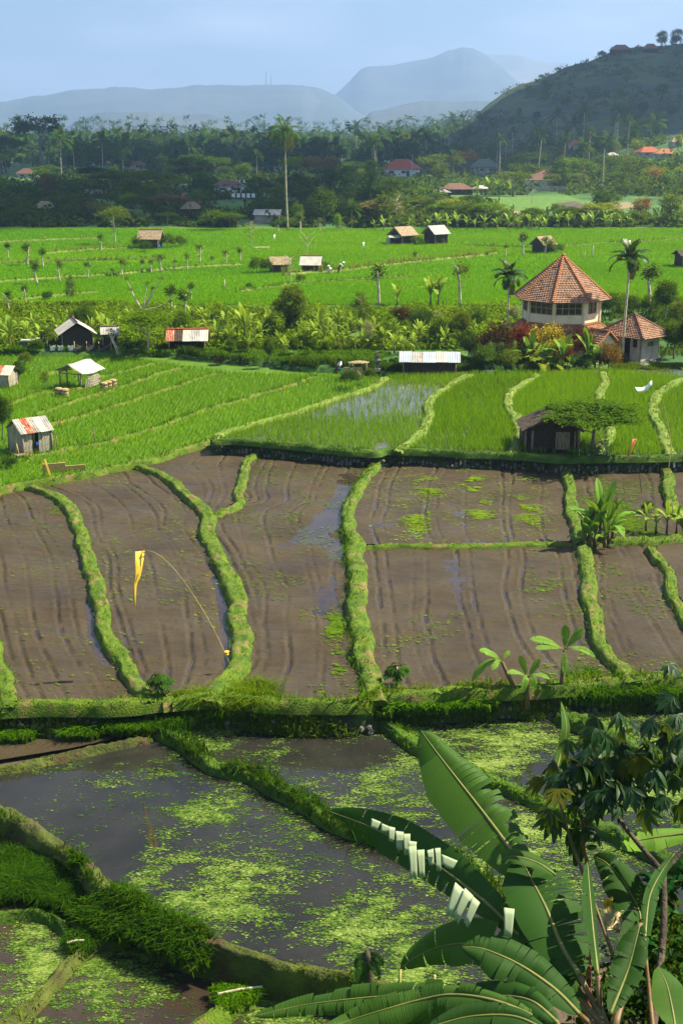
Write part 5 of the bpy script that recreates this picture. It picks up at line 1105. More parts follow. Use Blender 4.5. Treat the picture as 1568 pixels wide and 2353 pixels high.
# ------------------------------------------------------------------ the octagonal pavilion
def pavilion():
    c = at(1288, 851, .75); D0 = 99.5
    ctr = at_y(1288, 700, D0); t = thing('pavilion', 'octagonal beige pavilion with a tall pointed clay tile roof above the garden', 'pavilion', (ctr[0], D0, .7), R(3))
    Z = lambda py, y: at_y(1288, py, y)[2] - .7
    Rr, Rw, Rs = 3.68, 2.90, 3.82
    z_eave = Z(696.4, D0 - Rr * .924); z_ap = Z(592, D0); z_wb = Z(744, D0 - Rw * .924); z_sk = Z(773, D0 - Rs * .924)
    oct_ = lambda r, z, k: Vector((r * math.sin(PI / 8 + k * PI / 4), -r * math.cos(PI / 8 + k * PI / 4), z))
    # roof: eight faces, each of courses of tiles (barrel rows), with ridge tiles on the hips
    def tiles(r0, z0, r1, z1, rows, name, ntile):
        mb = MB()
        for k in range(8):
            a0, b0, a1, b1 = oct_(r0, z0, k - 1), oct_(r0, z0, k), oct_(r1, z1, k - 1), oct_(r1, z1, k); n = (b0 - a0).cross(a1 - a0).normalized()
            for i in range(rows):
                f0, f1 = i / rows, (i + 1) / rows; A, B, A2, B2 = a0.lerp(a1, f0), b0.lerp(b1, f0), a0.lerp(a1, f1), b0.lerp(b1, f1)
                m = max(1, int(round((B - A).length / ntile)))
                for q in range(m):
                    u0, u1 = q / m, (q + .94) / m; um = (u0 + u1) / 2; j = random.uniform(0, .018); lf = n * (.055 + j); l2 = n * (.004)
                    mb.add([A.lerp(B, u0) + lf, A.lerp(B, um) + lf + n * .03, A.lerp(B, u1) + lf, A2.lerp(B2, u1) + l2, A2.lerp(B2, um) + l2 + n * .03, A2.lerp(B2, u0) + l2, A.lerp(B, u0) - n * .01, A.lerp(B, u1) - n * .01],
                           [(0, 1, 4, 5), (1, 2, 3, 4), (6, 7, 2, 1, 0)])
            mb.add([a0, b0, b1, a1], [(0, 1, 2, 3)])
        o = mb.obj(name, M['tile_roof'], t); return tag(o, kind='stuff')
    tiles(Rr, z_eave, .12, z_ap, 26, 'roof_tiles', .21)
    mb = MB(); mb.add([oct_(Rr, z_eave - .02, k) for k in range(8)], [tuple(range(8))[::-1]]); mb.obj('eave_soffit', M['wood_dark'], t)
    for k in range(8):
        a, b = oct_(Rr + .02, z_eave + .07, k), oct_(.1, z_ap + .06, k); mb = MB(); n = 24
        for i in range(n):
            p, q = a.lerp(b, i / n), a.lerp(b, (i + 1.1) / n); mb.tube([p + Vector((0, 0, .03)), q], [.115, .085], 6)
        mb.obj('hip_ridge', M['tile_ridge'], t)
    mb = MB(); mb.lathe([(.26, -.12), (.20, .05), (.14, .12), (.16, .20), (.09, .30), (.02, .36)], 10, (0, 0, z_ap)); mb.obj('finial', M['tile_ridge'], t)
    # upper storey: low walls, corner piers, window bands
    zs = z_wb + .62; zh = z_eave - .10
    for k in range(8):
        a, b = oct_(Rw, 0, k - 1), oct_(Rw, 0, k); d = (b - a).normalized(); nv = Vector((d.y, -d.x, 0)); L = (b - a).length
        mb = MB(); quad_panel(mb, a + Vector((0, 0, z_wb - .1)) + nv * .0, b + Vector((0, 0, z_wb - .1)), b + Vector((0, 0, zs)), a + Vector((0, 0, zs)), .12)
        wide = k != 1; w0, w1 = (.16, L - .16) if wide else (.62, L - .48)
        quad_panel(mb, a + Vector((0, 0, zh)), b + Vector((0, 0, zh)), b + Vector((0, 0, z_eave + .05)), a + Vector((0, 0, z_eave + .05)), .12)
        for (u0, u1) in ((0, w0), (w1, L)):
            quad_panel(mb, a + d * u0 + Vector((0, 0, zs + .002)), a + d * u1 + Vector((0, 0, zs + .002)), a + d * u1 + Vector((0, 0, zh - .002)), a + d * u0 + Vector((0, 0, zh - .002)), .12)
        mb.obj('wall_panel', M['plaster_beige'], t)
        mb = MB(); mb.tube([b + Vector((0, 0, z_wb - .1)), b + Vector((0, 0, z_eave))], .11, 8); mb.obj('corner_pier', M['plaster_beige'], t)
        # window: frame with mullions, panes as sub-parts
        np_ = 4 if wide else 2; fr = MB(); W_ = (w1 - w0)
        for i in range(np_ + 1):
            u = w0 + W_ * i / np_; c_ = a + d * u - nv * .04 + Vector((0, 0, (zs + zh) / 2)); fr.box(c_, (.06, .09, zh - zs - .01), math.atan2(d.y, d.x))
        for zz in (zs + .03, (zs + zh) / 2 + .05, zh - .03): fr.box(a + d * (w0 + W_ / 2) - nv * .038 + Vector((0, 0, zz)), (W_, .07, .05), math.atan2(d.y, d.x))
        f = fr.obj('window', M['frame_brown'], t)
        for i in range(np_):
            p = MB(); u = w0 + W_ * (i + .5) / np_; p.box(a + d * u - nv * .06 + Vector((0, 0, (zs + zh) / 2)), (W_ / np_ - .05, .02, zh - zs - .04), math.atan2(d.y, d.x)); p.obj('pane', M['window_dark'], f)
    mb = MB(); mb.add([oct_(Rw - .2, z_wb + .2, k) for k in range(8)], [tuple(range(8))]); mb.obj('floor_slab', M['wood_dark'], t)
    # moulded string course and the lower skirt roof
    mb = MB()
    for (r_, z0, z1) in ((Rw + .08, z_wb - .16, z_wb - .02), (Rw + .20, z_wb - .26, z_wb - .16)):
        for k in range(8): quad_panel(mb, oct_(r_, z0, k - 1), oct_(r_, z0, k), oct_(r_, z1, k), oct_(r_, z1, k - 1), .2)
        mb.add([oct_(r_, z1, k) for k in range(8)], [tuple(range(8))])
    mb.obj('string_course', M['tile_ridge'], t)
    tiles(Rs, z_sk, Rw + .1, z_wb - .22, 6, 'skirt_roof_tiles', .21)
    for k in range(8):
        a, b = oct_(Rs + .02, z_sk + .06, k), oct_(Rw + .12, z_wb - .18, k); mb = MB()
        for i in range(7): mb.tube([a.lerp(b, i / 7) + Vector((0, 0, .02)), a.lerp(b, (i + 1.1) / 7)], [.10, .075], 6)
        mb.obj('skirt_ridge', M['tile_ridge'], t)
    mb = MB()
    for k in range(8): quad_panel(mb, oct_(Rs - .55, -.3, k - 1), oct_(Rs - .55, -.3, k), oct_(Rs - .55, z_sk + .3, k), oct_(Rs - .55, z_sk + .3, k - 1), .15)
    mb.obj('lower_wall', M['plaster_beige'], t)
    # small gabled porch roof on the right front
    a = PI / 4 * .75; e = Vector((math.sin(a), -math.cos(a), 0)); sd = Vector((e.y, -e.x, 0)) * -1; o = e * (Rs - .6); zr = z_sk + .42; ze = z_sk - .55
    mb = MB()
    for s in (-1, 1):
        A = o + e * 1.7 + sd * s * 1.15; B = o - e * .3 + sd * s * 1.15; T0, T1 = o + e * 1.7, o - e * .6
        for i in range(7):
            f0, f1 = i / 7, (i + 1) / 7; P = [A.lerp(T0, f0), B.lerp(T1, f0), B.lerp(T1, f1), A.lerp(T0, f1)]; zz = [ze + (zr - ze) * f0 + .06] * 2 + [ze + (zr - ze) * f1] * 2
            q = [Vector((p.x, p.y, z)) for p, z in zip(P, zz)]; mb.add(q + [q[0] - Vector((0, 0, .06)), q[1] - Vector((0, 0, .06))], [(0, 1, 2, 3) if s > 0 else (3, 2, 1, 0), (0, 4, 5, 1)])
    pr = mb.obj('porch_roof', M['tile_roof'], t)
    mb = MB(); mb.tube([o + e * 1.75 + Vector((0, 0, zr + .05)), o - e * .5 + Vector((0, 0, zr + .05))], .1, 6)
    for s in (-1, 1): mb.tube([o + e * 1.74 + Vector((0, 0, zr + .02)), o + e * 1.74 + sd * s * 1.18 + Vector((0, 0, ze + .05))], .07, 6)
    mb.obj('porch_ridge', M['tile_ridge'], t)
    mb = MB(); A, B, T_ = o + e * 1.5 + sd * 1.0, o + e * 1.5 - sd * 1.0, o + e * 1.5; mb.add([A + Vector((0, 0, ze)), B + Vector((0, 0, ze)), T_ + Vector((0, 0, zr - .06)), A - Vector((0, 0, .3)), B - Vector((0, 0, .3))], [(0, 1, 2), (3, 4, 1, 0)])
    mb.obj('porch_wall', M['plaster_beige'], t)
    return t
pavilion()
def annex():
    b = at(1469, 829, .85); cz = .85
    t = thing('outbuilding', 'low pink washed outbuilding with a brown hipped tile roof beside the areca palm', 'outbuilding', (b[0], b[1], cz))
    th = R(40); u = Vector((math.cos(th), math.sin(th), 0)); v = Vector((-math.sin(th), math.cos(th), 0)); LU, LV = 2.15, 3.1; H = 1.95
    # near corner at the origin; right wall runs along u, left wall along v
    O = Vector((0, 0, 0))
    def wallp(p, q, holes, nm):
        d = (q - p).normalized(); nv = Vector((d.y, -d.x, 0)); mb = MB(); us = [0]; L = (q - p).length
        for (x0, x1, z0, z1) in holes: us += [x0, x1]
        us = sorted(set(us + [L])); 
        for i in range(len(us) - 1):
            a, b_ = us[i], us[i + 1]; h = [k for k in holes if k[0] <= a + 1e-6 and k[1] >= b_ - 1e-6]; segs = [(-.2, H)]
            if h: segs = []; z = -.2; 
            for k in sorted(h, key=lambda k: k[2]): 
                if k[2] > z: segs.append((z, k[2])); 
                z = k[3]
            if h: segs.append((z, H))
            for (z0, z1) in segs: quad_panel(mb, p + d * a + Vector((0, 0, z0)), p + d * b_ + Vector((0, 0, z0)), p + d * b_ + Vector((0, 0, z1)), p + d * a + Vector((0, 0, z1)), .12)
        o = mb.obj(nm, M['plaster_pink'], t)
        for (x0, x1, z0, z1) in holes:
            c = p + d * ((x0 + x1) / 2) - nv * .10 + Vector((0, 0, (z0 + z1) / 2)); an = math.atan2(d.y, d.x)
            m2 = MB(); m2.box(c, (x1 - x0, .04, z1 - z0), an); m2.obj('pane' if z0 > .3 else 'door', M['window_dark'], o)
            if z0 > .3: m3 = MB(); m3.box(c + nv * .13 + Vector((0, 0, -(z1 - z0) / 2)), (x1 - x0 + .16, .14, .07), an); m3.obj('sill', M['plaster_pink'], o)
    wallp(O, O + u * LU, [(.75, 1.45, .98, 1.32), (.75, 1.45, 1.5, 1.85)], 'side_wall')
    wallp(O + v * LV, O, [(1.55, 2.1, 0, 1.75), (2.3, 2.75, .9, 1.75)], 'front_wall')
    wallp(O + u * LU, O + u * LU + v * LV, [], 'back_wall'); wallp(O + u * LU + v * LV, O + v * LV, [], 'back_wall')
    ov = .65; c4 = [O - u * ov - v * ov, O + u * (LU + ov) - v * ov, O + u * (LU + ov) + v * (LV + ov), O - u * ov + v * (LV + ov)]; z0 = H - .28
    ap = O + u * LU / 2 + v * LV / 2 + Vector((0, 0, z0 + 1.5)); mb = MB()
    for k in range(4):
        a, b_ = c4[k] + Vector((0, 0, z0)), c4[(k + 1) % 4] + Vector((0, 0, z0)); n = (b_ - a).cross(ap - a).normalized(); rows = 15
        for i in range(rows):
            f0, f1 = i / rows, (i + 1) / rows; A, B, A2, B2 = a.lerp(ap, f0), b_.lerp(ap, f0), a.lerp(ap, f1), b_.lerp(ap, f1); m = max(1, int((B - A).length / .22))
            for q in range(m):
                u0, u1 = q / m, (q + .94) / m; um = (u0 + u1) / 2; lf = n * (.05 + random.uniform(0, .02))
                mb.add([A.lerp(B, u0) + lf, A.lerp(B, um) + lf + n * .03, A.lerp(B, u1) + lf, A2.lerp(B2, u1), A2.lerp(B2, um) + n * .03, A2.lerp(B2, u0), A.lerp(B, u0), A.lerp(B, u1)], [(0, 1, 4, 5), (1, 2, 3, 4), (6, 7, 2, 1, 0)])
        mb.add([a, b_, ap], [(0, 1, 2)])
    tag(mb.obj('roof_tiles', M['tile_roof'], t), kind='stuff')
    for k in range(4):
        a = c4[k] + Vector((0, 0, z0 + .06)); mb = MB(); q = ap + Vector((0, 0, .05))
        for i in range(12): mb.tube([a.lerp(q, i / 12) + Vector((0, 0, .02)), a.lerp(q, (i + 1.1) / 12)], [.10, .075], 6)
        mb.obj('hip_ridge', M['tile_brown'], t)
    mb = MB(); mb.add([p + Vector((0, 0, z0 - .01)) for p in c4], [(3, 2, 1, 0)]); mb.obj('eave_soffit', M['wood_dark'], t)
annex()
# ------------------------------------------------------------------ things among the terraces
rnd = random.Random(42)
def proj(v):
    x, y, z = v[0], v[1], v[2] - CAM_H; dep = y * CP - z * SP
    return CW / 2 + FPX * x / dep, CH / 2 - FPX * (y * SP + z * CP) / dep
def base(px, py, z=None): return at_ground(px, py) if z is None else at(px, py, z)
def hpx(p, px, pytop): return at_y(px, pytop, p[1])[2] - p[2]
def corner(px, py, z, rz, w, d, sx=-1, sy=-1):
    p = base(px, py, z); c, s = math.cos(rz), math.sin(rz); x, y = -sx * w / 2, -sy * d / 2
    return (p[0] + c * x - s * y, p[1] + s * x + c * y, p[2])
def banner(name, label, cat, root, pole, cloth, mat, pr=.012, pmat='bamboo', wid=.12, twist=1.0):
    """flag: a bent pole through points, and a hanging cloth strip through points (all world)"""
    t = thing(name, label, cat, root); L = lambda q: Vector(q) - Vector(root)
    if pole is not None:
        pp = resample(np.array(pole), .25) if len(pole) > 2 else np.array(pole); mb = MB(); k = len(pp); mb.tube([L(p) for p in pp], [pr * (1.2 - .8 * i / max(1, k - 1)) for i in range(k)], 6); mb.obj('pole', M[pmat], t, True)
    cl = resample(np.array(cloth), .08); k = len(cl); G = []
    for i, p in enumerate(cl):
        f = i / (k - 1); a = twist * f * 2.5 + .3; w = wid * (.75 + .25 * math.sin(f * 8 + .5)) * (1 - .75 * max(0, f - .8) / .2); sx, sy = math.cos(a), math.sin(a)
        G.append([tuple(L(p) + Vector((sx, sy, 0)) * w * q + Vector((-sy, sx, 0)) * .03 * math.sin(q * 5 + f * 12)) for q in (-1, -.5, 0, .5, 1)])
    mb = MB(); mb.grid(np.array(G)); o = mb.obj('cloth', M[mat], t, True); s = o.modifiers.new('thickness', 'SOLIDIFY'); s.thickness = .008
    return t
# old tin hut, bottom left
w_, d_ = 1.65, 1.75; hc = corner(55, 1046, ZL, R(38), w_, d_)
old = hut('field_hut', 'small weathered plank hut with rusty striped tin roof by the green strips', hc, w_, d_, 1.20, .62, R(38), ['tin', 'tin_rust', 'tin', 'tin_white', 'tin'], 'wood_grey', over=.16, sheets=5, planks=9, door=(3, 4), seed=3)
mb = MB(); mb.box((-.12, -d_ / 2 - .0, .33), (.34, .02, .5)); mb.obj('doorway', M['window_dark'], old)
mb = MB(); mb.box((-.02, -d_ / 2 - .05, .55), (.14, .03, .16)); mb.obj('rag', M['cloth_blue'], old)
for (x, y, l, h) in ((-1.25, -.75, .35, 1.7), (-1.35, -.2, .5, 1.9), (-1.1, -1.0, -.1, 1.1)): post(old, (x, y, -.2), h, .03, 'bamboo', 'leaning_pole', (l, .2))
mb = MB(); mb.box((-1.05, -.6, .1), (.6, 1.2, .06)); mb.obj('bench_board', M['wood'], old)
mb = MB(); G = [[(.95 + .3 * i / 4, -.7 + .9 * j / 3, 1.05 - .28 * (i / 4) ** 1.5 + .04 * math.sin(i * 2 + j * 3)) for j in range(4)] for i in range(5)]; mb.grid(np.array(G)); mb.obj('awning', M['tarp_white'], old)
for y in (-.7, .1): post(old, (1.24, y, -.2), .95, .03, 'wood')
t = thing('plank', 'long pale board lying on the grass in front of the weathered hut', 'board', at(78, 1046, ZL + .05), R(12)); mb = MB(); mb.box((0, 0, .02), (1.1, .09, .05)); mb.obj('board', M['plank_new'], t)
# plywood sheets by the bank
for (px, py, w, h, rz, lb, ml) in ((125, 1086, 1.15, .52, R(18), 'square tan plywood sheet propped upright at the mud bank', 'plank_new'), (173, 1081, 1.05, .30, R(16), 'low tan plywood strip propped beyond the square sheet', 'plank_new')):
    p = at(px, py, ZL); t = thing('plywood_sheet', lb, 'plywood', p, rz); mb = MB(); mb.box((0, 0, h / 2), (w, .03, h), Matrix.Rotation(.2, 3, 'X')); mb.obj('panel', M[ml], t)
    for x in (-w / 2 + .05, w / 2 - .05): post(t, (x, .06, -.1), h + .2, .02, 'wood', 'stake')
t = thing('plank', 'yellow plank leaning against the square plywood sheet', 'board', at(115, 1092, ZL - .05), R(10)); mb = MB(); mb.box((-.08, -.1, .42), (.10, .03, .95), Matrix.Rotation(-.28, 3, 'Y') @ Matrix.Rotation(-.3, 3, 'X')); mb.obj('board', M['cloth_yellow'], t)
# tarp shelter
w_, d_ = 2.2, 1.9; rz = R(62); hc = corner(136, 891, ZL, rz, w_, d_, -1, 1); t = thing('open_shelter', 'open post shelter with a sagging pale tarp roof beside straw bales', 'shelter', hc, rz)
for s in (-1, 1):
    mb = MB(); G = []
    for i in range(7):
        r = []
        for j in range(6): f = j / 5; r.append((-1.2 + 2.5 * i / 6, s * f * 1.2, 1.72 - .62 * f ** 1.25 - .05 * math.sin(i * 1.1 + j) - .06 * math.sin(PI * f) + (.10 if i == 0 and s > 0 else 0) * f))
        G.append(r)
    mb.grid(np.array(G)); o = mb.obj('tarp', M['tarp_white'], t, True); o.modifiers.new('thickness', 'SOLIDIFY').thickness = .02
for (x, y) in ((-1, -.9), (-1, .9), (1, -.9), (1, .9), (0, -.95), (-.2, .95)): post(t, (x, y, -.1), 1.25, .055, 'wood')
for z in (1.1,):
    mb = MB(); mb.tube([(-1.1, -.9, z), (1.1, -.9, z)], .04, 6); mb.tube([(-1.1, .9, z), (1.1, .9, z)], .04, 6); mb.tube([(-1, -.95, z - .06), (-1, .95, z - .06)], .04, 6); mb.obj('beam', M['wood'], t)
for k in range(5): mb = MB(); mb.box((.15 + .1 * (k % 2), -.98 - .015 * k, .15 + .17 * k), (1.3, .03, .13), Matrix.Rotation(.04 * (k - 2), 3, 'Y')); mb.obj('plank', M['wood_grey'], t)
for k in range(3): mb = MB(); mb.box((-.75 + .22 * k, -1.1, .35), (.16, .03, .75), Matrix.Rotation(.25, 3, 'X')); mb.obj('leaning_board', M['wood_grey'], t)
def bale(px, py, lb, g):
    p = at(px, py, ZL); t = thing('straw_bale', lb, 'straw bale', p, rnd.uniform(0, 3), 1, g); mb = MB()
    mb.lathe([(.26, 0), (.27, .1), (.25, .25), (.26, .42), (.24, .5), (.14, .53)], 10, (0, 0, 0), 0, rnd.uniform(.9, 1.05), rnd.uniform(.9, 1.05)); mb.obj('bundle', M['straw'], t)
    for z in (.15, .36): mb = MB(); mb.lathe([(.268, z), (.285, z + .02), (.268, z + .04)], 10); mb.obj('binding', M['thatch_dark'], t)
for px, py, lb in ((136, 908, 'straw bale in front of the tarp shelter, nearest its left post'), (150, 910, 'straw bale in front of the tarp shelter, nearer its planks'), (240, 895, 'first of three bales in a row beyond the shelter planks'), (250, 892, 'middle bale of the row of three beyond the shelter'), (261, 888, 'last of three bales in a row, farthest from the shelter')): bale(px, py, lb, 'straw bales round the tarp shelter')
# T shaped stick, people, clothes pole
t = thing('scarecrow_stick', 'thin wooden stick with a short crossbar standing in the green strip', 'stick', at(218, 1018, ZL)); post(t, (0, 0, -.1), 1.0, .028, 'wood', 'stake'); mb = MB(); mb.tube([(-.16, 0, .78), (.14, .02, .80)], .022, 5); mb.obj('crossbar', M['wood'], t)
def person(label, p, rz, H, pose, shirt, trouser, hat=None):
    """one skinned body; pose: 'bend', 'sit', 'crouch'"""
    t = thing('person', label, 'person', p, rz)
    P = {'bend': dict(hip=(0, 0, .50), ch=(.20, 0, .70), nk=(.30, 0, .76), hd=(.38, 0, .80), kn=(.02, .07, .27), an=(-.02, .08, .03), el=(.33, .10, .52), ha=(.40, .07, .36)),
         'sit': dict(hip=(0, 0, .22), ch=(.03, 0, .52), nk=(.05, 0, .60), hd=(.08, 0, .69), kn=(.25, .07, .28), an=(.22, .08, .03), el=(.14, .15, .38), ha=(.26, .10, .32)),
         'crouch': dict(hip=(0, 0, .18), ch=(.16, 0, .42), nk=(.22, 0, .49), hd=(.28, 0, .56), kn=(.20, .10, .26), an=(.05, .09, .03), el=(.30, .12, .28), ha=(.36, .08, .14))}[pose]
    P = {k: Vector(v) * H for k, v in P.items()}; fl = lambda v: Vector((v.x, -v.y, v.z))
    V = [P['hip'], (P['hip'] + P['ch']) / 2, P['ch'], P['nk'], P['hd'] * .55 + P['nk'] * .45, P['hd'], P['hd'] + (P['hd'] - P['nk']) * .5]
    E = [(0, 1), (1, 2), (2, 3), (3, 4), (4, 5), (5, 6)]; Rd = [.085, .08, .085, .035, .04, .058, .04]
    for f in (lambda v: v, fl):
        b = len(V); V += [f(P['kn']), f(P['an']), f(P['an'] + Vector((.07 * H, 0, -.01 * H)))]; E += [(0, b), (b, b + 1), (b + 1, b + 2)]; Rd += [.052, .03, .025]
        b = len(V); sh = P['ch'] + Vector((0, .085 * H, .02 * H)); V += [f(sh), f(P['el']), f(P['ha'])]; E += [(2, b), (b, b + 1), (b + 1, b + 2)]; Rd += [.045, .03, .022]
    me = bpy.data.meshes.new('body'); me.from_pydata([tuple(v) for v in V], E, []); o = link('body', me, t); me.materials.append(M['skin'])
    m = o.modifiers.new('skin', 'SKIN'); sv = me.skin_vertices[0].data
    for i, r in enumerate(Rd): sv[i].radius = (r * H, r * H)
    sv[0].use_root = True; s = o.modifiers.new('smooth', 'SUBSURF'); s.levels = s.render_levels = 1
    def skinpart(nm, idx, rr, mat):
        vs_ = [V[i] for i in idx[0]]; me = bpy.data.meshes.new(nm); me.from_pydata([tuple(v) for v in vs_], idx[1], []); q = link(nm, me, t); me.materials.append(M[mat]); q.modifiers.new('skin', 'SKIN'); sv = me.skin_vertices[0].data
        for i, r in enumerate(rr): sv[i].radius = (r * H, r * H)
        sv[0].use_root = True; z = q.modifiers.new('smooth', 'SUBSURF'); z.levels = z.render_levels = 1
    skinpart('shirt', ([1, 2, 3, 10, 11, 16, 17], [(0, 1), (1, 2), (1, 3), (3, 4), (1, 5), (5, 6)]), [.10, .105, .05, .06, .042, .06, .042], shirt)
    skinpart('shorts', ([0, 7, 13], [(0, 1), (0, 2)]), [.10, .066, .066], trouser)
    mb = MB(); hd = P['hd']; d = (P['hd'] - P['nk']).normalized()
    if hat:
        mb.lathe([(.15 * H, 0), (.09 * H, .03 * H), (.05 * H, .08 * H), (.005, .10 * H)], 10, tuple(hd + d * .03 * H)); mb.obj('hat', M[hat], t, True)
    else:
        mb.lathe([(.058 * H, -.02 * H), (.066 * H, .02 * H), (.05 * H, .06 * H), (.01 * H, .075 * H)], 10, tuple(hd)); mb.obj('hair', M['hair'], t, True)
    return t
person('person in white bending over the rice beside the white roofed hut', base(777, 629), R(20), 1.5, 'bend', 'shirt_white', 'shorts_dark', 'cloth_white')
person('person in white crouching low by the hedge of the white roofed hut', base(762, 630), R(150), 1.5, 'crouch', 'shirt_white', 'shirt_white', 'cloth_white')
person('person in white shirt and blue shorts sitting beside the thatched platform', at(783, 858, .75), R(200), 1.45, 'sit', 'shirt_white', 'shorts_blue')
# thatched platform
p = at(820, 859, .72); t = thing('thatched_platform', 'low rickety platform with straw panels and a flat thatch top', 'platform', p, R(5))
mb = MB(); mb.lathe([(.75, 0), (.80, .03), (.5, .10), (.1, .14)], 10, (.1, 0, .80), 0, 1.0, .6); mb.obj('thatch_top', M['thatch'], t)
for (x, y) in ((-.55, -.3), (.65, -.3), (-.55, .3), (.65, .3)): post(t, (x, y, -.1), .95, .03, 'wood')
for (x, w) in ((-.75, .45), (-.05, .75)): mb = MB(); mb.box((x, -.34, .28), (w, .06, .55), Matrix.Rotation(.1, 3, 'X')); mb.obj('straw_panel', M['straw'], t)
mb = MB(); mb.tube([(-.4, -.42, .75), (.2, -.45, 0)], .025, 5); mb.obj('brace', M['bamboo'], t)
# stone shrine
p = at(866, 852, .75); t = thing('stone_shrine', 'grey stone field shrine with a flared cap beside the platform', 'shrine', p, R(12))
mb = MB(); mb.box((0, 0, .08), (.42, .42, .2)); mb.box((0, 0, .42), (.22, .22, .5), taper=1.1); mb.obj('pedestal', M['stone'], t)
mb = MB(); mb.box((0, 0, .74), (.40, .40, .12), taper=1.15); mb.box((0, .1, .95), (.28, .12, .32)); mb.obj('niche', M['stone'], t)
mb = MB(); mb.box((0, 0, 1.16), (.46, .46, .10), taper=.6); mb.box((0, 0, 1.27), (.22, .22, .14), taper=.3); mb.obj('cap', M['stone_dark'], t)
# sheds of the hedge belt
w_, d_ = 2.5, 2.3; hc = corner(146, 806, None, R(-72), w_, d_, 1, -1)
hut('barn', 'open barn with a bright pale roof whose gable faces the strip fields', hc, w_, d_, 1.25, .95, R(-72), 'tin_white', 'wood_dark', over=.35, seed=5, ridge='tile_brown', thick=.06)
w_, d_ = 2.7, 1.7; hc = corner(390, 808, None, R(2), w_, d_)
hut('cattle_shed', 'low cattle shed with brown and pale tin sheets right of the feathery tree', hc, w_, d_, .85, .75, R(2), ['tin_rust', 'thatch_dark', 'tin_white', 'tin', 'tin_white'], 'wood_dark', over=.3, sheets=5, seed=6, open_front=True, ridge='tile_red')
w_, d_ = 1.1, 1.2; hc = corner(238, 800, None, R(10), w_, d_)
hut('small_hut', 'tiny tilted hut with a dark gable between barn and feathery tree', hc, w_, d_, 1.1, .5, R(10), 'tin_grey', 'wood_dark', over=.2, seed=7, ridge='tile_brown')
hut('small_hut', 'tin roofed hut cut by the left edge beyond the tarp shelter', at(4, 885, ZL), 1.8, 1.5, .9, .5, R(-12), ['tin', 'tin_rust', 'tin_white'], 'wood_grey', over=.2, sheets=3, planks=6, seed=8)
hut('lean_to', 'long low lean-to with a bluish white sheet roof before the garden', at(985, 851, .75), 3.6, 1.7, .80, .55, R(-3), ['tarp_blue_grey', 'tin', 'tarp_blue_grey', 'tin_white', 'tarp_blue_grey'], 'wood_dark', over=.35, sheets=5, seed=9)
t = thing('stone_bench', 'pale flat slabs stacked left of the open barn', 'bench', base(70, 797), 0); mb = MB(); mb.box((0, 0, .5), (1.4, .7, .12)); mb.obj('slab', M['tin_white'], t); mb = MB(); mb.box((-.4, 0, .22), (.3, .5, .44)); mb.box((.4, 0, .22), (.3, .5, .44)); mb.obj('support', M['stone'], t); mb = MB(); mb.box((.9, .3, .62), (.9, .5, .08), .2); mb.obj('loose_slab', M['tin_white'], t)
# net fence and washing
p = base(172, 809); q = base(256, 808); t = thing('net_fence', 'sagging dark net fence in front of the tiny tilted hut', 'fence', p); Lf = q[0] - p[0]; G = []
for i in range(22):
    f = i / 21; G.append([(Lf * f, .12 * math.sin(f * 17 + j), (.68 - .22 * math.sin(PI * (f * 3 % 1))) * (1 - j / 5)) for j in range(6)])
mb = MB(); mb.grid(np.array(G)); mb.obj('net', M['net_dark'], t)
for k in range(4): post(t, (Lf * k / 3, .03, -.1), .9, .03, 'bamboo')
for px, lb in ((122, 'white sheet hanging nearest the stacked slabs'), (140, 'white sheet hanging in the middle before the barn'), (164, 'white sheet hanging next to the dark net fence')):
    t = thing('hanging_sheet', lb, 'sheet', base(px, 808), rnd.uniform(-.1, .1), 1, 'white sheets hung out before the barn'); mb = MB(); mb.grid(np.array([[(-.2 + .4 * i / 5, .03 * math.sin(i * 2 + j), .48 - .38 * j / 3 - .02 * math.sin(i)) for j in range(4)] for i in range(6)])); o = mb.obj('cloth', M['cloth_white'], t); o.modifiers.new('thickness', 'SOLIDIFY').thickness = .01
    for x in (-.22, .22): post(t, (x, 0, -.05), .6, .015, 'wood', 'stake')
# tree hut on the rice terrace wall
hb = at(1205, 1036, ZR)
th_ = hut('field_hut', 'dark thatched hut shaded by the spreading tree on the retaining wall', (hb[0] + 1.42, hb[1] + 1.15, ZR), 2.1, 2.7, 1.15, .80, R(90), 'thatch_dark', 'wood_dark', over=.30, seed=10, corr=False, thick=.10)
mb = MB(); mb.box((-1.12, -.55, .55), (.05, .75, .95)); mb.obj('door', M['wood'], th_); post(th_, (-1.12, 1.05, -.05), 1.15, .07, 'wood', 'post'); post(th_, (-1.15, -1.2, -.05), 1.1, .05, 'wood', 'post')
for k in range(4): mb = MB(); mb.box((-1.10, .55, .2 + .26 * k), (.04, 1.0, .22)); mb.obj('plank', M['wood_dark'], th_)
tree('feather', at(1358, 1034, ZR), 2.85, 'leaf_mid', rnd, 'low spreading tree with layered feathery leaves over the dark hut', 'spreading_tree', ws=1.6, trunkmat='bark')
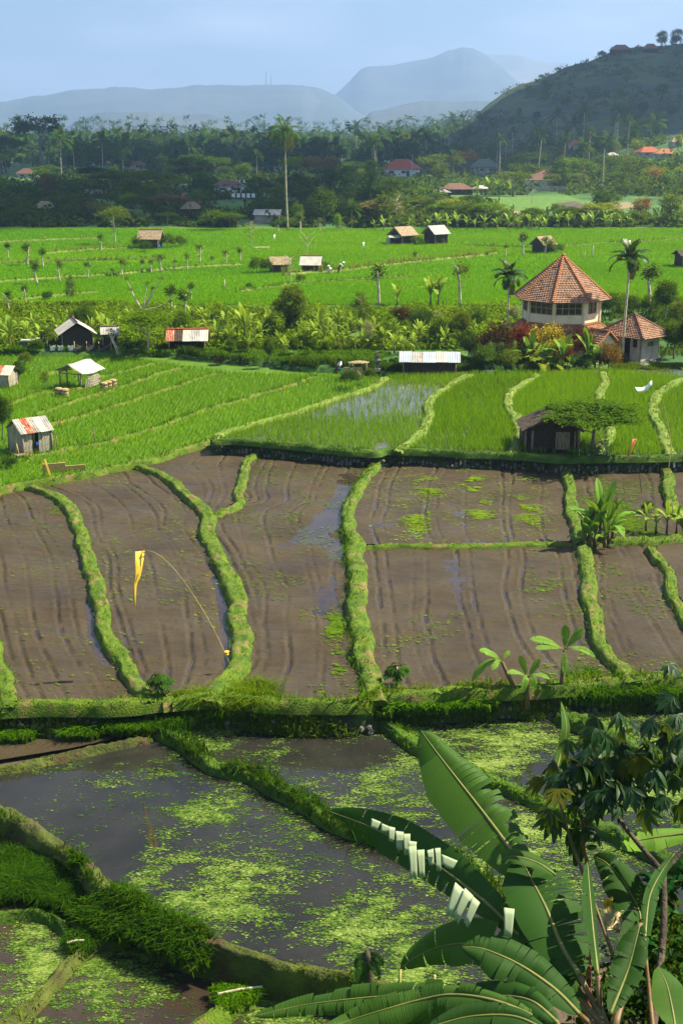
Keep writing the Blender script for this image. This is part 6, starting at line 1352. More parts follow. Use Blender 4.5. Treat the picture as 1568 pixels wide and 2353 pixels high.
# flags and poles on the terraces
b0 = at(530, 1532, .22); tip = at_y(310, 1265, b0[1] - .3); pole = [b0, at_y(520, 1505, b0[1]), at_y(480, 1425, b0[1] - .05), at_y(430, 1345, b0[1] - .1), at_y(385, 1290, b0[1] - .2), at_y(350, 1266, b0[1] - .25), at_y(333, 1263, b0[1] - .3), at_y(316, 1270, b0[1] - .3)]
fl = banner('flag', 'yellow cloth streamer hanging from a long arched bamboo pole', 'flag', tuple(b0), pole, [at_y(322, 1266, b0[1] - .3), at_y(318, 1300, b0[1] - .3), at_y(316, 1330, b0[1] - .3), at_y(306, 1360, b0[1] - .3), at_y(308, 1375, b0[1] - .3), at_y(309, 1392, b0[1] - .3)], 'cloth_yellow', .011, 'bamboo', .17, .6)
mb = MB(); k = at_y(521, 1501, b0[1]) - b0; mb.lathe([(.02, -.09), (.07, -.03), (.05, .04), (.09, .07), (.02, .1)], 8, tuple(k)); mb.obj('yellow_tie', M['cloth_yellow'], fl)
b0 = at(1472, 1132, 0); banner('flag', 'orange cloth streamer on a slim stick beside the retaining wall', 'flag', tuple(b0), [b0, at_y(1471, 1090, b0[1]), at_y(1470, 1040, b0[1]), at_y(1464, 1012, b0[1]), at_y(1458, 1007, b0[1])], [at_y(1456, 1008, b0[1]), at_y(1452, 1022, b0[1]), at_y(1447, 1036, b0[1]), at_y(1441, 1048, b0[1])], 'cloth_orange', .012, 'wood_dark', .13, .3)
mb = MB()
b0 = at(1533, 1086, .25); t = thing('bamboo_pole', 'tall thin bamboo pole slanting beside the wide pale bank', 'pole', b0); q = [at_y(x, y, b0[1]) - b0 for x, y in ((1533, 1086), (1540, 1030), (1536, 990), (1528, 950), (1520, 915))]; mb = MB(); mb.tube(q, [.02, .018, .016, .014, .01], 6); mb.obj('pole', M['bamboo'], t)
b0 = at(1545, 1074, .2); t = thing('bamboo_pole', 'shorter bamboo stake with a white bottle at its foot', 'pole', b0); q = [at_y(x, y, b0[1]) - b0 for x, y in ((1545, 1074), (1542, 1040), (1539, 1014))]; mb = MB(); mb.tube(q, [.018, .016, .014], 6); mb.obj('pole', M['bamboo'], t); mb = MB(); mb.lathe([(.05, 0), (.05, .2), (.02, .26), (.02, .3)], 8, (.03, -.03, .02)); mb.obj('bottle', M['cloth_white'], t)
b0 = at(804, 1172, .1); t = thing('bamboo_pole', 'thin dark stick standing at the bend of the central bank', 'stick', b0); q = [at_y(x, y, b0[1]) - b0 for x, y in ((804, 1172), (802, 1130), (800, 1095))]; mb = MB(); mb.tube(q, [.014, .012, .01], 5); mb.obj('pole', M['wood_dark'], t)
# white cloth lying in the rice
ctr = at(1477, 893, ZR + .33); t = thing('white_cloth', 'curved white cloth strung above the rice beyond the spreading tree', 'cloth', ctr); G = []
pts = [at_y(x, y, ctr[1]) - ctr for x, y in ((1458, 892), (1464, 896), (1474, 896), (1484, 892), (1490, 884), (1496, 878))]
for i, p in enumerate(pts): w = [.06, .14, .15, .14, .13, .10][i]; G.append([(p[0] + .05 * j * .1, p[1] + .12 * (j - 1), p[2] + w * (j - 1)) for j in range(3)])
mb = MB(); mb.grid(np.array(G)); o = mb.obj('cloth', M['cloth_white'], t, True); o.modifiers.new('thickness', 'SOLIDIFY').thickness = .01
for p in (pts[0], pts[-1]): post(t, (p[0], p[1], -ctr[2] + ZR - .1), ctr[2] - ZR + p[2] + .1, .015, 'wood', 'stake')
# flat stone by the outbuilding
t = thing('boulder', 'flat grey boulder on the grass before the pink outbuilding', 'boulder', at(1477, 838, .85)); link('stone_body', blob_me('stone_body', M['stone'], 5, .12, 2, (1, .7, .45)), t, sc=.42)
t = thing('boulder', 'grey stone leaning at the foot of the pink outbuilding', 'boulder', at(1498, 830, .85)); link('stone_body', blob_me('stone_body', M['stone'], 8, .15, 2, (1, .7, .6)), t, sc=.3)
# ------------------------------------------------------------------ huts out on the plain
def field_hut(label, px, py, w, d, hw, hr, rz, roof, wall, **k): return hut('field_hut', label, base(px, py), w, d, hw, hr, R(rz), roof, wall, **k)
field_hut('tattered thatched hut with a pale lean-to in front on the plain', 924, 560, 2.4, 2.6, 1.3, 1.2, 38, 'thatch', 'wood_dark', over=.45, seed=21, corr=False, thick=.15)
p = base(908, 562); t = thing('tin_canopy', 'pale bent tin canopy sheltering the front of the tattered hut', 'canopy', p, R(10)); mb = MB(); mb.grid(np.array([[(-1 + 2 * i / 5, -.5 + 1.0 * j / 3, 1.0 + .30 * j / 3 + .06 * math.sin(i * 2)) for j in range(4)] for i in range(6)])); o = mb.obj('sheet', M['tin_white'], t); o.modifiers.new('thickness', 'SOLIDIFY').thickness = .03
for x in (-.95, .95):
    for y in (-.45, .45): post(t, (x, y, -.1), 1.1, .04, 'wood')
mb = MB(); mb.box((-1.15, -.2, .5), (.6, .08, .9)); mb.obj('panel', M['tin'], t)
field_hut('grey roofed hut with a dark gable right of the tattered hut', 1000, 560, 2.3, 2.4, 1.5, 1.15, 36, 'tin_grey', 'wood_dark', over=.4, seed=22, corr=False, thick=.08)
field_hut('small dark hut with a pale ridge half hidden by bushes behind the pavilion', 1246, 580, 2.0, 2.0, 1.1, 1.1, 40, 'thatch', 'wood_dark', over=.4, seed=23, corr=False, thick=.1)
field_hut('pinkish thatched hut wrapped in bushes near the lone olive tree', 348, 571, 2.4, 2.0, 1.4, 1.2, -8, 'thatch', 'wood_dark', over=.5, seed=24, corr=False, thick=.12, ridge='tile_red')
field_hut('white roofed hut behind a leafy hedge in the middle of the plain', 715, 627, 1.9, 1.9, 1.0, .95, -6, 'tin_white', 'wood_dark', over=.3, seed=25, corr=False, ridge='tile_red')
field_hut('brown thatched shed hugging the bushes left of the white roof', 640, 626, 1.7, 1.6, 1.0, .8, 12, 'thatch', 'wood_dark', over=.3, seed=26, corr=False, thick=.1)
field_hut('open post hut cut off at the right edge of the plain', 1578, 612, 2.4, 2.2, 1.4, .6, 10, 'thatch_dark', 'wood_dark', over=.4, seed=27, corr=False, open_front=True)
t = thing('sack', 'bundle of blue and white sacks in front of the pinkish hut', 'sacks', base(358, 572)); link('sack_body', blob_me('sack_body', M['tarp_blue_grey'], 3, .12, 2, (1.2, .8, .75)), t, (0, 0, .35), sc=.45); o = link('sack_body', blob_me('sack_body', M['cloth_blue'], 4, .12, 2, (.7, .8, .75)), t, (.45, .1, .3), sc=.4)
for px, py, top, lb in ((628, 560, 539, 'white banner upright in the plain near the tall palm'), (832, 578, 556, 'white banner upright left of the tattered hut'), (1441, 578, 552, 'white banner just behind the taller areca palm')):
    p = base(px, py); h = hpx(p, px, top); banner('white_banner', lb, 'banner', tuple(p), [p, p + np.array([.03, 0, h * .6]), p + np.array([.15, 0, h])], [p + np.array([.15, 0, h]), p + np.array([.18, -.05, h * .7]), p + np.array([.12, 0, h * .3])], 'cloth_white', .03, 'bamboo', .16, .2)
for px, py, top, lb in ((514, 664, 640, 'bare stake alone on the plain left of the round vine tree'), (1358, 594, 562, 'pale stake standing in the plain behind the pavilion roof'), (1220, 470, 434, 'pale forked stump below the white house'), (1340, 598, 575, 'thin dark stick near the pale stake')):
    p = base(px, py); t = thing('stake', lb, 'stake', p); post(t, (0, 0, -.1), hpx(p, px, top), .07 if px != 1340 else .04, 'bark_pale', 'shaft', (.1, 0))
    if px == 1220: post(t, (.1, 0, hpx(p, px, top) * .55), hpx(p, px, top) * .42, .06, 'bark_pale', 'fork', (.5, 0))
t = thing('log', 'pale log lying on the plain beside the yellowish tree', 'log', base(600, 572), R(5)); mb = MB(); mb.tube([(-1, 0, .15), (.2, .05, .17), (1.2, .1, .2)], [.13, .12, .08], 7); mb.obj('wood', M['bark_pale'], t)
# ------------------------------------------------------------------ village houses
house('house with a bright red tiled roof and white wall among the trees', 922, 404, 11.5, 8, 2.6, 3.6, R(-25), 'tile_red', 'plaster_white')
house('house with a dull green roof behind the orange tree', 1112, 398, 9.5, 7, 2.4, 3.2, R(8), 'tile_green', 'plaster_grey')
wh = at_ground(1250, 436); house('white walled house with a broad brown hipped roof', 0, 0, 10.2, 7.5, 2.7, 2.6, R(-6), 'tile_brown', 'plaster_white', 4.0, base=wh + np.array([0, 2.5, 0]))
p = at_ground(1252, 440); t = thing('compound_wall', 'low pale grey wall enclosing the front of the white house', 'wall', p, R(-5)); mb = MB(); mb.box((0, 0, .6), (11.8, .25, 1.5)); mb.obj('wall_body', M['plaster_grey'], t)
for x in (-5.9, 5.9, -1.5): mb = MB(); mb.box((x, 0, .75), (.4, .4, 1.8)); mb.obj('pillar', M['plaster_grey'], t)
mb = MB(); mb.box((0, 0, 1.4), (11.9, .35, .1)); mb.obj('coping', M['concrete'], t)
p = wh + np.array([-2.2, 7.5, 0]); t = thing('water_tank', 'white box tank peeping over the brown hipped roof', 'water tank', p); mb = MB(); mb.box((0, 0, 5.3), (1.5, 1.2, .9)); mb.obj('tank', M['cloth_white'], t)
for x in (-.6, .6):
    for y in (-.4, .4): post(t, (x, y, 0), 4.9, .08, 'pole_grey')
for (lb, px, py, w, d, hw, hr, rz, rf, wl_m) in [
    ('long low shed with sagging brown roof sheets before the orange tree', 1045, 447, 8.0, 5, 1.4, 1.5, 8, 'tile_brown', 'wood_dark'),
    ('low shed with pale cement sheets left of the sagging brown roof', 1012, 450, 4.0, 3, .9, .8, 4, 'tin_grey', 'wood_dark'),
    ('slanted white tin shed right of the sagging brown roof', 1102, 442, 3.0, 2.5, 1.0, .9, 40, 'tin_white', 'wood_dark'),
    ('small lilac roofed hut on the bright slope near the right edge', 1549, 338, 3.4, 3.2, 1.6, 1.3, 12, 'thatch', 'plaster_grey'),
    ('red roof peeking from trees left of the long utility pole', 1320, 342, 6, 5, 1.6, 2.0, -10, 'tile_red', 'plaster_white'),
    ('red roof among bushes below the lilac hut', 1486, 360, 7, 5, 1.4, 1.7, 15, 'tile_red', 'plaster_grey'),
    ('orange roof among bushes nearest the right edge', 1526, 364, 6, 4.5, 1.4, 1.5, -5, 'tile_ridge', 'plaster_grey'),
    ('tiny white roofed hut right of the long utility pole', 1404, 366, 3.4, 3, 1.3, .9, 5, 'tin_white', 'plaster_grey'),
    ('dark red roof deep in the trees above the red house', 820, 358, 14, 10, 2.4, 4.2, 20, 'tile_brown', 'plaster_grey'),
    ('brown roof with pale gable near the far end of the red house', 1078, 346, 8, 6, 1.8, 2.4, -15, 'tile_brown', 'plaster_white'),
    ('white gabled house in trees left of the red house', 895, 372, 6, 5, 1.6, 1.6, 5, 'tile_brown', 'plaster_white'),
    ('grey brown roof in the woods behind the layered dark tree', 476, 364, 9, 7, 2.2, 2.8, 10, 'tin_grey', 'plaster_grey'),
    ('brick red pointed roof in the woods left of the tall palm', 553, 366, 7, 7, 2.2, 4.0, 40, 'tile_red', 'plaster_grey'),
    ('small red roof behind the twin coconut trunks', 218, 380, 7, 5, 1.8, 2.2, -10, 'tile_red', 'plaster_grey'),
    ('dark red long roof under the domed dry bush', 308, 388, 10, 6, 1.8, 2.4, 4, 'tile_brown', 'plaster_grey'),
    ('red brown roof behind the trunks of the leftmost palms', 160, 380, 8, 6, 1.8, 2.2, 12, 'tile_brown', 'plaster_grey'),
    ('low brown roofed hut at the left edge of the woods', 66, 408, 7, 5, 1.5, 1.8, -6, 'tile_brown', 'plaster_grey'),
    ('pale roofed house just left of the tall palm trunk', 628, 394, 6, 5, 1.8, 1.6, 10, 'tin', 'plaster_white'),
    ('long brown roofed house with white walls behind the washing', 525, 442, 8.0, 5, 1.7, 1.5, 3, 'tile_brown', 'plaster_white'),
    ('brown thatched hut between the two red flags', 440, 500, 3.2, 2.6, 1.7, 1.3, 6, 'thatch', 'wood_dark'),
    ('small dull thatched hut at the left under dark trees', 105, 490, 3.4, 2.6, 1.1, 1.3, -6, 'thatch', 'wood_dark'),
    ('pale house on the misty plain right of the village centre', 908, 310, 40, 20, 5, 8, 5, 'tile_brown', 'plaster_white')]:
    house(lb, px, py, w, d, hw, hr, R(rz), rf, wl_m, wins=2 if w > 5 else 1, over=.5)
hut('tin_shed', 'grey tin roofed shed with pale block wall beside the tall palm', base(616, 512), 4.2, 2.8, 1.5, .9, R(-8), 'tin_grey', 'plaster_grey', over=.4, seed=31, corr=False)
hut('tin_shed', 'low flat pale tin shed lying in the dim plots', base(222, 452), 5.0, 4.2, .9, .9, R(24), 'tin', 'wood_dark', over=.5, seed=32, corr=False)
for px, py, lb in ((419, 482, 'red flag left of the brown thatched hut'), (458, 484, 'red flag right of the brown thatched hut')):
    p = base(px, py); banner('flag', lb, 'flag', tuple(p), [p, p + np.array([.05, 0, 2.4]), p + np.array([.3, 0, 3.2])], [p + np.array([.3, 0, 3.2]), p + np.array([.15, -.1, 2.4]), p + np.array([-.05, 0, 1.5])], 'cloth_red', .05, 'bamboo', .45, .2)
for px, py, n, lb, s in ((560, 460, 5, 'row of white washing hung beside the long brown roof', 1), (548, 425, 4, 'scraps of white washing above the long brown roof', 2)):
    p = base(px, py); t = thing('washing_line', lb, 'washing line', p, R(5)); L = n * 1.15
    for k in range(n): mb = MB(); mb.grid(np.array([[(-L / 2 + k * 1.2 + .8 * i / 3, .08 * math.sin(i * 2 + j + k), 1.6 - rnd.uniform(.8, 1.1) * j / 2) for j in range(3)] for i in range(4)])); o = mb.obj('cloth', M['cloth_white'], t); o.modifiers.new('thickness', 'SOLIDIFY').thickness = .02
    mb = MB(); mb.tube([(-L / 2 - .3, 0, 1.65), (L / 2 + .3, 0, 1.65)], .015, 4); mb.obj('line', M['wood_dark'], t)
    for x in (-L / 2 - .3, L / 2 + .3): post(t, (x, 0, 0), 1.75, .04, 'wood')
def pole(label, px, py, top, r=.14, arm=True):
    p = base(px, py); h = hpx(p, px, top); t = thing('utility_pole', label, 'utility pole', p); mb = MB(); mb.tube([(0, 0, -.2), (0, 0, h)], [r, r * .7], 8); mb.obj('pole', M['pole_grey'], t)
    if arm: mb = MB(); mb.box((0, 0, h - .5), (1.6, .12, .12)); mb.obj('crossarm', M['wood_dark'], t); mb = MB(); [mb.lathe([(.05, 0), (.07, .08), (.04, .16)], 6, (x, 0, h - .44)) for x in (-.7, 0, .7)]; mb.obj('insulator', M['stone'], t)
pole('concrete utility pole in front of the bright red tiled house', 946, 410, 353); pole('concrete utility pole between the green roof and the white house', 1139, 408, 345); pole('long utility pole standing right of the white house', 1382, 440, 343, .2); pole('far utility pole left of the bright red tiled house', 786, 412, 355, .12)
# ------------------------------------------------------------------ trees, palms and plants by name
def garden(px, pb):
    y = min(95.0, 92.4 + (856 - pb) * .05); p = at_y(px, pb, y); p[2] = .62; return p
def T(kind, px, pyb, pyt, mat, label=None, ws=1.0, z=None, desc=None, group=None, **k):
    p = garden(px, pyb) if 1120 < px < 1400 and pyb > 765 else base(px, pyb, z); h = max(.3, hpx(p, px, pyt)) * (1.18 if 1120 < px < 1400 and pyb > 765 else 1); return tree(kind, p, h * 1.02, mat, rnd, label, ws=ws, px=px, py=pyb, desc=desc, group=group, **k)
# belt: feathery tree, round vine tree, pruned tree, small clipped trees
T('feather', 340, 806, 702, 'leaf_bright', 'broad feathery tree shading the sheds with layered light foliage', ws=1.05, name='feathery_tree')
T('nround', 669, 772, 652, 'leaf_olive', 'round headed tree on a trunk thick with dark vines', ws=.92)
p = base(671, 771); t = thing('vine', 'dark vines wrapping the trunk of the round headed tree', 'vine', p); o = link('foliage', crown_me('foliage', 77, 60, 40, (.55, .5, 1.1), 1.25, .16, .16, 1, .6, .3, M['leaf_dark']), t)
p = base(330, 748); t = thing('pruned_tree', 'pruned tree with long bare pale limbs above the feathery tree', 'tree', p)
post(t, (0, 0, -.2), 1.6, .11, 'bark_pale', 'trunk')
for k, (x, y, r) in enumerate(((300, 665, .05), (290, 640, .05), (352, 660, .06), (370, 640, .05), (338, 650, .05), (392, 690, .04))):
    e = at_y(x, y, p[1] - .3 + .1 * k) - p; mb = MB(); mb.tube([(0, 0, 1.3), tuple(e * .5 + np.array([0, 0, .5])), tuple(e)], [r * 1.3, r, r * .6], 6); mb.obj('limb', M['bark_pale'], t)
    o = link('tuft', crown_me('tuft', 60 + k % 3, 5, 16, (.22, .22, .15), 0, .08, .12, .8, .2, mat=M['leaf_olive']), t, tuple(e))
G1 = 'small clipped trees along the grass strip'
for px, pb, pt, lb in ((529, 828, 778, 'small round tree left of the leaning white trunk tree'), (619, 854, 775, 'clipped round tree with a thin pale leaning trunk'), (676, 818, 772, 'small dark tree directly below the round vine tree'), (720, 818, 776, 'small round tree right of the vine tree'), (748, 815, 782, 'smallest round bush tree at the banana grove')):
    T('nround', px, pb, pt, 'leaf_mid', lb, ws=.62 if px == 619 else .8, name='clipped_tree', group=G1)
p = base(272, 820); t = thing('dead_tree', 'white dead leaning trunk with stubby branches before the net fence', 'dead tree', p); mb = MB(); q = [at_y(x, y, p[1]) - p for x, y in ((271, 818), (268, 800), (258, 780), (252, 765))]; mb.tube(q, [.13, .11, .10, .06], 8); mb.obj('trunk', M['bark_pale'], t, True)
for e in ((-.3, 0, .6), (.35, .1, .5), (.1, -.1, .8)): mb = MB(); b = Vector(q[2]); mb.tube([b, b + Vector(e) * .6, b + Vector(e)], [.06, .045, .02], 6); mb.obj('branch', M['bark_pale'], t)
link('leaf_tuft', crown_me('leaf_tuft', 91, 10, 16, (.5, .4, .4), 0, .1, .12, .8, .3, mat=M['leaf_olive']), t, tuple(q[3]))
# leafy tangle of the belt
PT = []; RV = []; rg = np.random.default_rng(620)
for k in range(900):
    x, y = rg.uniform(-40, 1190), rg.uniform(706, 806)
    if (110 < x < 260 and y > 755) or (370 < x < 470 and y > 770) or fbm(np.array([x]), np.array([y * 2.5]), 60, 621)[0] < .40: continue
    p = base(x, y); h = rg.uniform(.3, 1.0); m = 60; PT.append(p + rg.normal(0, 1, (m, 3)) * np.array([.55, .55, 0]) * h + np.abs(rg.normal(0, 1, (m, 1))) * np.array([[0, 0, h * .5]])); RV.append(np.clip(rg.random() * .7 + rg.random(m) * .3, 0, 1))
PT = np.concatenate(PT); V, F = leaf_cards(PT, rg.uniform(.18, .42, len(PT)), rg.uniform(.1, .22, len(PT)), rg, .7); tag(link('undergrowth', build_me('undergrowth', V, [F], [M['leaf_bright']], np.concatenate(RV))), 'sunlit leafy tangle filling the hedge belt', 'undergrowth', kind='stuff')
# named shrubs of the belt and the garden
SH = [(110, 800, 745, 'leaf_olive', 'olive bush tree left of the open barn', 'nloose', 1.2), (88, 812, 775, 'leaf_mid', 'low bush beside the stacked slabs', 'nbush', .9), (195, 745, 700, 'leaf_mid', 'bushes on the plain edge behind the barn', 'nbush', 1.2), (165, 705, 632, 'leaf_mid', 'tall leafy shrub standing on the plain edge above the barn', 'nloose', .7), (110, 690, 668, 'leaf_dark', 'dark low bush on the plain edge near the left', 'nbush', 1.2), (260, 760, 710, 'leaf_bright', 'bright bush between barn and pruned tree', 'nbush', .9),
      (415, 760, 705, 'leaf_bright', 'bright leafy shrub right of the feathery tree', 'nbush', .9), (480, 790, 745, 'leaf_yellow', 'yellow green shrub right of the cattle shed', 'nbush', .9), (500, 750, 712, 'leaf_mid', 'green shrub on the plain edge above the yellow shrub', 'nbush', 1), (560, 812, 778, 'leaf_olive', 'low olive shrub beside the leftmost clipped tree', 'nbush', .8), (620, 770, 725, 'leaf_bright', 'shrub leaning on the vine tree from the left', 'nbush', .8), (700, 800, 755, 'leaf_mid', 'leafy shrub under the right of the vine tree', 'nbush', .8),
      (830, 760, 668, 'leaf_olive', 'slender pale leaved tree above the stone shrine', 'nloose', .9), (845, 800, 735, 'leaf_pale', 'pale bushy tree above the thatched platform', 'nloose', .9), (885, 790, 735, 'leaf_mid', 'dense shrub left of the lean-to roof', 'nbush', .8), (965, 760, 705, 'leaf_dark', 'dark shrub mass behind the lean-to', 'nbush', 1.1), (925, 745, 700, 'leaf_maroon', 'reddish brown thicket on the plain edge', 'nbush', 1.2), (1010, 790, 725, 'leaf_mid', 'dense green shrub behind the lean-to end', 'nbush', .9), (1060, 790, 712, 'leaf_olive', 'olive shrub tree between lean-to and areca palm', 'nround', .9), (1075, 830, 760, 'leaf_dark', 'rounded dark tree at the garden corner', 'nround', 1.0), (1110, 850, 790, 'leaf_mid', 'leafy shrub at the foot of the garden corner', 'nbush', .9), (1000, 748, 712, 'leaf_pale', 'whitish leaved shrub behind the garden corner', 'nbush', 1.1), (1095, 750, 705, 'leaf_mid', 'green thicket left of the thinner areca palm', 'nbush', 1.2), (1180, 735, 700, 'leaf_pale', 'pale leaved shrub hugging the pavilion wall', 'nbush', .8),
      (1150, 800, 752, 'leaf_maroon', 'maroon cordyline mass under the thinner areca palm', 'nbush', 1.0), (1200, 790, 757, 'leaf_red', 'deep red cordyline left of the yellow croton', 'nbush', .8), (1250, 815, 758, 'leaf_croton', 'tall yellow and green croton before the pavilion', 'nbush', .85), (1285, 822, 778, 'leaf_croton', 'low yellow croton in the middle of the garden', 'nbush', .8), (1318, 815, 760, 'leaf_red', 'bright red cordyline under the pavilion porch', 'nloose', .8), (1302, 845, 800, 'leaf_red', 'small red cordyline low in the garden', 'nloose', .8), (1348, 820, 766, 'leaf_red', 'dark red cordyline right of the porch', 'nloose', .7), (1408, 810, 755, 'leaf_croton', 'yellow shrub between pavilion and outbuilding', 'nbush', .85), (1395, 845, 790, 'leaf_orange', 'bronze orange croton at the garden end', 'nbush', .8), (1375, 840, 800, 'leaf_mid', 'green shrub filling the garden end', 'nbush', .9), (1232, 852, 815, 'leaf_olive', 'low olive shrub at the front of the garden', 'nbush', 1.1), (1160, 855, 805, 'leaf_olive', 'olive fern mass at the front left of the garden', 'nbush', 1.1), (1335, 855, 818, 'leaf_dark', 'dark leafy clump at the front of the garden', 'nbush', 1.2), (1270, 855, 825, 'leaf_mid', 'green clump under the broad garden leaves', 'nbush', 1.1),
      (1405, 725, 668, 'leaf_mid', 'green bush between the pavilion roof and the taller palm', 'nbush', 1.0), (1440, 720, 675, 'leaf_dark', 'dark bush behind the outbuilding roof', 'nbush', 1.1), (1525, 735, 640, 'leaf_mid', 'tall dense tree right of the outbuilding roof', 'nround', .8), (1492, 722, 675, 'leaf_mid', 'bush directly behind the outbuilding roof', 'nbush', 1.0), (1555, 760, 690, 'leaf_olive', 'pale shrub tree at the right edge beyond the outbuilding', 'nround', 1.0), (1545, 825, 735, 'leaf_mid', 'big leafy shrub touching the outbuilding wall', 'nround', .8), (1590, 840, 720, 'leaf_dark', 'dark shrub tree at the right edge of the garden', 'nround', 1.0), (1520, 832, 800, 'leaf_bright', 'little creeper bush at the outbuilding corner', 'nloose', .8), (1430, 835, 812, 'leaf_olive', 'low bush at the foot of the taller areca palm', 'nbush', 1.2),
      (45, 880, 828, 'leaf_dark', 'dark leafy tree before the hut cut by the left edge', 'nround', .8), (105, 890, 845, 'leaf_bright', 'small bright tree behind the straw bales', 'nloose', .9), (8, 1010, 905, 'leaf_dark', 'dark tree at the left edge behind the weathered hut', 'nround', .6), (60, 835, 808, 'leaf_olive', 'dry brownish bush at the uppermost strip', 'nbush', 1.2), (22, 1072, 1048, 'leaf_dark', 'dark low bush in front of the weathered hut', 'nbush', 1.6), (805, 878, 850, 'leaf_dark', 'mound of dark bush under the thatched platform', 'nbush', 1.7), (850, 868, 845, 'leaf_mid', 'bush beside the thatched platform legs', 'nbush', 1.1), (500, 838, 818, 'leaf_maroon', 'reddish dry bush at the end of the grass band', 'nbush', .9)]
for px, pb, pt, m, lb, kd, ws in SH:
    zz = .75 if (pb > 840 and px > 770) else (ZL if (pb > 825 and px < 700) else None)
    T(kd, px, pb, pt, m, lb, ws=ws, z=zz, name='shrub' if 'bush' in kd else 'small_tree', trunkmat=None)
# hedges round the huts on the plain
for px, pb, pt, m, lb, ws in ((590, 628, 585, 'leaf_mid', 'clipped leafy hedge tree left of the brown thatched shed', .9), (612, 628, 590, 'leaf_mid', 'hedge bush touching the brown thatched shed', .8), (705, 627, 604, 'leaf_mid', 'leafy hedge before the white roof, nearest the pale tree', 1.0), (728, 627, 603, 'leaf_mid', 'leafy hedge before the white roof, middle part', 1.0), (750, 626, 598, 'leaf_mid', 'leafy hedge end right of the white roof', .8), (320, 572, 535, 'leaf_mid', 'bright bush left of the pinkish hut', 1.0), (335, 580, 550, 'leaf_dark', 'dark bush in front of the pinkish hut', 1.0), (385, 570, 532, 'leaf_mid', 'bush right of the pinkish hut', 1.0), (412, 568, 538, 'leaf_mid', 'bush at the hedge end right of the pinkish hut', 1.0), (425, 566, 545, 'leaf_bright', 'small bright bush ending the pinkish hut hedge', .9), (960, 563, 540, 'leaf_mid', 'bush between the tattered hut and the grey roof', 1.3), (1012, 561, 543, 'leaf_mid', 'bush at the right wall of the grey roofed hut', 1.0), (980, 561, 547, 'leaf_bright', 'low bush before the grey roofed hut gable', 1.2), (893, 562, 552, 'leaf_olive', 'tiny bush left of the tattered hut', 1.2), (1262, 582, 545, 'leaf_olive', 'thin bush right of the half hidden dark hut', .9), (1280, 580, 558, 'leaf_mid', 'low bush farther right of the half hidden hut', 1.4), (573, 662, 648, 'leaf_mid', 'single low bush alone in the bright plain', 1.3), (690, 650, 628, 'leaf_mid', 'bush at the foot of the pale twiggy tree', 1.0)):
    T('bush' if px != 573 else 'nbush', px, pb, pt, m, lb, ws=ws, name='shrub')
T('airy', 668, 655, 585, 'leaf_pale', 'pale twiggy tree in front of the white roofed hut', ws=1.0, name='twiggy_tree')
T('bare', 705, 590, 535, 'leaf_olive', 'half bare branching tree just behind the white roof', ws=1.0, name='twiggy_tree')
T('spread', 266, 563, 472, 'leaf_olive', 'lone olive tree with a pale trunk at the far plain edge', ws=.72, trunkmat='bark_pale')
T('airy', 577, 573, 500, 'leaf_yellow', 'yellowish small tree with a white banded trunk on the plain', ws=.9, name='small_tree')
T('tall', 775, 532, 486, 'leaf_bright', 'small bright tree at the plain edge right of the tall palm', ws=1.0, name='small_tree')
# stubby pollarded trees on the plain
PO = [(20, 595, 557, 'stubby tree nearest the upper left corner of the plain'), (63, 611, 560, 'stubby leaning tree second in from the left plain edge'), (100, 616, 570, 'slim leaning stub among the left stubby trees'), (85, 654, 600, 'leafy stubby tree on the lower bank at left'), (138, 648, 596, 'stubby tree right of the leafy one on the lower bank'), (203, 640, 599, 'stubby tree with a clear pale trunk in the pale terraces'), (233, 578, 537, 'leafy stubby tree left of the lone olive tree'), (60, 699, 655, 'bare stub above the low dark bush'), (22, 715, 668, 'leafy stub at the left edge above the banana grove'), (258, 636, 616, 'tiny stub right of the clear pale trunk'), (281, 634, 594, 'short stub left of the pair of leafy stubs'), (328, 626, 596, 'low leafy stub before the pinkish hut'), (348, 628, 594, 'leafy stub paired below the pinkish hut'), (370, 626, 584, 'taller leafy stub right of the pair'), (402, 622, 594, 'small stub in the middle bank row'), (431, 622, 580, 'dense leafy stub in the middle bank row'), (459, 604, 558, 'forked leafy stub upper in the middle bank row'), (488, 612, 588, 'low stub before the hedge of the brown shed'), (519, 612, 572, 'leafy stub left of the hedge of the brown shed'), (552, 600, 568, 'stub just behind the hedge of the brown shed'), (1200, 588, 536, 'dark leaning stub left of the half hidden hut'), (1160, 592, 559, 'leafy stub tree left of the dark leaning stub'), (1251, 583, 543, 'stub before the half hidden dark hut'), (1077, 598, 579, 'small leafy stub on the yellow bank'), (1117, 598, 579, 'smaller stub right of it on the yellow bank'), (952, 608, 579, 'round leafy stub on the yellow bank'), (869, 703, 606, 'tall leaning pollard at the near plain edge'), (1056, 705, 597, 'tall straight pollard between banana pair and thin palm'), (1489, 700, 608, 'pollard with upright branches right of the taller areca palm'), (425, 735, 665, 'thin pollard above the bright shrub'), (440, 690, 650, 'thin stub behind the thin pollard'), (395, 720, 655, 'spindly pollard beside the pruned tree'), (640, 533, 505, 'leafless stub row beside the tall palm'), (690, 530, 490, 'white stub right of the tall palm'), (735, 532, 500, 'leafy stub farther right of the tall palm'), (470, 795, 770, 'clipped stub by the cattle shed end')]
for px, pb, pt, lb in PO: T('pollard', px, pb, pt, 'leaf_mid' if px % 3 else 'leaf_olive', lb, ws=rnd.uniform(1.1, 1.7) * (.7 if px in (869, 1056) else 1), name='pollarded_tree', group='pollarded trees on the plain')
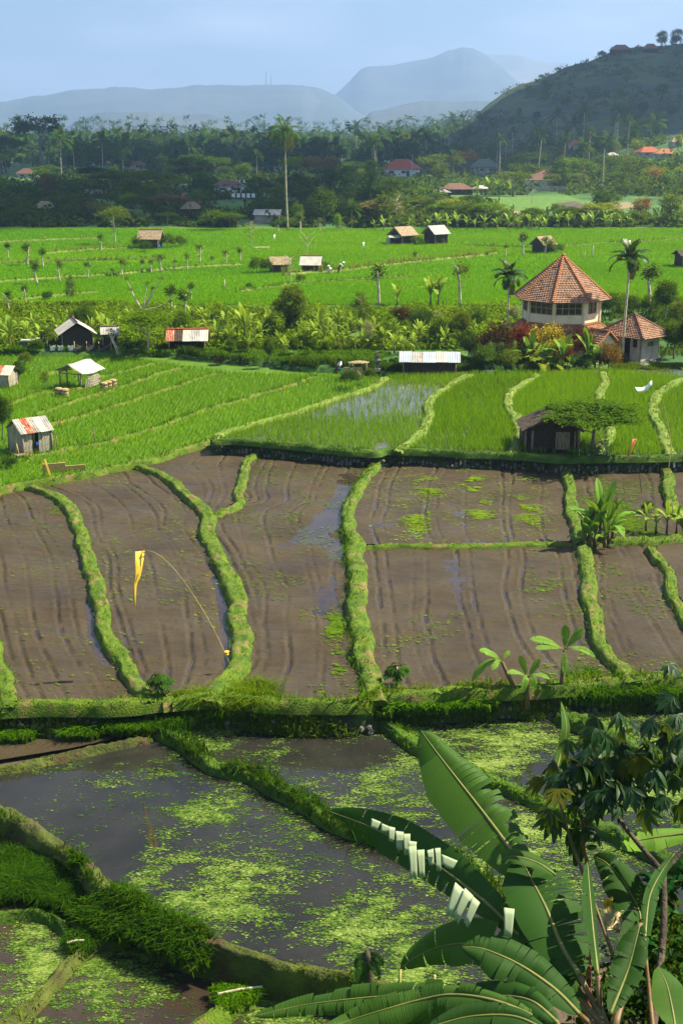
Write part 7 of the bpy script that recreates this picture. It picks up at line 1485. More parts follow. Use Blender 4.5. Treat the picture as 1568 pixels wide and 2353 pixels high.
# palms
palm_hi('areca', base(1428, 830), 7.35, 1.75, 'taller areca palm between the pavilion and the outbuilding', rnd, 20, .012, .0135, 'areca_trunk', 1, 'areca_palm', True)
palm_hi('areca', base(1163, 815), 5.75, 1.6, 'thinner areca palm left of the pavilion', rnd, 20, -.012, .0145, 'areca_trunk', 1, 'areca_palm', True)
palm_hi('coco', base(660, 528), 15.6, 3.6, 'tall lone coconut palm rising over the whole village', rnd, 22, -.02, .010, 'palm_trunk', 4)
PLM = [(143, 420, 322, 'tall coconut palm left of the big dark tree shadow'), (173, 405, 335, 'coconut palm just right of the leftmost tall one'), (237, 400, 325, 'bushy coconut palm among the woods at left'), (284, 405, 345, 'slim coconut palm with curved trunk'), (296, 388, 332, 'coconut palm behind the slim curved one'), (50, 352, 282, 'coconut palm standing beside the big dark tree'), (8, 400, 350, 'low coconut palm at the left edge'), (594, 325, 288, 'coconut palm on the skyline left of the tall palm'), (529, 340, 305, 'coconut palm on the skyline above the brick roof'), (690, 345, 305, 'coconut palm on the skyline right of the tall palm'), (1034, 345, 276, 'slim coconut palm left of the hill foot'), (1068, 340, 283, 'coconut palm at the very foot of the hill'), (817, 370, 295, 'tall dark coconut palm over the deep red roof'), (980, 395, 320, 'bushy coconut palm behind the red house'), (955, 392, 322, 'coconut palm directly over the red roof'), (1276, 340, 268, 'coconut palm before the dark hill slope'), (1338, 335, 258, 'tall coconut palm before the dark hill slope'), (1188, 335, 270, 'thin coconut palm before the hill shoulder'), (1316, 372, 290, 'coconut palm over the red roof among trees'), (1393, 370, 325, 'broad coconut palm above the long utility pole'), (1336, 405, 340, 'drooping coconut palm left of the long utility pole'), (1232, 370, 318, 'broad coconut palm above the white house'), (850, 490, 420, 'small coconut palm left of the pale airy tree'), (808, 525, 480, 'thin little palm at the plain edge'), (1207, 330, 290, 'coconut palm beside the bright olive tree'), (420, 345, 318, 'coconut palm pair on the skyline at left'), (470, 338, 300, 'coconut palm on the skyline over the layered tree'), (1450, 350, 300, 'coconut palm at the hill foot on the right'), (1500, 330, 285, 'coconut palm below the hill top trees')]
for px, pb, pt, lb in PLM:
    p = base(px, pb); h = hpx(p, px, pt); palm_low(p, h, 3.0 + .02 * p[1] ** .8 if p[1] > 300 else 2.2, rnd, lb, group='coconut palms of the village')
# village trees by name
VT = [('spread', 95, 388, 264, 'leaf_dark', 'huge dark spreading tree towering at the far left', .95), ('round', 350, 372, 303, 'leaf_dark', 'big rounded dark tree on the skyline left of centre', 1.25), ('round', 402, 372, 309, 'leaf_dark', 'second rounded dark tree on the skyline, lower', 1.2), ('spread', 450, 420, 352, 'leaf_dark', 'broad layered dark tree in the middle of the woods', 1.25), ('round', 365, 395, 355, 'leaf_dry', 'domed dry bushy tree in the woods', 1.4), ('spread', 15, 395, 310, 'leaf_dark', 'dark spreading tree at the far left edge', 1.1), ('round', 190, 375, 325, 'leaf_dark', 'dark round tree between the coconut trunks', 1.3), ('feather', 355, 440, 412, 'leaf_bright', 'bright feathery tree in the middle woods', 1.1), ('spread', 1064, 412, 346, 'leaf_orange', 'spreading orange leaved tree before the green roof', 1.1), ('round', 1184, 432, 372, 'leaf_mid', 'tall dense bush tree left of the white house', .95), ('spread', 1266, 442, 398, 'leaf_olive', 'umbrella shaped tree in front of the white house', 1.0), ('spread', 1325, 440, 396, 'leaf_olive', 'flat topped olive tree right of the white house', 1.05), ('round', 1379, 500, 436, 'leaf_dark', 'dark round tree on the far terraces', 1.1), ('round', 1087, 505, 444, 'leaf_dark', 'dark round tree left of the sandy plot', 1.0), ('airy', 908, 518, 450, 'leaf_pale', 'pale twiggy tree at the plain edge over the tattered hut', 1.3), ('tall', 1250, 352, 288, 'leaf_olive', 'bright olive bamboo like tree before the hill', 1.6), ('round', 1400, 420, 355, 'leaf_dark', 'dark tree right of the long utility pole', 1.2), ('loose', 1440, 440, 340, 'leaf_olive', 'thin pale green tree on the right slope', .9), ('loose', 1165, 520, 470, 'leaf_yellow', 'yellow leaning banana like shrub by the sandy plot', .8), ('tall', 700, 470, 395, 'leaf_mid', 'tall leafy tree right of the tall palm trunk', 1.0), ('tall', 640, 500, 412, 'leaf_olive', 'tall olive tree left of the tall palm trunk', 1.0), ('round', 560, 420, 372, 'leaf_mid', 'round tree above the scraps of washing', 1.3), ('round', 760, 440, 385, 'leaf_dark', 'dark round tree between tall palm and red house', 1.3), ('round', 160, 500, 445, 'leaf_mid', 'round tree beside the flat pale tin shed', 1.2), ('spread', 60, 470, 428, 'leaf_dark', 'dark bushy tree above the dull thatched hut', 1.2), ('round', 830, 410, 370, 'leaf_mid', 'rounded tree left of the red house', 1.4), ('round', 1000, 410, 368, 'leaf_dark', 'dark rounded tree right of the red house', 1.2), ('round', 1540, 520, 440, 'leaf_olive', 'big olive tree at the right edge of the terraces', 1.0), ('loose', 1500, 440, 375, 'leaf_orange', 'orange tinged tree on the right slope', 1.2), ('tall', 1556, 345, 305, 'leaf_yellow', 'yellow leaved tree beside the lilac hut', 1.2)]
for kd, px, pb, pt, m, lb, ws in VT: T(kd, px, pb, pt, m, lb, ws=ws)
# the rest of the village trees: scattered, each named by what stands near it
CL = {'leaf_dark': 'dark green', 'leaf_mid': 'mid green', 'leaf_olive': 'olive green', 'leaf_bright': 'bright green', 'leaf_yellow': 'yellowish', 'leaf_dry': 'dry brown', 'leaf_orange': 'orange tinged'}
KN = {'round': 'rounded tree', 'spread': 'spreading tree', 'tall': 'tall tree', 'loose': 'loose tree', 'bush': 'bush', 'feather': 'feathery tree'}
BLK = [(884, 958, 368, 404), (1083, 1136, 368, 398), (1200, 1302, 386, 442), (1000, 1105, 424, 450), (1536, 1562, 316, 340), (600, 640, 478, 514), (200, 242, 430, 455), (480, 600, 415, 462), (645, 672, 280, 530), (1374, 1390, 335, 440), (410, 465, 455, 505), (88, 122, 470, 492)]
BLK += HB
def blocked(px, pb, pt, wpx):
    return any(px + wpx > a and px - wpx < b and pb > d - 3 and pt < d - 2 for a, b, c, d in BLK)
n = 0; tries = 0
while n < 265 and tries < 6000:
    tries += 1; px = rnd.uniform(-30, 1600); pb = 338 + (rnd.random() ** .75) * 186
    if px > 1130 and 452 < pb < 505 and rnd.random() < .85: continue
    if px > 1080 and pb < 348: continue
    p = base(px, pb); d = p[1]; kd = rnd.choice(['round', 'round', 'spread', 'tall', 'loose', 'bush', 'bush', 'feather'])
    h = {'round': 8.5, 'spread': 8, 'tall': 10, 'loose': 7.5, 'bush': 4.2, 'feather': 6}[kd] * rnd.uniform(.6, 1.25) * (1 if d > 330 else .66)
    pt = pb - h * FPX / d; wpx = h * .4 * FPX / d
    if blocked(px, pb, pt, wpx): continue
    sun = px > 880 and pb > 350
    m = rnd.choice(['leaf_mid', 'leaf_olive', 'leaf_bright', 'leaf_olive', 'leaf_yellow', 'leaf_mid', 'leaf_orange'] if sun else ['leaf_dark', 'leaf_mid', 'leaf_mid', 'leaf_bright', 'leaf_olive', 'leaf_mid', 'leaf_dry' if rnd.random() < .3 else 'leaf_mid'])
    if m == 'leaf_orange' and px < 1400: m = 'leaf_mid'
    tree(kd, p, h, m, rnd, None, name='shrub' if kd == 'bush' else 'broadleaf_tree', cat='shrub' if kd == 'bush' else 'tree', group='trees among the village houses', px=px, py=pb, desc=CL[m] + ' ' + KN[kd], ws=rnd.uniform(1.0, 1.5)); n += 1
for k in range(46):
    px = rnd.uniform(-20, 1590); pb = rnd.uniform(342, 430)
    if px > 1080: pb = rnd.uniform(350, 420)
    p = base(px, pb); h = rnd.uniform(7.5, 14); 
    if blocked(px, pb, pb - h * FPX / p[1], 8): continue
    palm_low(p, h, rnd.uniform(2.6, 3.6), rnd, None, 'coconut palm', px, pb, 'coconut palms of the village')
# low thickets that fill the ground between the village trees
rg = np.random.default_rng(610); cx = rg.uniform(-40, 1610, 7500); cy_ = 336 + rg.random(7500) ** .8 * 186; cy_ = np.where((cx > 1230) & (rg.random(7500) < .3), rg.uniform(296, 350, 7500), cy_); PT = []; RV = []
for x, y in zip(cx, cy_):
    if (x > 1120 and 450 < y < 506) or (470 < x < 580 and 470 < y < 494) or fbm(np.array([x]), np.array([y * 3]), 70, 612)[0] < .42: continue
    p = at_ground(x, y); h = rg.uniform(1.2, 4.2) * (1 if p[1] > 300 else .6)
    if blocked(x, y, y - h * FPX / p[1], 3): continue
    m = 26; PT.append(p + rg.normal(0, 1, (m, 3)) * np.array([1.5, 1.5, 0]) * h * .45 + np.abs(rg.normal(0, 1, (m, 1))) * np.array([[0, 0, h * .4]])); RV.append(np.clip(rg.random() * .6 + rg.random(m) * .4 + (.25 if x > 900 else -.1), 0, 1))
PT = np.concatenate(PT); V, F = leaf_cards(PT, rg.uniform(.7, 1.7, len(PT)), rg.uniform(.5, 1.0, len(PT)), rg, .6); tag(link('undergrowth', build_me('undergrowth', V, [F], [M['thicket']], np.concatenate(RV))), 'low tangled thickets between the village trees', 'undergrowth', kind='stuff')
# banana groves
def B(px, pb, pt, mat='banana_lit', z=None, desc='banana plant', label=None, nl=9, group='banana plants of the hedge belt', order=(0, 1, 2, 0, 3, 1, 2), sf=.45):
    p = garden(px, pb) if 'garden' in group else base(px, pb, z); h = hpx(p, px, pt); s = h * sf; banana(p, s, h * .74, nl, rnd, label, mat, rnd.uniform(-.1, .1), desc if not label else None, px, pb, order=order, stem_r=.055 + .012 * h, group=group)
for px, pb, pt in ((25, 800, 735), (65, 790, 738), (98, 800, 748), (215, 782, 726), (237, 778, 722), (252, 782, 733), (500, 795, 740), (525, 800, 750), (545, 785, 727), (562, 790, 712), (585, 800, 752), (600, 788, 737), (722, 790, 737), (745, 800, 738), (770, 805, 748), (790, 800, 757), (815, 806, 768), (835, 802, 760), (905, 812, 762), (925, 815, 772), (950, 812, 768), (962, 790, 738), (880, 800, 748), (692, 800, 755), (642, 800, 762), (300, 735, 700), (5, 780, 740), (440, 745, 700), (465, 740, 705), (45, 770, 730), (1020, 800, 755), (700, 780, 740), (760, 775, 728), (860, 775, 730), (655, 812, 775), (800, 785, 745), (570, 812, 770), (405, 745, 705), (480, 770, 722), (515, 765, 715), (540, 755, 708), (580, 770, 722), (615, 760, 715), (735, 765, 715), (775, 760, 712), (810, 765, 722), (835, 775, 735), (905, 785, 738), (935, 790, 745), (990, 785, 740), (1040, 785, 745), (1085, 775, 735), (130, 770, 728), (160, 740, 708), (80, 765, 722), (10, 765, 725), (275, 770, 728), (420, 790, 748), (870, 800, 762), (720, 745, 705)): B(px, pb, pt)
for px, pb, pt, lb in ((912, 702, 652, 'small banana plant at the near plain edge beside the leaning pollard'), (988, 704, 638, 'left banana plant of the pair alone at the plain edge'), (1006, 704, 640, 'right banana plant of the pair alone at the plain edge')): B(px, pb, pt, label=lb)
for k, (px, pb, pt) in enumerate([(1003, 528, 492), (1026, 530, 495), (1050, 528, 490), (1072, 530, 496), (1090, 528, 500), (1112, 530, 492), (1140, 529, 498), (1165, 530, 490), (1190, 528, 498), (1212, 528, 490), (1236, 528, 495), (1252, 528, 500), (1283, 526, 490), (1303, 526, 488), (1340, 526, 492), (1362, 526, 488), (1386, 524, 490), (1402, 524, 492), (1424, 524, 488), (1441, 522, 494), (985, 529, 500), (940, 532, 505), (880, 532, 500), (860, 530, 505), (1095, 448, 415), (1120, 448, 408), (1145, 446, 410), (1172, 448, 418), (840, 450, 412), (815, 452, 418), (470, 420, 388), (500, 425, 395), (385, 440, 410)]): B(px, pb, pt, 'banana_lit' if px > 840 else 'banana', desc='banana plant', group='banana plants at the village edge', nl=6)
# garden bananas and fern fronds
for px, pb, pt, lb in ((1213, 835, 765, 'broad leaved plant with upright dark leaves before the pavilion wall'), (1345, 835, 752, 'upright banana plant right of the red cordyline'), (1290, 850, 762, 'banana plant in the middle of the garden'), (1365, 850, 785, 'banana plant at the front right of the garden'), (1255, 852, 800, 'wide leaved banana plant low at the garden front'), (1310, 855, 815, 'smallest banana plant at the front of the garden')): B(px, pb, pt, 'banana', z=.75 if pb > 840 else None, label=lb, nl=8, group='banana plants of the pavilion garden', sf=.35)
for px, pb, lb, mt in ((1190, 835, 'yellowish fern palm left of the garden crotons', 'leaf_olive'), (1135, 850, 'low green fern palm at the front left of the garden', 'palm_leaf'), (1240, 850, 'pale fern palm under the tall croton', 'leaf_yellow')):
    p = garden(px, pb); t = thing('fern_palm', lb, 'palm', p); post(t, (0, 0, -.1), .3, .06, 'bark', 'trunk')
    for k in range(9): o = link('frond', fronds('areca')[k % 3], t, (0, 0, .25), (0, 0, k * 2.4), 2.0); set_mat(o, mt)
# banana clump on the wide bank and the ones at its right
for k, (px, pb, pt) in enumerate(((1375, 1243, 1105), (1352, 1240, 1140), (1395, 1244, 1135), (1365, 1250, 1160), (1405, 1238, 1170), (1340, 1248, 1185), (1388, 1252, 1175), (1355, 1254, 1180))):
    p = at(px, pb, .15); h = hpx(p, px, pt); banana(p, h * .28, h * .72, 7, rnd, ['tallest banana plant of the clump on the wide bank', 'banana plant at the upper left of the wide bank clump', 'banana plant at the upper right of the wide bank clump', 'banana plant in the heart of the wide bank clump', 'banana plant at the right side of the wide bank clump', 'banana plant at the left foot of the wide bank clump', 'banana plant at the right foot of the wide bank clump', 'banana plant at the front of the wide bank clump'][k], 'banana', rnd.uniform(-.12, .12), order=(0, 5, 1, 0, 2, 1, 3), stem_r=.07, group='banana clump on the wide bank')
for k, (px, pb, pt) in enumerate(((1482, 1215, 1150), (1505, 1222, 1165), (1530, 1222, 1150), (1552, 1222, 1155), (1575, 1225, 1150))):
    p = at(px, pb, .12); h = hpx(p, px, pt); banana(p, h * .4, h * .62, 6, rnd, ['first small banana plant right of the clump', 'second small banana plant right of the clump', 'third small banana plant right of the clump, with pale leaves', 'fourth small banana plant, near the right edge', 'fifth small banana plant, cut by the right edge'][k], 'banana_lit', rnd.uniform(-.12, .12), stem_r=.05, group='small banana plants near the right edge')
T('nbush', 1485, 1178, 1148, 'leaf_mid', 'tuft of leaves on a thin stick behind the small bananas', z=0, name='shrub')
T('nloose', 1411, 1190, 1140, 'leaf_mid', 'thin sapling behind the banana clump', ws=.5, z=0, name='sapling')
# palmate saplings at the pond edge
def papaya(px, pb, pt, z, cr, label, mat='leaf_dark', n=22, lean=.0):
    p = at(px, pb, z); h = hpx(p, px, pt); t = thing('papaya_sapling', label, 'sapling', p); mb = MB(); mb.tube([(0, 0, -.1), (lean * .3, 0, h * .5), (lean, 0, h - cr * .6)], [.028, .024, .018], 7); mb.obj('trunk', M['bark_pale'], t, True)
    for k in range(n):
        a = k * 2.4; el = rnd.uniform(-.3, 1.2); q = Vector((math.cos(a) * math.cos(el), math.sin(a) * math.cos(el), math.sin(el))) * cr * rnd.uniform(.35, .75)
        link('leaf', palmate(k % 3, mat), t, Vector((lean, 0, h - cr)) + q, (rnd.uniform(-.3, .3), rnd.uniform(0, .5), a), cr * rnd.uniform(.5, .75))
        mb = MB(); mb.tube([(lean, 0, h - cr * 1.1), tuple(Vector((lean, 0, h - cr)) + q)], .006, 4); mb.obj('leaf_stalk', M['petiole'], t)
papaya(371, 1665, 1538, -.95, .42, 'slim sapling with a dark leafy head at the pond corner', 'leaf_dark', 26)
papaya(917, 1640, 1515, -.95, .42, 'slim sapling with a dark leafy head by the mossy pond bank', 'leaf_dark', 26, -.1)
papaya(678, 1652, 1585, -.95, .22, 'small leaning papaya sapling left of its twin at the lip', 'leaf_mid', 12, -.25)
papaya(742, 1650, 1578, -.95, .25, 'small papaya sapling right of its twin at the lip', 'leaf_bright', 12, -.1)
papaya(160, 1648, 1622, -.9, .25, 'tiny papaya seedling before the leftmost stone bank face', 'leaf_bright', 12)
# the three banana plants below the wide bare field
def banana_custom(label, stem, leaves, mat='banana', sr=.075):
    b = np.array(at(*stem[0], -.55)); t = thing('banana_plant', label, 'banana plant', tuple(b), 0, 1, 'banana plants below the wide bare field'); y = b[1]
    q = [at_y(x, py, y) - b for x, py in stem]; mb = MB(); mb.tube(q, [sr * (1.2 - .5 * i / (len(q) - 1)) for i in range(len(q))], 8); mb.obj('stem', M['banana_stem'], t, True); top = np.array(q[-1])
    for k, (tip, sag, wid, nv, dy) in enumerate(leaves):
        e = at_y(tip[0], tip[1], y + dy) - b; n = 14; u = np.linspace(0, 1, n)[:, None]; mid = top + (e - top) * u + np.array([0, 0, sag]) * (4 * u * (1 - u)); tn = nrm(np.gradient(mid, axis=0)); nv = nrm(np.array(nv, float)); side = nrm(np.cross(tn, np.repeat(nv[None], n, 0))); nor = np.cross(side, tn) * 1.0; tt = u[:, 0]
        w = wid * np.clip((tt - .14) / .86, 0, 1) ** .45 * np.clip((1 - tt) / .3, 0, 1) ** .55 + .004
        V, F, UV, RV = blade(mid, -side, nor, w, w, random.Random(k + int(tip[0])), .3, (.1, .4), .6); o = link('leaf', build_me('leaf', V, [F], [M[mat]], RV, UV, True), t); link('midrib', rib_me(mid, .016), o)
banana_custom('leftmost of three lower banana plants, leaning with drooping torn leaves', [(1203, 1622), (1185, 1590), (1163, 1545), (1152, 1520)], [((1100, 1494), .10, .17, (0, -.6, 1), -.3), ((1082, 1566), .28, .15, (-.3, -.8, .6), -.2), ((1130, 1540), .12, .12, (0, -1, .3), -.4), ((1172, 1500), .1, .1, (.3, -1, .2), .2)])
banana_custom('middle and shortest of three lower banana plants', [(1209, 1627), (1210, 1590), (1211, 1556)], [((1193, 1505), .0, .13, (0, -1, .2), 0), ((1240, 1512), .0, .14, (0, -1, .2), .1), ((1163, 1546), .1, .12, (0, -.6, 1), -.2), ((1200, 1592), .22, .13, (0, -1, .2), -.35), ((1228, 1582), .22, .13, (0, -1, .2), -.3), ((1262, 1560), .12, .10, (0, -.6, 1), .1)])
banana_custom('rightmost and tallest of three lower banana plants, leaves spread wide', [(1284, 1614), (1290, 1560), (1294, 1515), (1296, 1492)], [((1298, 1434), .0, .17, (0, -1, .25), .1), ((1340, 1442), .02, .17, (-.2, -1, .3), .1), ((1216, 1468), .10, .16, (0, -.7, 1), -.1), ((1228, 1490), .08, .12, (0, -.8, .7), -.3), ((1366, 1510), .16, .14, (0, -.7, 1), -.1), ((1294, 1548), .1, .13, (0, -1, .1), -.3)])
for px, pb, pt, lb in ((1122, 1625, 1560, 'dry broken stem leaning beside the lower banana plants'), (1228, 1618, 1575, 'short dry stem right of the middle lower banana plant')):
    b = at(px, pb, -.6); t = thing('dry_banana_stalk', lb, 'stalk', b); q = at_y(px + (30 if px < 1200 else -6), pt, b[1]) - b; mb = MB(); mb.tube([(0, 0, 0), tuple(q * .5 + np.array([.03, 0, 0])), tuple(q)], [.05, .04, .025], 7); mb.obj('stalk', M['banana_stem'], t, True)
# dark grass band and grass verge of the belt
def belt_grass(label, poly, n, h, mat, seed, w=.06, thr=.25):
    P0 = np.array([base(x, y) for x, y in poly]); rg = np.random.default_rng(seed); x0, y0 = P0[:, :2].min(0); x1, y1 = P0[:, :2].max(0); c = rg.uniform([x0, y0], [x1, y1], (n, 2)); k = inside(c[:, 0], c[:, 1], P0) & (vnoise(c[:, 0], c[:, 1], 1.2, seed) > thr); c = c[k]
    z = zg(c[:, 0], c[:, 1]); z = np.where(z < -1, ZL, z); o = link('tall_grass', blades_me('tall_grass', np.column_stack([c, z - .03]), h * (.5 + .8 * vnoise(c[:, 0], c[:, 1], 1.0, seed + 1)), w, M[mat], rg, lean=.8)); tag(o, label, 'grass', kind='stuff')
belt_grass('dark tall grass band below the clipped trees', [(300, 822), (420, 812), (600, 832), (800, 838), (860, 842), (860, 862), (720, 866), (540, 858), (400, 842)], 30000, .75, 'grass_dark', 401)
belt_grass('tall grass around the lean-to and the shrine', [(860, 835), (1110, 830), (1110, 862), (860, 862)], 14000, .55, 'grass_dark', 402)
belt_grass('sunny short grass strip before the sheds', [(180, 808), (420, 806), (800, 806), (900, 812), (860, 836), (600, 830), (420, 812), (300, 820), (200, 815)], 34000, .32, 'grass', 403, .05, .12)
belt_grass('green grass left of the stacked slabs', [(-60, 790), (60, 800), (200, 812), (180, 830), (60, 845), (-60, 850)], 15000, .5, 'grass', 404)
belt_grass('grass verge before the pink outbuilding', [(1400, 835), (1568, 838), (1640, 850), (1640, 862), (1400, 858)], 12000, .28, 'grass_light', 405)
belt_grass('rough undergrowth of the hedge belt', [(-80, 700), (250, 700), (600, 715), (900, 712), (1180, 708), (1180, 800), (900, 806), (600, 806), (250, 800), (-80, 800)], 70000, .7, 'grass_light', 406, .10, .3)
belt_grass('rough undergrowth behind the outbuilding', [(1380, 690), (1640, 690), (1640, 810), (1560, 820), (1380, 800)], 14000, .6, 'grass_dark', 407, .09, .3)
# trees on the dark hill
HP = HV.reshape(-1, 3); _d = HP[:, 1] * CP - (HP[:, 2] - CAM_H) * SP; HPX = CW / 2 + FPX * HP[:, 0] / _d; HPY = CH / 2 - FPX * (HP[:, 1] * SP + (HP[:, 2] - CAM_H) * CP) / _d; FRONT = HP[:, 1] <= 905
def on_hill(px, py): k = np.argmin((HPX - px) ** 2 + (HPY - py) ** 2 + (~FRONT) * 1e6); return HP[k].copy()
for kd, px, pb, pt, m, lb, ws in (('round', 1519, 112, 66, 'leaf_dark', 'tall dark tree clump on the hill top, left of the pair', .9), ('round', 1553, 110, 60, 'leaf_dark', 'tallest dark tree on the hill top at the right edge', .9), ('tall', 1540, 112, 78, 'leaf_dark', 'narrow dark tree between the two hill top trees', 1.0), ('bare', 1154, 224, 200, 'leaf_dark', 'bare little tree on the hill shoulder skyline', 1.0), ('loose', 1405, 120, 103, 'leaf_dark', 'thin tree on the hill ridge left of the dark roof', 1.4), ('bush', 1380, 128, 112, 'leaf_dark', 'bush on the hill ridge', 1.2), ('round', 1518, 230, 186, 'leaf_dark', 'dark round tree on the hill slope at right', 1.0), ('round', 1475, 262, 228, 'leaf_dark', 'dark tree mid way up the hill slope', 1.2), ('loose', 1360, 240, 205, 'leaf_dark', 'thin tree alone on the hill slope', 1.0), ('loose', 1395, 232, 200, 'leaf_dark', 'second thin tree on the hill slope', 1.0), ('bush', 1300, 236, 220, 'leaf_dark', 'bush on the left hill slope', 1.6), ('bush', 1245, 178, 168, 'leaf_dark', 'bush on the hill skyline left', 1.6), ('bush', 1440, 180, 165, 'leaf_olive', 'olive bush high on the hill', 1.8), ('bush', 1540, 175, 160, 'leaf_dark', 'bush high on the hill at right', 1.8), ('round', 1430, 270, 240, 'leaf_dark', 'dark tree low on the hill slope', 1.2), ('round', 1545, 270, 235, 'leaf_dark', 'dark tree low on the hill at the right edge', 1.2), ('round', 1340, 270, 246, 'leaf_dark', 'dark tree at the hill bottom', 1.3), ('round', 1230, 275, 252, 'leaf_dark', 'dark tree at the hill bottom left', 1.3)):
    p = on_hill(px, pb); tree(kd, p - np.array([0, 0, .5]), max(3, hpx(p, px, pt)), m, rnd, lb, ws=ws, group='trees on the dark hill')
for px, pb, lb in ((1427, 119, 'long dark roofed house on the hill ridge'), (1488, 117, 'dark peaked house on the hill ridge near the tall trees')):
    p = on_hill(px, pb); house(lb, 0, 0, 13 if px < 1450 else 9, 7, 1.8, 3.2, R(-8), 'tile_brown', 'wood_dark', base=p - np.array([0, 0, .3]), wins=1)
# scrub on the hill: nobody could count it
rg = np.random.default_rng(500); kk = rg.choice(np.nonzero(FRONT & (HP[:, 2] > 4))[0], 4200); P = HP[kk] + rg.normal(0, [4, 4, 0], (len(kk), 3)) * 1.0
keep = fbm(P[:, 0], P[:, 2] * 2, 30, 501) > .40; P = P[keep]; P = np.repeat(P, 14, 0) + rg.normal(0, [1.1, 1.1, .7], (len(P) * 14, 3))
V, F = leaf_cards(P, rg.uniform(.8, 1.8, len(P)), rg.uniform(.5, 1.1, len(P)), rg, .8); tag(link('scrub', build_me('scrub', V, [F], [M['leaf_dark']], rg.random(len(P)))), 'dark scrub scattered over the hill slope', 'scrub', kind='stuff')
# the far palm forest on the misty plain
def far_forest(label, n, y0, y1, seed, mat, hmin=7, hmax=15, palmf=.45, clip=None):
    rg = np.random.default_rng(seed); Vs = []; nq = 0; rv = []
    Y = y0 * (y1 / y0) ** rg.random(n); X = rg.uniform(-.31, .31, n) * Y
    if clip: k = clip(X, Y); X, Y = X[k], Y[k]
    Z = zg(X, Y); C_ = []; L = []; Wd = []
    for x, y, z in zip(X, Y, Z):
        h = rg.uniform(hmin, hmax)
        if rg.random() < palmf:
            h *= 1.25; m = 16; a = rg.random(m) * 6.28; el = rg.uniform(-.6, .9, m); r = rg.uniform(.8, 2.6, m); c = np.stack([x + np.cos(a) * np.cos(el) * r, y + np.sin(a) * np.cos(el) * r, z + h + np.sin(el) * r], 1); C_.append(c); L.append(np.full(m, 2.4)); Wd.append(np.full(m, .55))
            m = 5; C_.append(np.stack([np.full(m, x), np.full(m, y), z + h * np.linspace(.1, .9, m)], 1)); L.append(np.full(m, h * .3)); Wd.append(np.full(m, .35))
        else:
            m = 34; d = nrm(rg.normal(0, 1, (m, 3))) * rg.uniform(.5, 1, (m, 1)); c = np.array([x, y, z + h * .55]) + d * np.array([h * .5, h * .5, h * .42]); C_.append(c); L.append(np.full(m, h * .30)); Wd.append(np.full(m, h * .22))
    C_ = np.concatenate(C_); V, F = leaf_cards(C_, np.concatenate(L), np.concatenate(Wd), rg, .5)
    o = link('far_forest', build_me('far_forest', V, [F], [M[mat]], rg.random(len(C_)))); tag(o, label, 'forest', kind='stuff')
far_forest('misty palm forest covering the far plain', 3800, 760, 2700, 601, 'leaf_dark', hmin=4, hmax=20, clip=lambda X, Y: ~((X > .095 * Y) & (Y > 560) & (Y < 1350)))
far_forest('dim woods behind the village roofs', 520, 540, 860, 602, 'leaf_dark', 4, 15, .35, clip=lambda X, Y: X < .11 * Y)
tag(thing('mast', 'thin twin radio mast on the long hazy ridge', 'mast', at_y(616, 198, 5200)))
o = [q for q in SC.objects if q.name == 'mast'][0]
for x in (-8, 10):
    mb = MB(); h = 55 if x < 0 else 40
    for a, b in ((-1.2, -1.2), (1.2, -1.2), (0, 1.4)): mb.tube([(x + a, b, -12), (x + a * .5, b * .5, h)], .5, 4)
    for k in range(8): mb.box((x, 0, -8 + k * h / 8), (2.2, 2.2, .6))
    mb.obj('lattice', M['stone_dark'], o)
# a thread of smoke rising from the forest
sm, nt, out = newmat('smoke'); vv = nd(nt, 'ShaderNodeVolumePrincipled', {'Color': (.95, .97, 1, 1), 'Density': .0022, 'Anisotropy': .2}); nt.links.new(vv.outputs[0], out.inputs['Volume'])
p = at_y(712, 282, 2300); mb = MB(); mb.tube([(0, 0, -6), (-3, 0, 14), (4, 0, 32), (-10, 0, 50)], [5, 11, 19, 10], 10); s = mb.obj('smoke', sm, loc=tuple(p)); tag(s, 'thin pale smoke rising from the palm forest', 'smoke', kind='stuff')
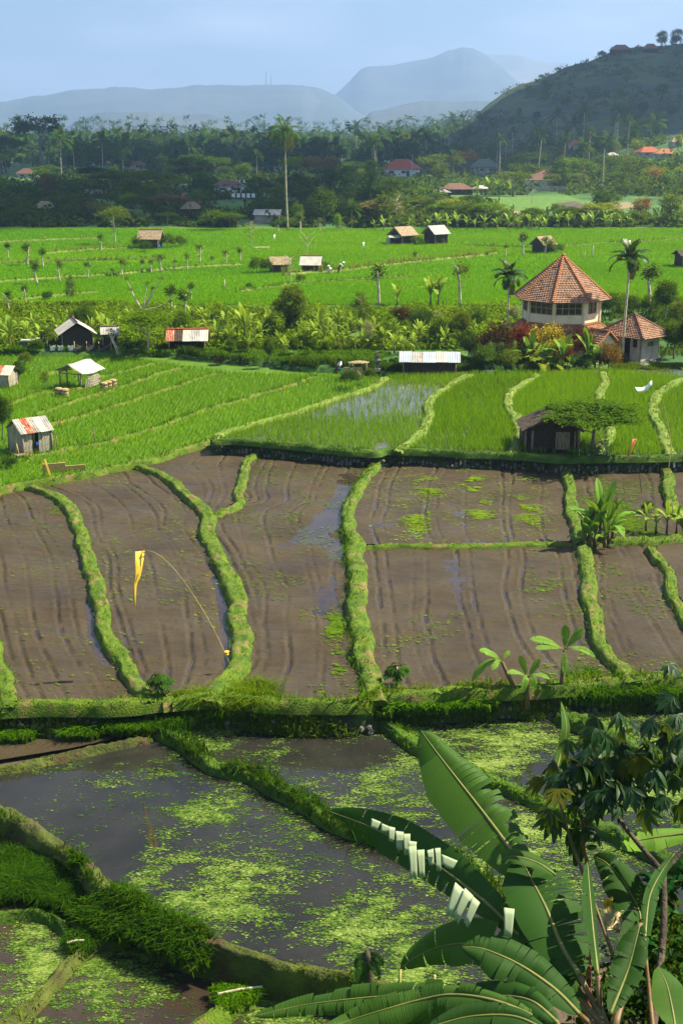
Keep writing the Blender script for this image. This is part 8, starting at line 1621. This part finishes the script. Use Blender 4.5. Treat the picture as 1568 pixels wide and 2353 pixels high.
# ------------------------------------------------------------------ foreground plants on the hillside below the viewer
def hero_leaf(plant, pts, wl, wr, nor, mat='banana_hero', tears=.25, fold=(.05, .3), droop=.5, seed=1, n=26, rib=.022, flip=None, tip=.3, basew=.45, ac=5, slit=.05):
    """pts: (px, py, depth y); widths in picture pixels"""
    P = resample(np.array([at_y(x, y, d) for x, y, d in pts]), .02) if False else None
    Q = np.array([at_y(x, y, d) for x, y, d in pts]); t0 = np.linspace(0, 1, len(Q)); tt = np.linspace(0, 1, n)
    L = np.concatenate([[0], np.cumsum(np.linalg.norm(np.diff(Q, axis=0), axis=1))]); 
    # smooth through the points
    dense = []
    PP = np.vstack([2 * Q[0] - Q[1], Q, 2 * Q[-1] - Q[-2]])
    for i in range(1, len(PP) - 2):
        for t in np.linspace(0, 1, 10, endpoint=False):
            a, b, c, d = PP[i - 1], PP[i], PP[i + 1], PP[i + 2]; dense.append(.5 * (2 * b + (c - a) * t + (2 * a - 5 * b + 4 * c - d) * t * t + (3 * b - a - 3 * c + d) * t ** 3))
    dense.append(Q[-1]); dense = np.array(dense); L = np.concatenate([[0], np.cumsum(np.linalg.norm(np.diff(dense, axis=0), axis=1))]); s = np.linspace(0, L[-1], n); mid = np.stack([np.interp(s, L, dense[:, k]) for k in range(3)], 1)
    base_ = np.array(plant.location); mid = mid - base_
    tn = nrm(np.gradient(mid, axis=0)); nv = nrm(np.array(nor, float)); side = nrm(np.cross(np.repeat(nv[None], n, 0), tn)); nr = np.cross(tn, side)
    sc = slant(np.mean([p[2] for p in pts]), np.mean([p[1] for p in pts])) / FPX
    u = tt; prof = np.clip(u / basew, .0, 1) ** .5 * np.clip((1 - u) / tip, 0, 1) ** .6
    wl, wr = wl * .86, wr * .86
    V, F, UV, RV = blade(mid, side, nr, wl * sc * prof + .003, wr * sc * prof + .003, random.Random(seed), tears, fold, droop, ac, slit, 1.6, flip)
    o = link('leaf', build_me('leaf', V, [F], [M[mat]], RV, UV, True), plant); link('midrib', rib_me(mid, rib), o); return o
def plant(name, label, cat, px, py, d):
    p = at_y(px, py, d); p[2] = float(zg(p[0], p[1])); return thing(name, label, cat, tuple(p))
def stalk(pl, pts, r0, r1, mat='petiole', nm='petiole'):
    q = [at_y(*p) - np.array(pl.location) for p in pts]; mb = MB(); k = len(q); q = resample(np.array(q), .08) if len(q) > 2 else np.array(q); k = len(q); mb.tube(q, [r0 + (r1 - r0) * i / (k - 1) for i in range(k)], 8); return mb.obj(nm, M[mat], pl, True)
bp = plant('banana_plant', 'large dark banana plant whose leaves fan out at the lower right', 'banana plant', 1392, 2360, 8.6)
def pseudostem(pl, top, r):
    q = np.array(top) - np.array(pl.location); mb = MB(); mb.tube([(0, 0, -.2), tuple(q * .5), tuple(q)], [r * 1.3, r * 1.1, r * .8], 10); mb.obj('stem', M['banana_stem'], pl, True)
pseudostem(bp, at_y(1398, 2380, 8.6), .13)
TW = (0, -.80, .60)      # facing the viewer
# big upright leaf, left half lit and ribbed, right half torn and drooping
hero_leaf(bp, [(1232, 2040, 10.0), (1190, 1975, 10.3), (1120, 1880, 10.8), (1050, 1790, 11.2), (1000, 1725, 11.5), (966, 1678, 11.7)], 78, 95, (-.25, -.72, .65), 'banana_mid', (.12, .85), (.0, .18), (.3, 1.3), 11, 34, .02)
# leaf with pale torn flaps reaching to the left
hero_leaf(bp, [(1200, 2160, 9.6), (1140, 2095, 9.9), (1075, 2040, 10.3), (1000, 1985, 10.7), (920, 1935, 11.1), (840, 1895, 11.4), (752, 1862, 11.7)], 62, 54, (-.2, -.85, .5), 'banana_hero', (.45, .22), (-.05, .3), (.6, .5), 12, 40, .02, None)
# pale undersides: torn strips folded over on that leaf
for k, (x, y, d, w, h, rot) in enumerate(((862, 1893, 11.2, 20, 16, .3), (884, 1903, 11.15, 18, 14, .3), (898, 1915, 11.1, 14, 26, .15), (916, 1930, 11.0, 17, 34, .1), (934, 1938, 10.95, 15, 38, .0), (946, 1948, 10.9, 18, 26, .1), (950, 1978, 10.8, 17, 58, -.12), (967, 1982, 10.8, 16, 50, -.05), (990, 1968, 10.7, 14, 28, -.2), (1006, 1972, 10.65, 12, 40, -.05), (1030, 1980, 10.6, 34, 18, .3), (1042, 2066, 10.2, 22, 60, .6), (1062, 2080, 10.15, 20, 64, .62), (1082, 2092, 10.1, 17, 52, .6), (1168, 2118, 9.7, 22, 52, .1))):
    c = at_y(x, y, d - .35) - np.array(bp.location); s = slant(d, y) / FPX; W2, H2 = w * s * .54, h * s * .42; G = []
    rq = random.Random(k * 7 + 1); sk = rq.uniform(-.5, .5); wob = [rq.uniform(.75, 1.1) for _ in range(6)]
    for i in range(6):
        r = []
        for j in range(5):
            a, b = -1 + 2 * i / 5, -1 + 2 * j / 4; ca, sa = math.cos(rot), math.sin(rot); bb = b * (wob[i] if b < 0 else 1); a2 = a * (.85 + .15 * b) + sk * .25 * (1 - b); X_, Z_ = a2 * W2 * ca + bb * H2 * sa, -a2 * W2 * sa + bb * H2 * ca; cv = .5 * H2 * (1 - b) ** 2 * .5
            r.append((c[0] + X_, c[1] + .95 * Z_ + cv * .3, c[2] + Z_ - cv * .5))
        G.append(r)
    mb = MB(); mb.grid(np.array(G)); me = mb.me('leaf_flap', M['banana_pale'], True); me.uv_layers.new(name='uv'); l = me.uv_layers[0].data
    for i, lp in enumerate(me.loops): l[i].uv = ((me.vertices[lp.vertex_index].co.x - c[0]) / (W2 + .01) * .3 + .5, .5)
    o = link('leaf_flap', me, bp); o['label'] = 'pale torn leaf strip folded over'; o.modifiers.new('thickness', 'SOLIDIFY').thickness = .004
# great dark leaf in the middle
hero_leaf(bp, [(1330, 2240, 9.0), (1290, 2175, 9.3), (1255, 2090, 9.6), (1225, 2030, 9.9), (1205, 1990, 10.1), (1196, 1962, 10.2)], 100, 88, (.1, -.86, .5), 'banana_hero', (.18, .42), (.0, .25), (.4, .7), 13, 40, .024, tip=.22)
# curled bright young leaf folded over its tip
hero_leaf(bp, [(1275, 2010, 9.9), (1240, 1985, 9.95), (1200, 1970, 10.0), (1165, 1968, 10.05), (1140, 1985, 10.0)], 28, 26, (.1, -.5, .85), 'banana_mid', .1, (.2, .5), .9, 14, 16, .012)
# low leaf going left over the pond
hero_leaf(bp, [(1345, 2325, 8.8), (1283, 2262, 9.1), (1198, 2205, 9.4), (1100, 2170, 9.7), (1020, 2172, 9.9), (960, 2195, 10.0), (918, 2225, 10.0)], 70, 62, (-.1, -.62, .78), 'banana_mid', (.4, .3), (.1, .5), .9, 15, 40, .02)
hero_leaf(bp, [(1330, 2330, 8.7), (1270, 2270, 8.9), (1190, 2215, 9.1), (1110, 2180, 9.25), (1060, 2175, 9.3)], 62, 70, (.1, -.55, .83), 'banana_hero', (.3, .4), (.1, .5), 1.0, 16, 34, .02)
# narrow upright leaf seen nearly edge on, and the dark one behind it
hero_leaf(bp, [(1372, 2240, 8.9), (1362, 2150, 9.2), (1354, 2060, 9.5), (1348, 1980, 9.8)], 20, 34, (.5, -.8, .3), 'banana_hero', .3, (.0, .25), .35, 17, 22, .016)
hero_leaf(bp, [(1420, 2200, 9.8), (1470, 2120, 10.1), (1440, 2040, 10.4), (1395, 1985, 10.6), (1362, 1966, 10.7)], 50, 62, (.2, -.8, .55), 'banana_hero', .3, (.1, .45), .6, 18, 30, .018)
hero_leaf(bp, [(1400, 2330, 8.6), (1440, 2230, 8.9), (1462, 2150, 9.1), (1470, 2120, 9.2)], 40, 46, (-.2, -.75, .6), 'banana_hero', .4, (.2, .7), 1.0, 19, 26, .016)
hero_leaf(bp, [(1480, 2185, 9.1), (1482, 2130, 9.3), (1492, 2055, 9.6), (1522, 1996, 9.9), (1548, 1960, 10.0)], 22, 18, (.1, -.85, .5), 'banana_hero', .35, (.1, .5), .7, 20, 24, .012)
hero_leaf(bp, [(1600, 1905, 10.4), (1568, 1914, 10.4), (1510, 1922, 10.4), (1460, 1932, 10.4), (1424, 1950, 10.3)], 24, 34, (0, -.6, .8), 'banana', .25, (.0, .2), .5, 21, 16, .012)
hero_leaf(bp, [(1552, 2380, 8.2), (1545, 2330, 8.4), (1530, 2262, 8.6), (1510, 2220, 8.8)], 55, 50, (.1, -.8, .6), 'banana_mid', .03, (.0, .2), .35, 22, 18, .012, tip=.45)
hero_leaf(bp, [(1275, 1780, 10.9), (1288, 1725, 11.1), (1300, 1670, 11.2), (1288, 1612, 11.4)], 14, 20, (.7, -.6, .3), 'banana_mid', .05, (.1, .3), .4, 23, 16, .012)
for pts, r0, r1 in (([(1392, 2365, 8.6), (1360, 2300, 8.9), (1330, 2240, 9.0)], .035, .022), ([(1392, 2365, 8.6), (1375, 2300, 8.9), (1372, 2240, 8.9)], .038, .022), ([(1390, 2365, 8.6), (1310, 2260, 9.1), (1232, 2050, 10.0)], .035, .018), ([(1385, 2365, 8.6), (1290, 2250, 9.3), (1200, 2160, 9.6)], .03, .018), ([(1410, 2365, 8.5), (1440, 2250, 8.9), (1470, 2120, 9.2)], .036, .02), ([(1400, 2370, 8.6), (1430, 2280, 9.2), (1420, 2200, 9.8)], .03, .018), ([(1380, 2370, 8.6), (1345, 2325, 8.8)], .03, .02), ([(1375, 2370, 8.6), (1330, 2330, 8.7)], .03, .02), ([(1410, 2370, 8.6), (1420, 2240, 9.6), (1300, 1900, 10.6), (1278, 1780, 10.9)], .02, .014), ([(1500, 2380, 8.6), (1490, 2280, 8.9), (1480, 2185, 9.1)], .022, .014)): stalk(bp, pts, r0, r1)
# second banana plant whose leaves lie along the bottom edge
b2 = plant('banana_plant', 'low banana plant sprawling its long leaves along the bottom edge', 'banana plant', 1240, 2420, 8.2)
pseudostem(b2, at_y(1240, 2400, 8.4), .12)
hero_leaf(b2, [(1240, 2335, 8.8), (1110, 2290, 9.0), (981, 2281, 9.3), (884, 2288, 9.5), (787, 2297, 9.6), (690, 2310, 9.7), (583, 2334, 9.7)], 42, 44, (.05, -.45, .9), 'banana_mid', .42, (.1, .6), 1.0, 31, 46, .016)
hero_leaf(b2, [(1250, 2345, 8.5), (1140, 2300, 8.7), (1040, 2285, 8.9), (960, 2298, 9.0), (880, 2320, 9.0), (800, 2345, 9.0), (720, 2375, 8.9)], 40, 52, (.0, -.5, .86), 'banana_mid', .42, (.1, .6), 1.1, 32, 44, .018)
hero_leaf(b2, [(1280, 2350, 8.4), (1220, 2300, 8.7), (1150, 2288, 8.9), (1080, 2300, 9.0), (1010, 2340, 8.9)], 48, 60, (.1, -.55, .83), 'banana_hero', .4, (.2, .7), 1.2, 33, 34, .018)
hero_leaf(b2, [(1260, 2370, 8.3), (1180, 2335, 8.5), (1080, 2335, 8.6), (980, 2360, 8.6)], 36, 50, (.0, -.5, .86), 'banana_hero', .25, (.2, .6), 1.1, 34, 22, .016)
for pts in ([(1240, 2400, 8.4), (1245, 2365, 8.6), (1240, 2335, 8.8)], [(1240, 2400, 8.4), (1255, 2370, 8.4), (1250, 2345, 8.5)], [(1245, 2400, 8.4), (1290, 2375, 8.4), (1280, 2350, 8.4)]): stalk(b2, pts, .03, .02)
# cut banana stump with a drooping leaf, stakes
st = plant('banana_stump', 'dark topped banana stump with limp leaves at the edge of the great pond', 'banana stump', 850, 2290, 15)
b = at(850, 2300, -1.0); st.location = tuple(b); yb = b[1]
q = [at_y(x, y, yb) - b for x, y in ((850, 2300), (846, 2250), (845, 2200), (842, 2180))]; mb = MB(); mb.tube(q, [.13, .12, .10, .03], 9); mb.obj('stem', M['bark_dark'], st, True)
for k, (x, y, w, s) in enumerate(((815, 2225, .10, .12), (880, 2220, .10, .12), (822, 2262, .16, .1), (872, 2250, .10, .1))):
    e = at_y(x, y, yb - .1 - .05 * k) - b; n = 12; u = np.linspace(0, 1, n)[:, None]; tp = np.array(q[2]); mid = tp + (e - tp) * u + np.array([0, 0, s]) * 4 * u * (1 - u); tn = nrm(np.gradient(mid, axis=0)); side = nrm(np.cross(tn, np.array([[0, -1, .3]]))); nr = np.cross(side, tn); t_ = u[:, 0]
    wv = w * np.clip(t_ / .3, 0, 1) ** .5 * np.clip((1 - t_) / .3, 0, 1) ** .5 + .004; V, F, UV, RV = blade(mid, -side, nr, wv, wv, random.Random(k), .35, (.2, .6), .8); o = link('leaf', build_me('leaf', V, [F], [M['banana_hero']], RV, UV, True), st); link('midrib', rib_me(mid, .012), o)
for px, pb, pt, lb in ((914, 2300, 2222, 'left of two pale bamboo stakes behind the low banana leaves'), (993, 2285, 2240, 'right of two pale bamboo stakes behind the low banana leaves')):
    b = at(px, pb, -1.0); t = thing('bamboo_stake', lb, 'stake', b, 0, 1, 'bamboo stakes at the pond corner'); q = at_y(px + 5, pt, b[1]) - b; mb = MB(); mb.tube([(0, 0, -.2), tuple(q * .5), tuple(q)], [.03, .03, .027], 8); mb.obj('stake', M['bamboo'], t, True)
for px, pb, w, lb, rz, zz in ((552, 2277, 1.0, 'white stick lying on the short green bank', R(14), ZLP + .3), (175, 2165, .4, 'small white stick at the corner pond bank', R(10), ZLP + .3)):
    t = thing('stick', lb, 'stick', at(px, pb, zz), rz); mb = MB(); mb.tube([(-w / 2, 0, .02), (0, .02, .04), (w / 2, 0, .03)], .03, 7); mb.obj('wood', M['bark_pale'], t)
# cassava bush with dark palmate leaves
cs = plant('cassava_bush', 'dark leaved cassava bush on bent thorny stems at the right edge', 'cassava bush', 1497, 2360, 8.7)
stalk(cs, [(1497, 2375, 8.7), (1510, 2260, 9.2), (1520, 2170, 9.5), (1524, 2100, 9.7), (1522, 2004, 10.0)], .034, .026, 'bark_dark', 'stem')
stalk(cs, [(1522, 2004, 10.0), (1459, 1931, 10.3), (1423, 1884, 10.5), (1410, 1851, 10.6), (1418, 1812, 10.7), (1424, 1770, 10.8), (1415, 1720, 11.0)], .026, .012, 'bark_dark', 'branch')
stalk(cs, [(1522, 2004, 10.0), (1545, 1978, 10.1), (1575, 1945, 10.2), (1600, 1900, 10.4), (1570, 1800, 10.7)], .024, .014, 'bark_dark', 'branch')
stalk(cs, [(1410, 1851, 10.6), (1380, 1852, 10.6)], .012, .008, 'bark_dark', 'branch'); stalk(cs, [(1418, 1812, 10.7), (1370, 1760, 10.8), (1330, 1720, 10.9)], .012, .006, 'bark_dark', 'branch'); stalk(cs, [(1424, 1770, 10.8), (1470, 1720, 10.9), (1540, 1690, 10.9)], .012, .006, 'bark_dark', 'branch')
rr = random.Random(77); pl0 = np.array(cs.location)
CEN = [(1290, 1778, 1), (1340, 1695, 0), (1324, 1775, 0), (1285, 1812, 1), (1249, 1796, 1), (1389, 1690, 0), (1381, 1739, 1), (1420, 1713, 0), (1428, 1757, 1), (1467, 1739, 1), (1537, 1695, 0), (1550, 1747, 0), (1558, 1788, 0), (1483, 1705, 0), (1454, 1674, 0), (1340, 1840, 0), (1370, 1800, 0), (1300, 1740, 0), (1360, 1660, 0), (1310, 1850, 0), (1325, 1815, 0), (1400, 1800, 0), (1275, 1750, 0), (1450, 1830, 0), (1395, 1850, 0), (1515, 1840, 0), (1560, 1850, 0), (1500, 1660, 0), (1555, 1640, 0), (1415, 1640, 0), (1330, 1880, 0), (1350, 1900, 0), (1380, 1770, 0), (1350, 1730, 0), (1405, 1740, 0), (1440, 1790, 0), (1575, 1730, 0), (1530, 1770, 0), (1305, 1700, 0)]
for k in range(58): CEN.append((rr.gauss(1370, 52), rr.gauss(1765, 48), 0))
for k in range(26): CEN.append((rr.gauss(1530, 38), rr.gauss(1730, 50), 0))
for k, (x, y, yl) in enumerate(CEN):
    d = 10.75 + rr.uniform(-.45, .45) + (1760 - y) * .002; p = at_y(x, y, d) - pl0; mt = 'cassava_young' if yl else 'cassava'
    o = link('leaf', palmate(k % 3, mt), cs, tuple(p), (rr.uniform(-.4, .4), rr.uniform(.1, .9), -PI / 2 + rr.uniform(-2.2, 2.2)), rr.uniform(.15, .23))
# dead stalk and dark fern like leaves at the right
ds = plant('dry_stalk', 'dry brown split stalk with shrivelled dark leaves below the cassava bush', 'stalk', 1350, 2360, 8.9)
stalk(ds, [(1352, 2380, 8.9), (1350, 2150, 9.8), (1348, 1994, 10.3), (1337, 1942, 10.5), (1340, 1903, 10.6), (1329, 1864, 10.7)], .026, .016, 'bark_brown', 'stalk')
for k, (a, b_, w) in enumerate((((1325, 1880, 10.7), (1300, 1945, 10.6), 15), ((1330, 1900, 10.7), (1306, 1965, 10.6), 13), ((1345, 1930, 10.5), (1376, 1922, 10.4), 9), ((1345, 1945, 10.5), (1368, 1948, 10.4), 9), ((1335, 1920, 10.6), (1318, 1990, 10.4), 16))):
    hero_leaf(ds, [a, tuple((np.array(a) + np.array(b_)) / 2 + np.array([3, 0, 0])), b_], w, w, (.2, -.8, .5), 'banana_hero', .3, (.1, .5), .9, 50 + k, 12, .008)
fr_ = plant('fern', 'dark fern like undergrowth at the lower right edge', 'fern', 1580, 2330, 9.2)
for k in range(34):
    x, y = rr.uniform(1500, 1620), rr.uniform(1990, 2340); d = 10.4 - (y - 1990) * .003; p = at_y(x, y, d + rr.uniform(0, .5)) - np.array(fr_.location); o = link('frond', fronds('areca')[rr.randrange(1, 4)], fr_, tuple(p), (rr.uniform(-.3, .3), 0, rr.uniform(0, 6.28)), rr.uniform(.35, .6)); set_mat(o, 'fern_dark')
# leafy mass under the foreground plants
for (px, py, d, s, lb, mt) in ((1470, 2330, 9.4, .9, 'dark leafy shrub at the foot of the cassava bush', 'leaf_dark'), (1590, 2260, 9.6, 1.0, 'dark leafy shrub at the lower right corner', 'leaf_dark')):
    p = at_y(px, py, d); r = tree('nbush', (p[0], p[1], p[2] - s * .6), s * 1.2, mt, rnd, lb, name='shrub')
# litter below the leaves: cloth, tarp, sheets on the slope
def litter(name, label, cat, px, py, d, w, h, mat, seed, tilt=.8):
    p = at_y(px, py, d); t = thing(name, label, cat, tuple(p)); r = random.Random(seed); s = slant(d, py) / FPX; W2, H2 = w * s / 2, h * s / 2; G = []
    for i in range(7):
        G.append([((-1 + i / 3) * W2 + r.uniform(-.02, .02), (j / 2.5 - 1) * H2 * math.cos(tilt) + r.uniform(-.04, .04), (j / 2.5 - 1) * H2 * math.sin(tilt) + r.uniform(-.03, .03)) for j in range(6)])
    mb = MB(); mb.grid(np.array(G)); o = mb.obj('sheet', M[mat], t, True); o.modifiers.new('thickness', 'SOLIDIFY').thickness = .01
litter('tarp', 'crumpled blue tarp glimpsed under the low banana leaves', 'tarp', 1240, 2282, 9.9, 46, 40, 'cloth_blue', 1)
litter('white_cloth', 'white cloth hanging behind the cassava stem at the lower right', 'cloth', 1497, 2232, 9.7, 24, 62, 'cloth_white', 2, 1.3)
litter('white_cloth', 'crumpled whitish cloth below the hanging one', 'cloth', 1468, 2275, 9.5, 34, 40, 'cloth_white', 3, .7)
litter('paper_sheet', 'pinkish torn sheet between the dark leaves', 'sheet', 1345, 2075, 10.6, 22, 34, 'plaster_pink', 4, .9)
litter('paper_sheet', 'tan crumpled sheet beside the pinkish one', 'sheet', 1410, 2110, 10.5, 50, 70, 'plaster_beige', 5, .7)
litter('yellow_panel', 'yellow and orange panel glimpsed between dark leaves', 'panel', 1404, 2076, 10.3, 40, 28, 'cloth_yellow', 6, 1.1)
litter('tan_board', 'brown board on the slope below the bottom leaves', 'board', 1180, 2335, 10.0, 120, 40, 'wood', 7, .7)
t = plant('bamboo_fence', 'little bamboo lattice fence at the bottom right', 'fence', 1490, 2320, 9.4); p0 = at_y(1478, 2345, 9.3) - np.array(t.location)
for k in range(5): mb = MB(); mb.tube([tuple(p0 + np.array([.025 * k, 0, -.1])), tuple(p0 + np.array([.025 * k + .02, 0, .14]))], .006, 5); mb.obj('slat', M['bamboo'], t)
mb = MB(); mb.tube([tuple(p0 + np.array([-.03, -.01, .03])), tuple(p0 + np.array([.15, -.01, .04]))], .006, 5); mb.obj('rail', M['bamboo'], t)
# ------------------------------------------------------------------ labels for the scattered repeats: by what stands nearest
LMK = [(655, 420, 'the tall lone palm'), (920, 390, 'the bright red roof'), (1112, 385, 'the green roof'), (1250, 415, 'the white house'), (1064, 390, 'the orange tree'), (1382, 390, 'the long utility pole'), (95, 330, 'the huge dark tree'), (450, 390, 'the layered dark tree'), (222, 445, 'the flat tin shed'), (616, 500, 'the grey tin shed'), (440, 490, 'the red flags'), (540, 440, 'the washing'), (266, 520, 'the lone olive tree'), (143, 370, 'the leftmost tall palms'), (820, 345, 'the deep red roof'), (1045, 438, 'the sagging brown roof'), (1549, 328, 'the lilac hut'), (1310, 478, 'the ploughed plot'), (105, 482, 'the dull thatched hut'), (350, 340, 'the skyline round trees'), (553, 355, 'the brick red roof'), (1500, 400, 'the right slope'), (775, 505, 'the small bright edge tree'), (1500, 480, 'the dry terrace plot'), (30, 440, 'the left frame edge'),
       (170, 770, 'the open barn'), (340, 750, 'the feathery tree'), (430, 780, 'the cattle shed'), (669, 700, 'the round vine tree'), (866, 830, 'the stone shrine'), (985, 815, 'the lean-to'), (780, 770, 'the banana grove centre'), (40, 760, 'the left grove end'), (930, 545, 'the tattered hut'), (1246, 560, 'the half hidden hut'), (1110, 420, 'the orange tree clump'), (1440, 505, 'the right grove end')]
ORD = ['nearest', 'second nearest', 'third nearest', 'fourth nearest', 'fifth nearest', 'sixth nearest', 'seventh nearest', 'eighth nearest', 'ninth nearest', 'tenth nearest', 'eleventh nearest', 'twelfth nearest', 'thirteenth nearest', 'fourteenth nearest']
bk = {}
for r, desc, px, py in AUTO:
    l = min(LMK, key=lambda q: (q[0] - px) ** 2 + (1.6 * (q[1] - py)) ** 2); dx, dy = px - l[0], 1.6 * (py - l[1])
    rel = ('left of' if dx < 0 else 'right of') if abs(dx) > abs(dy) else ('behind' if dy < 0 else 'in front of')
    bk.setdefault((desc, rel, l[2]), []).append((dx * dx + dy * dy, id(r), r))
for (desc, rel, ln), v in bk.items():
    v.sort(key=lambda q: q[:2])
    for i, (_, _, r) in enumerate(v):
        r['label'] = f'{desc} {rel} {ln}' if len(v) == 1 else f'{desc} {rel} {ln}, {ORD[min(i, 13)]} to it'
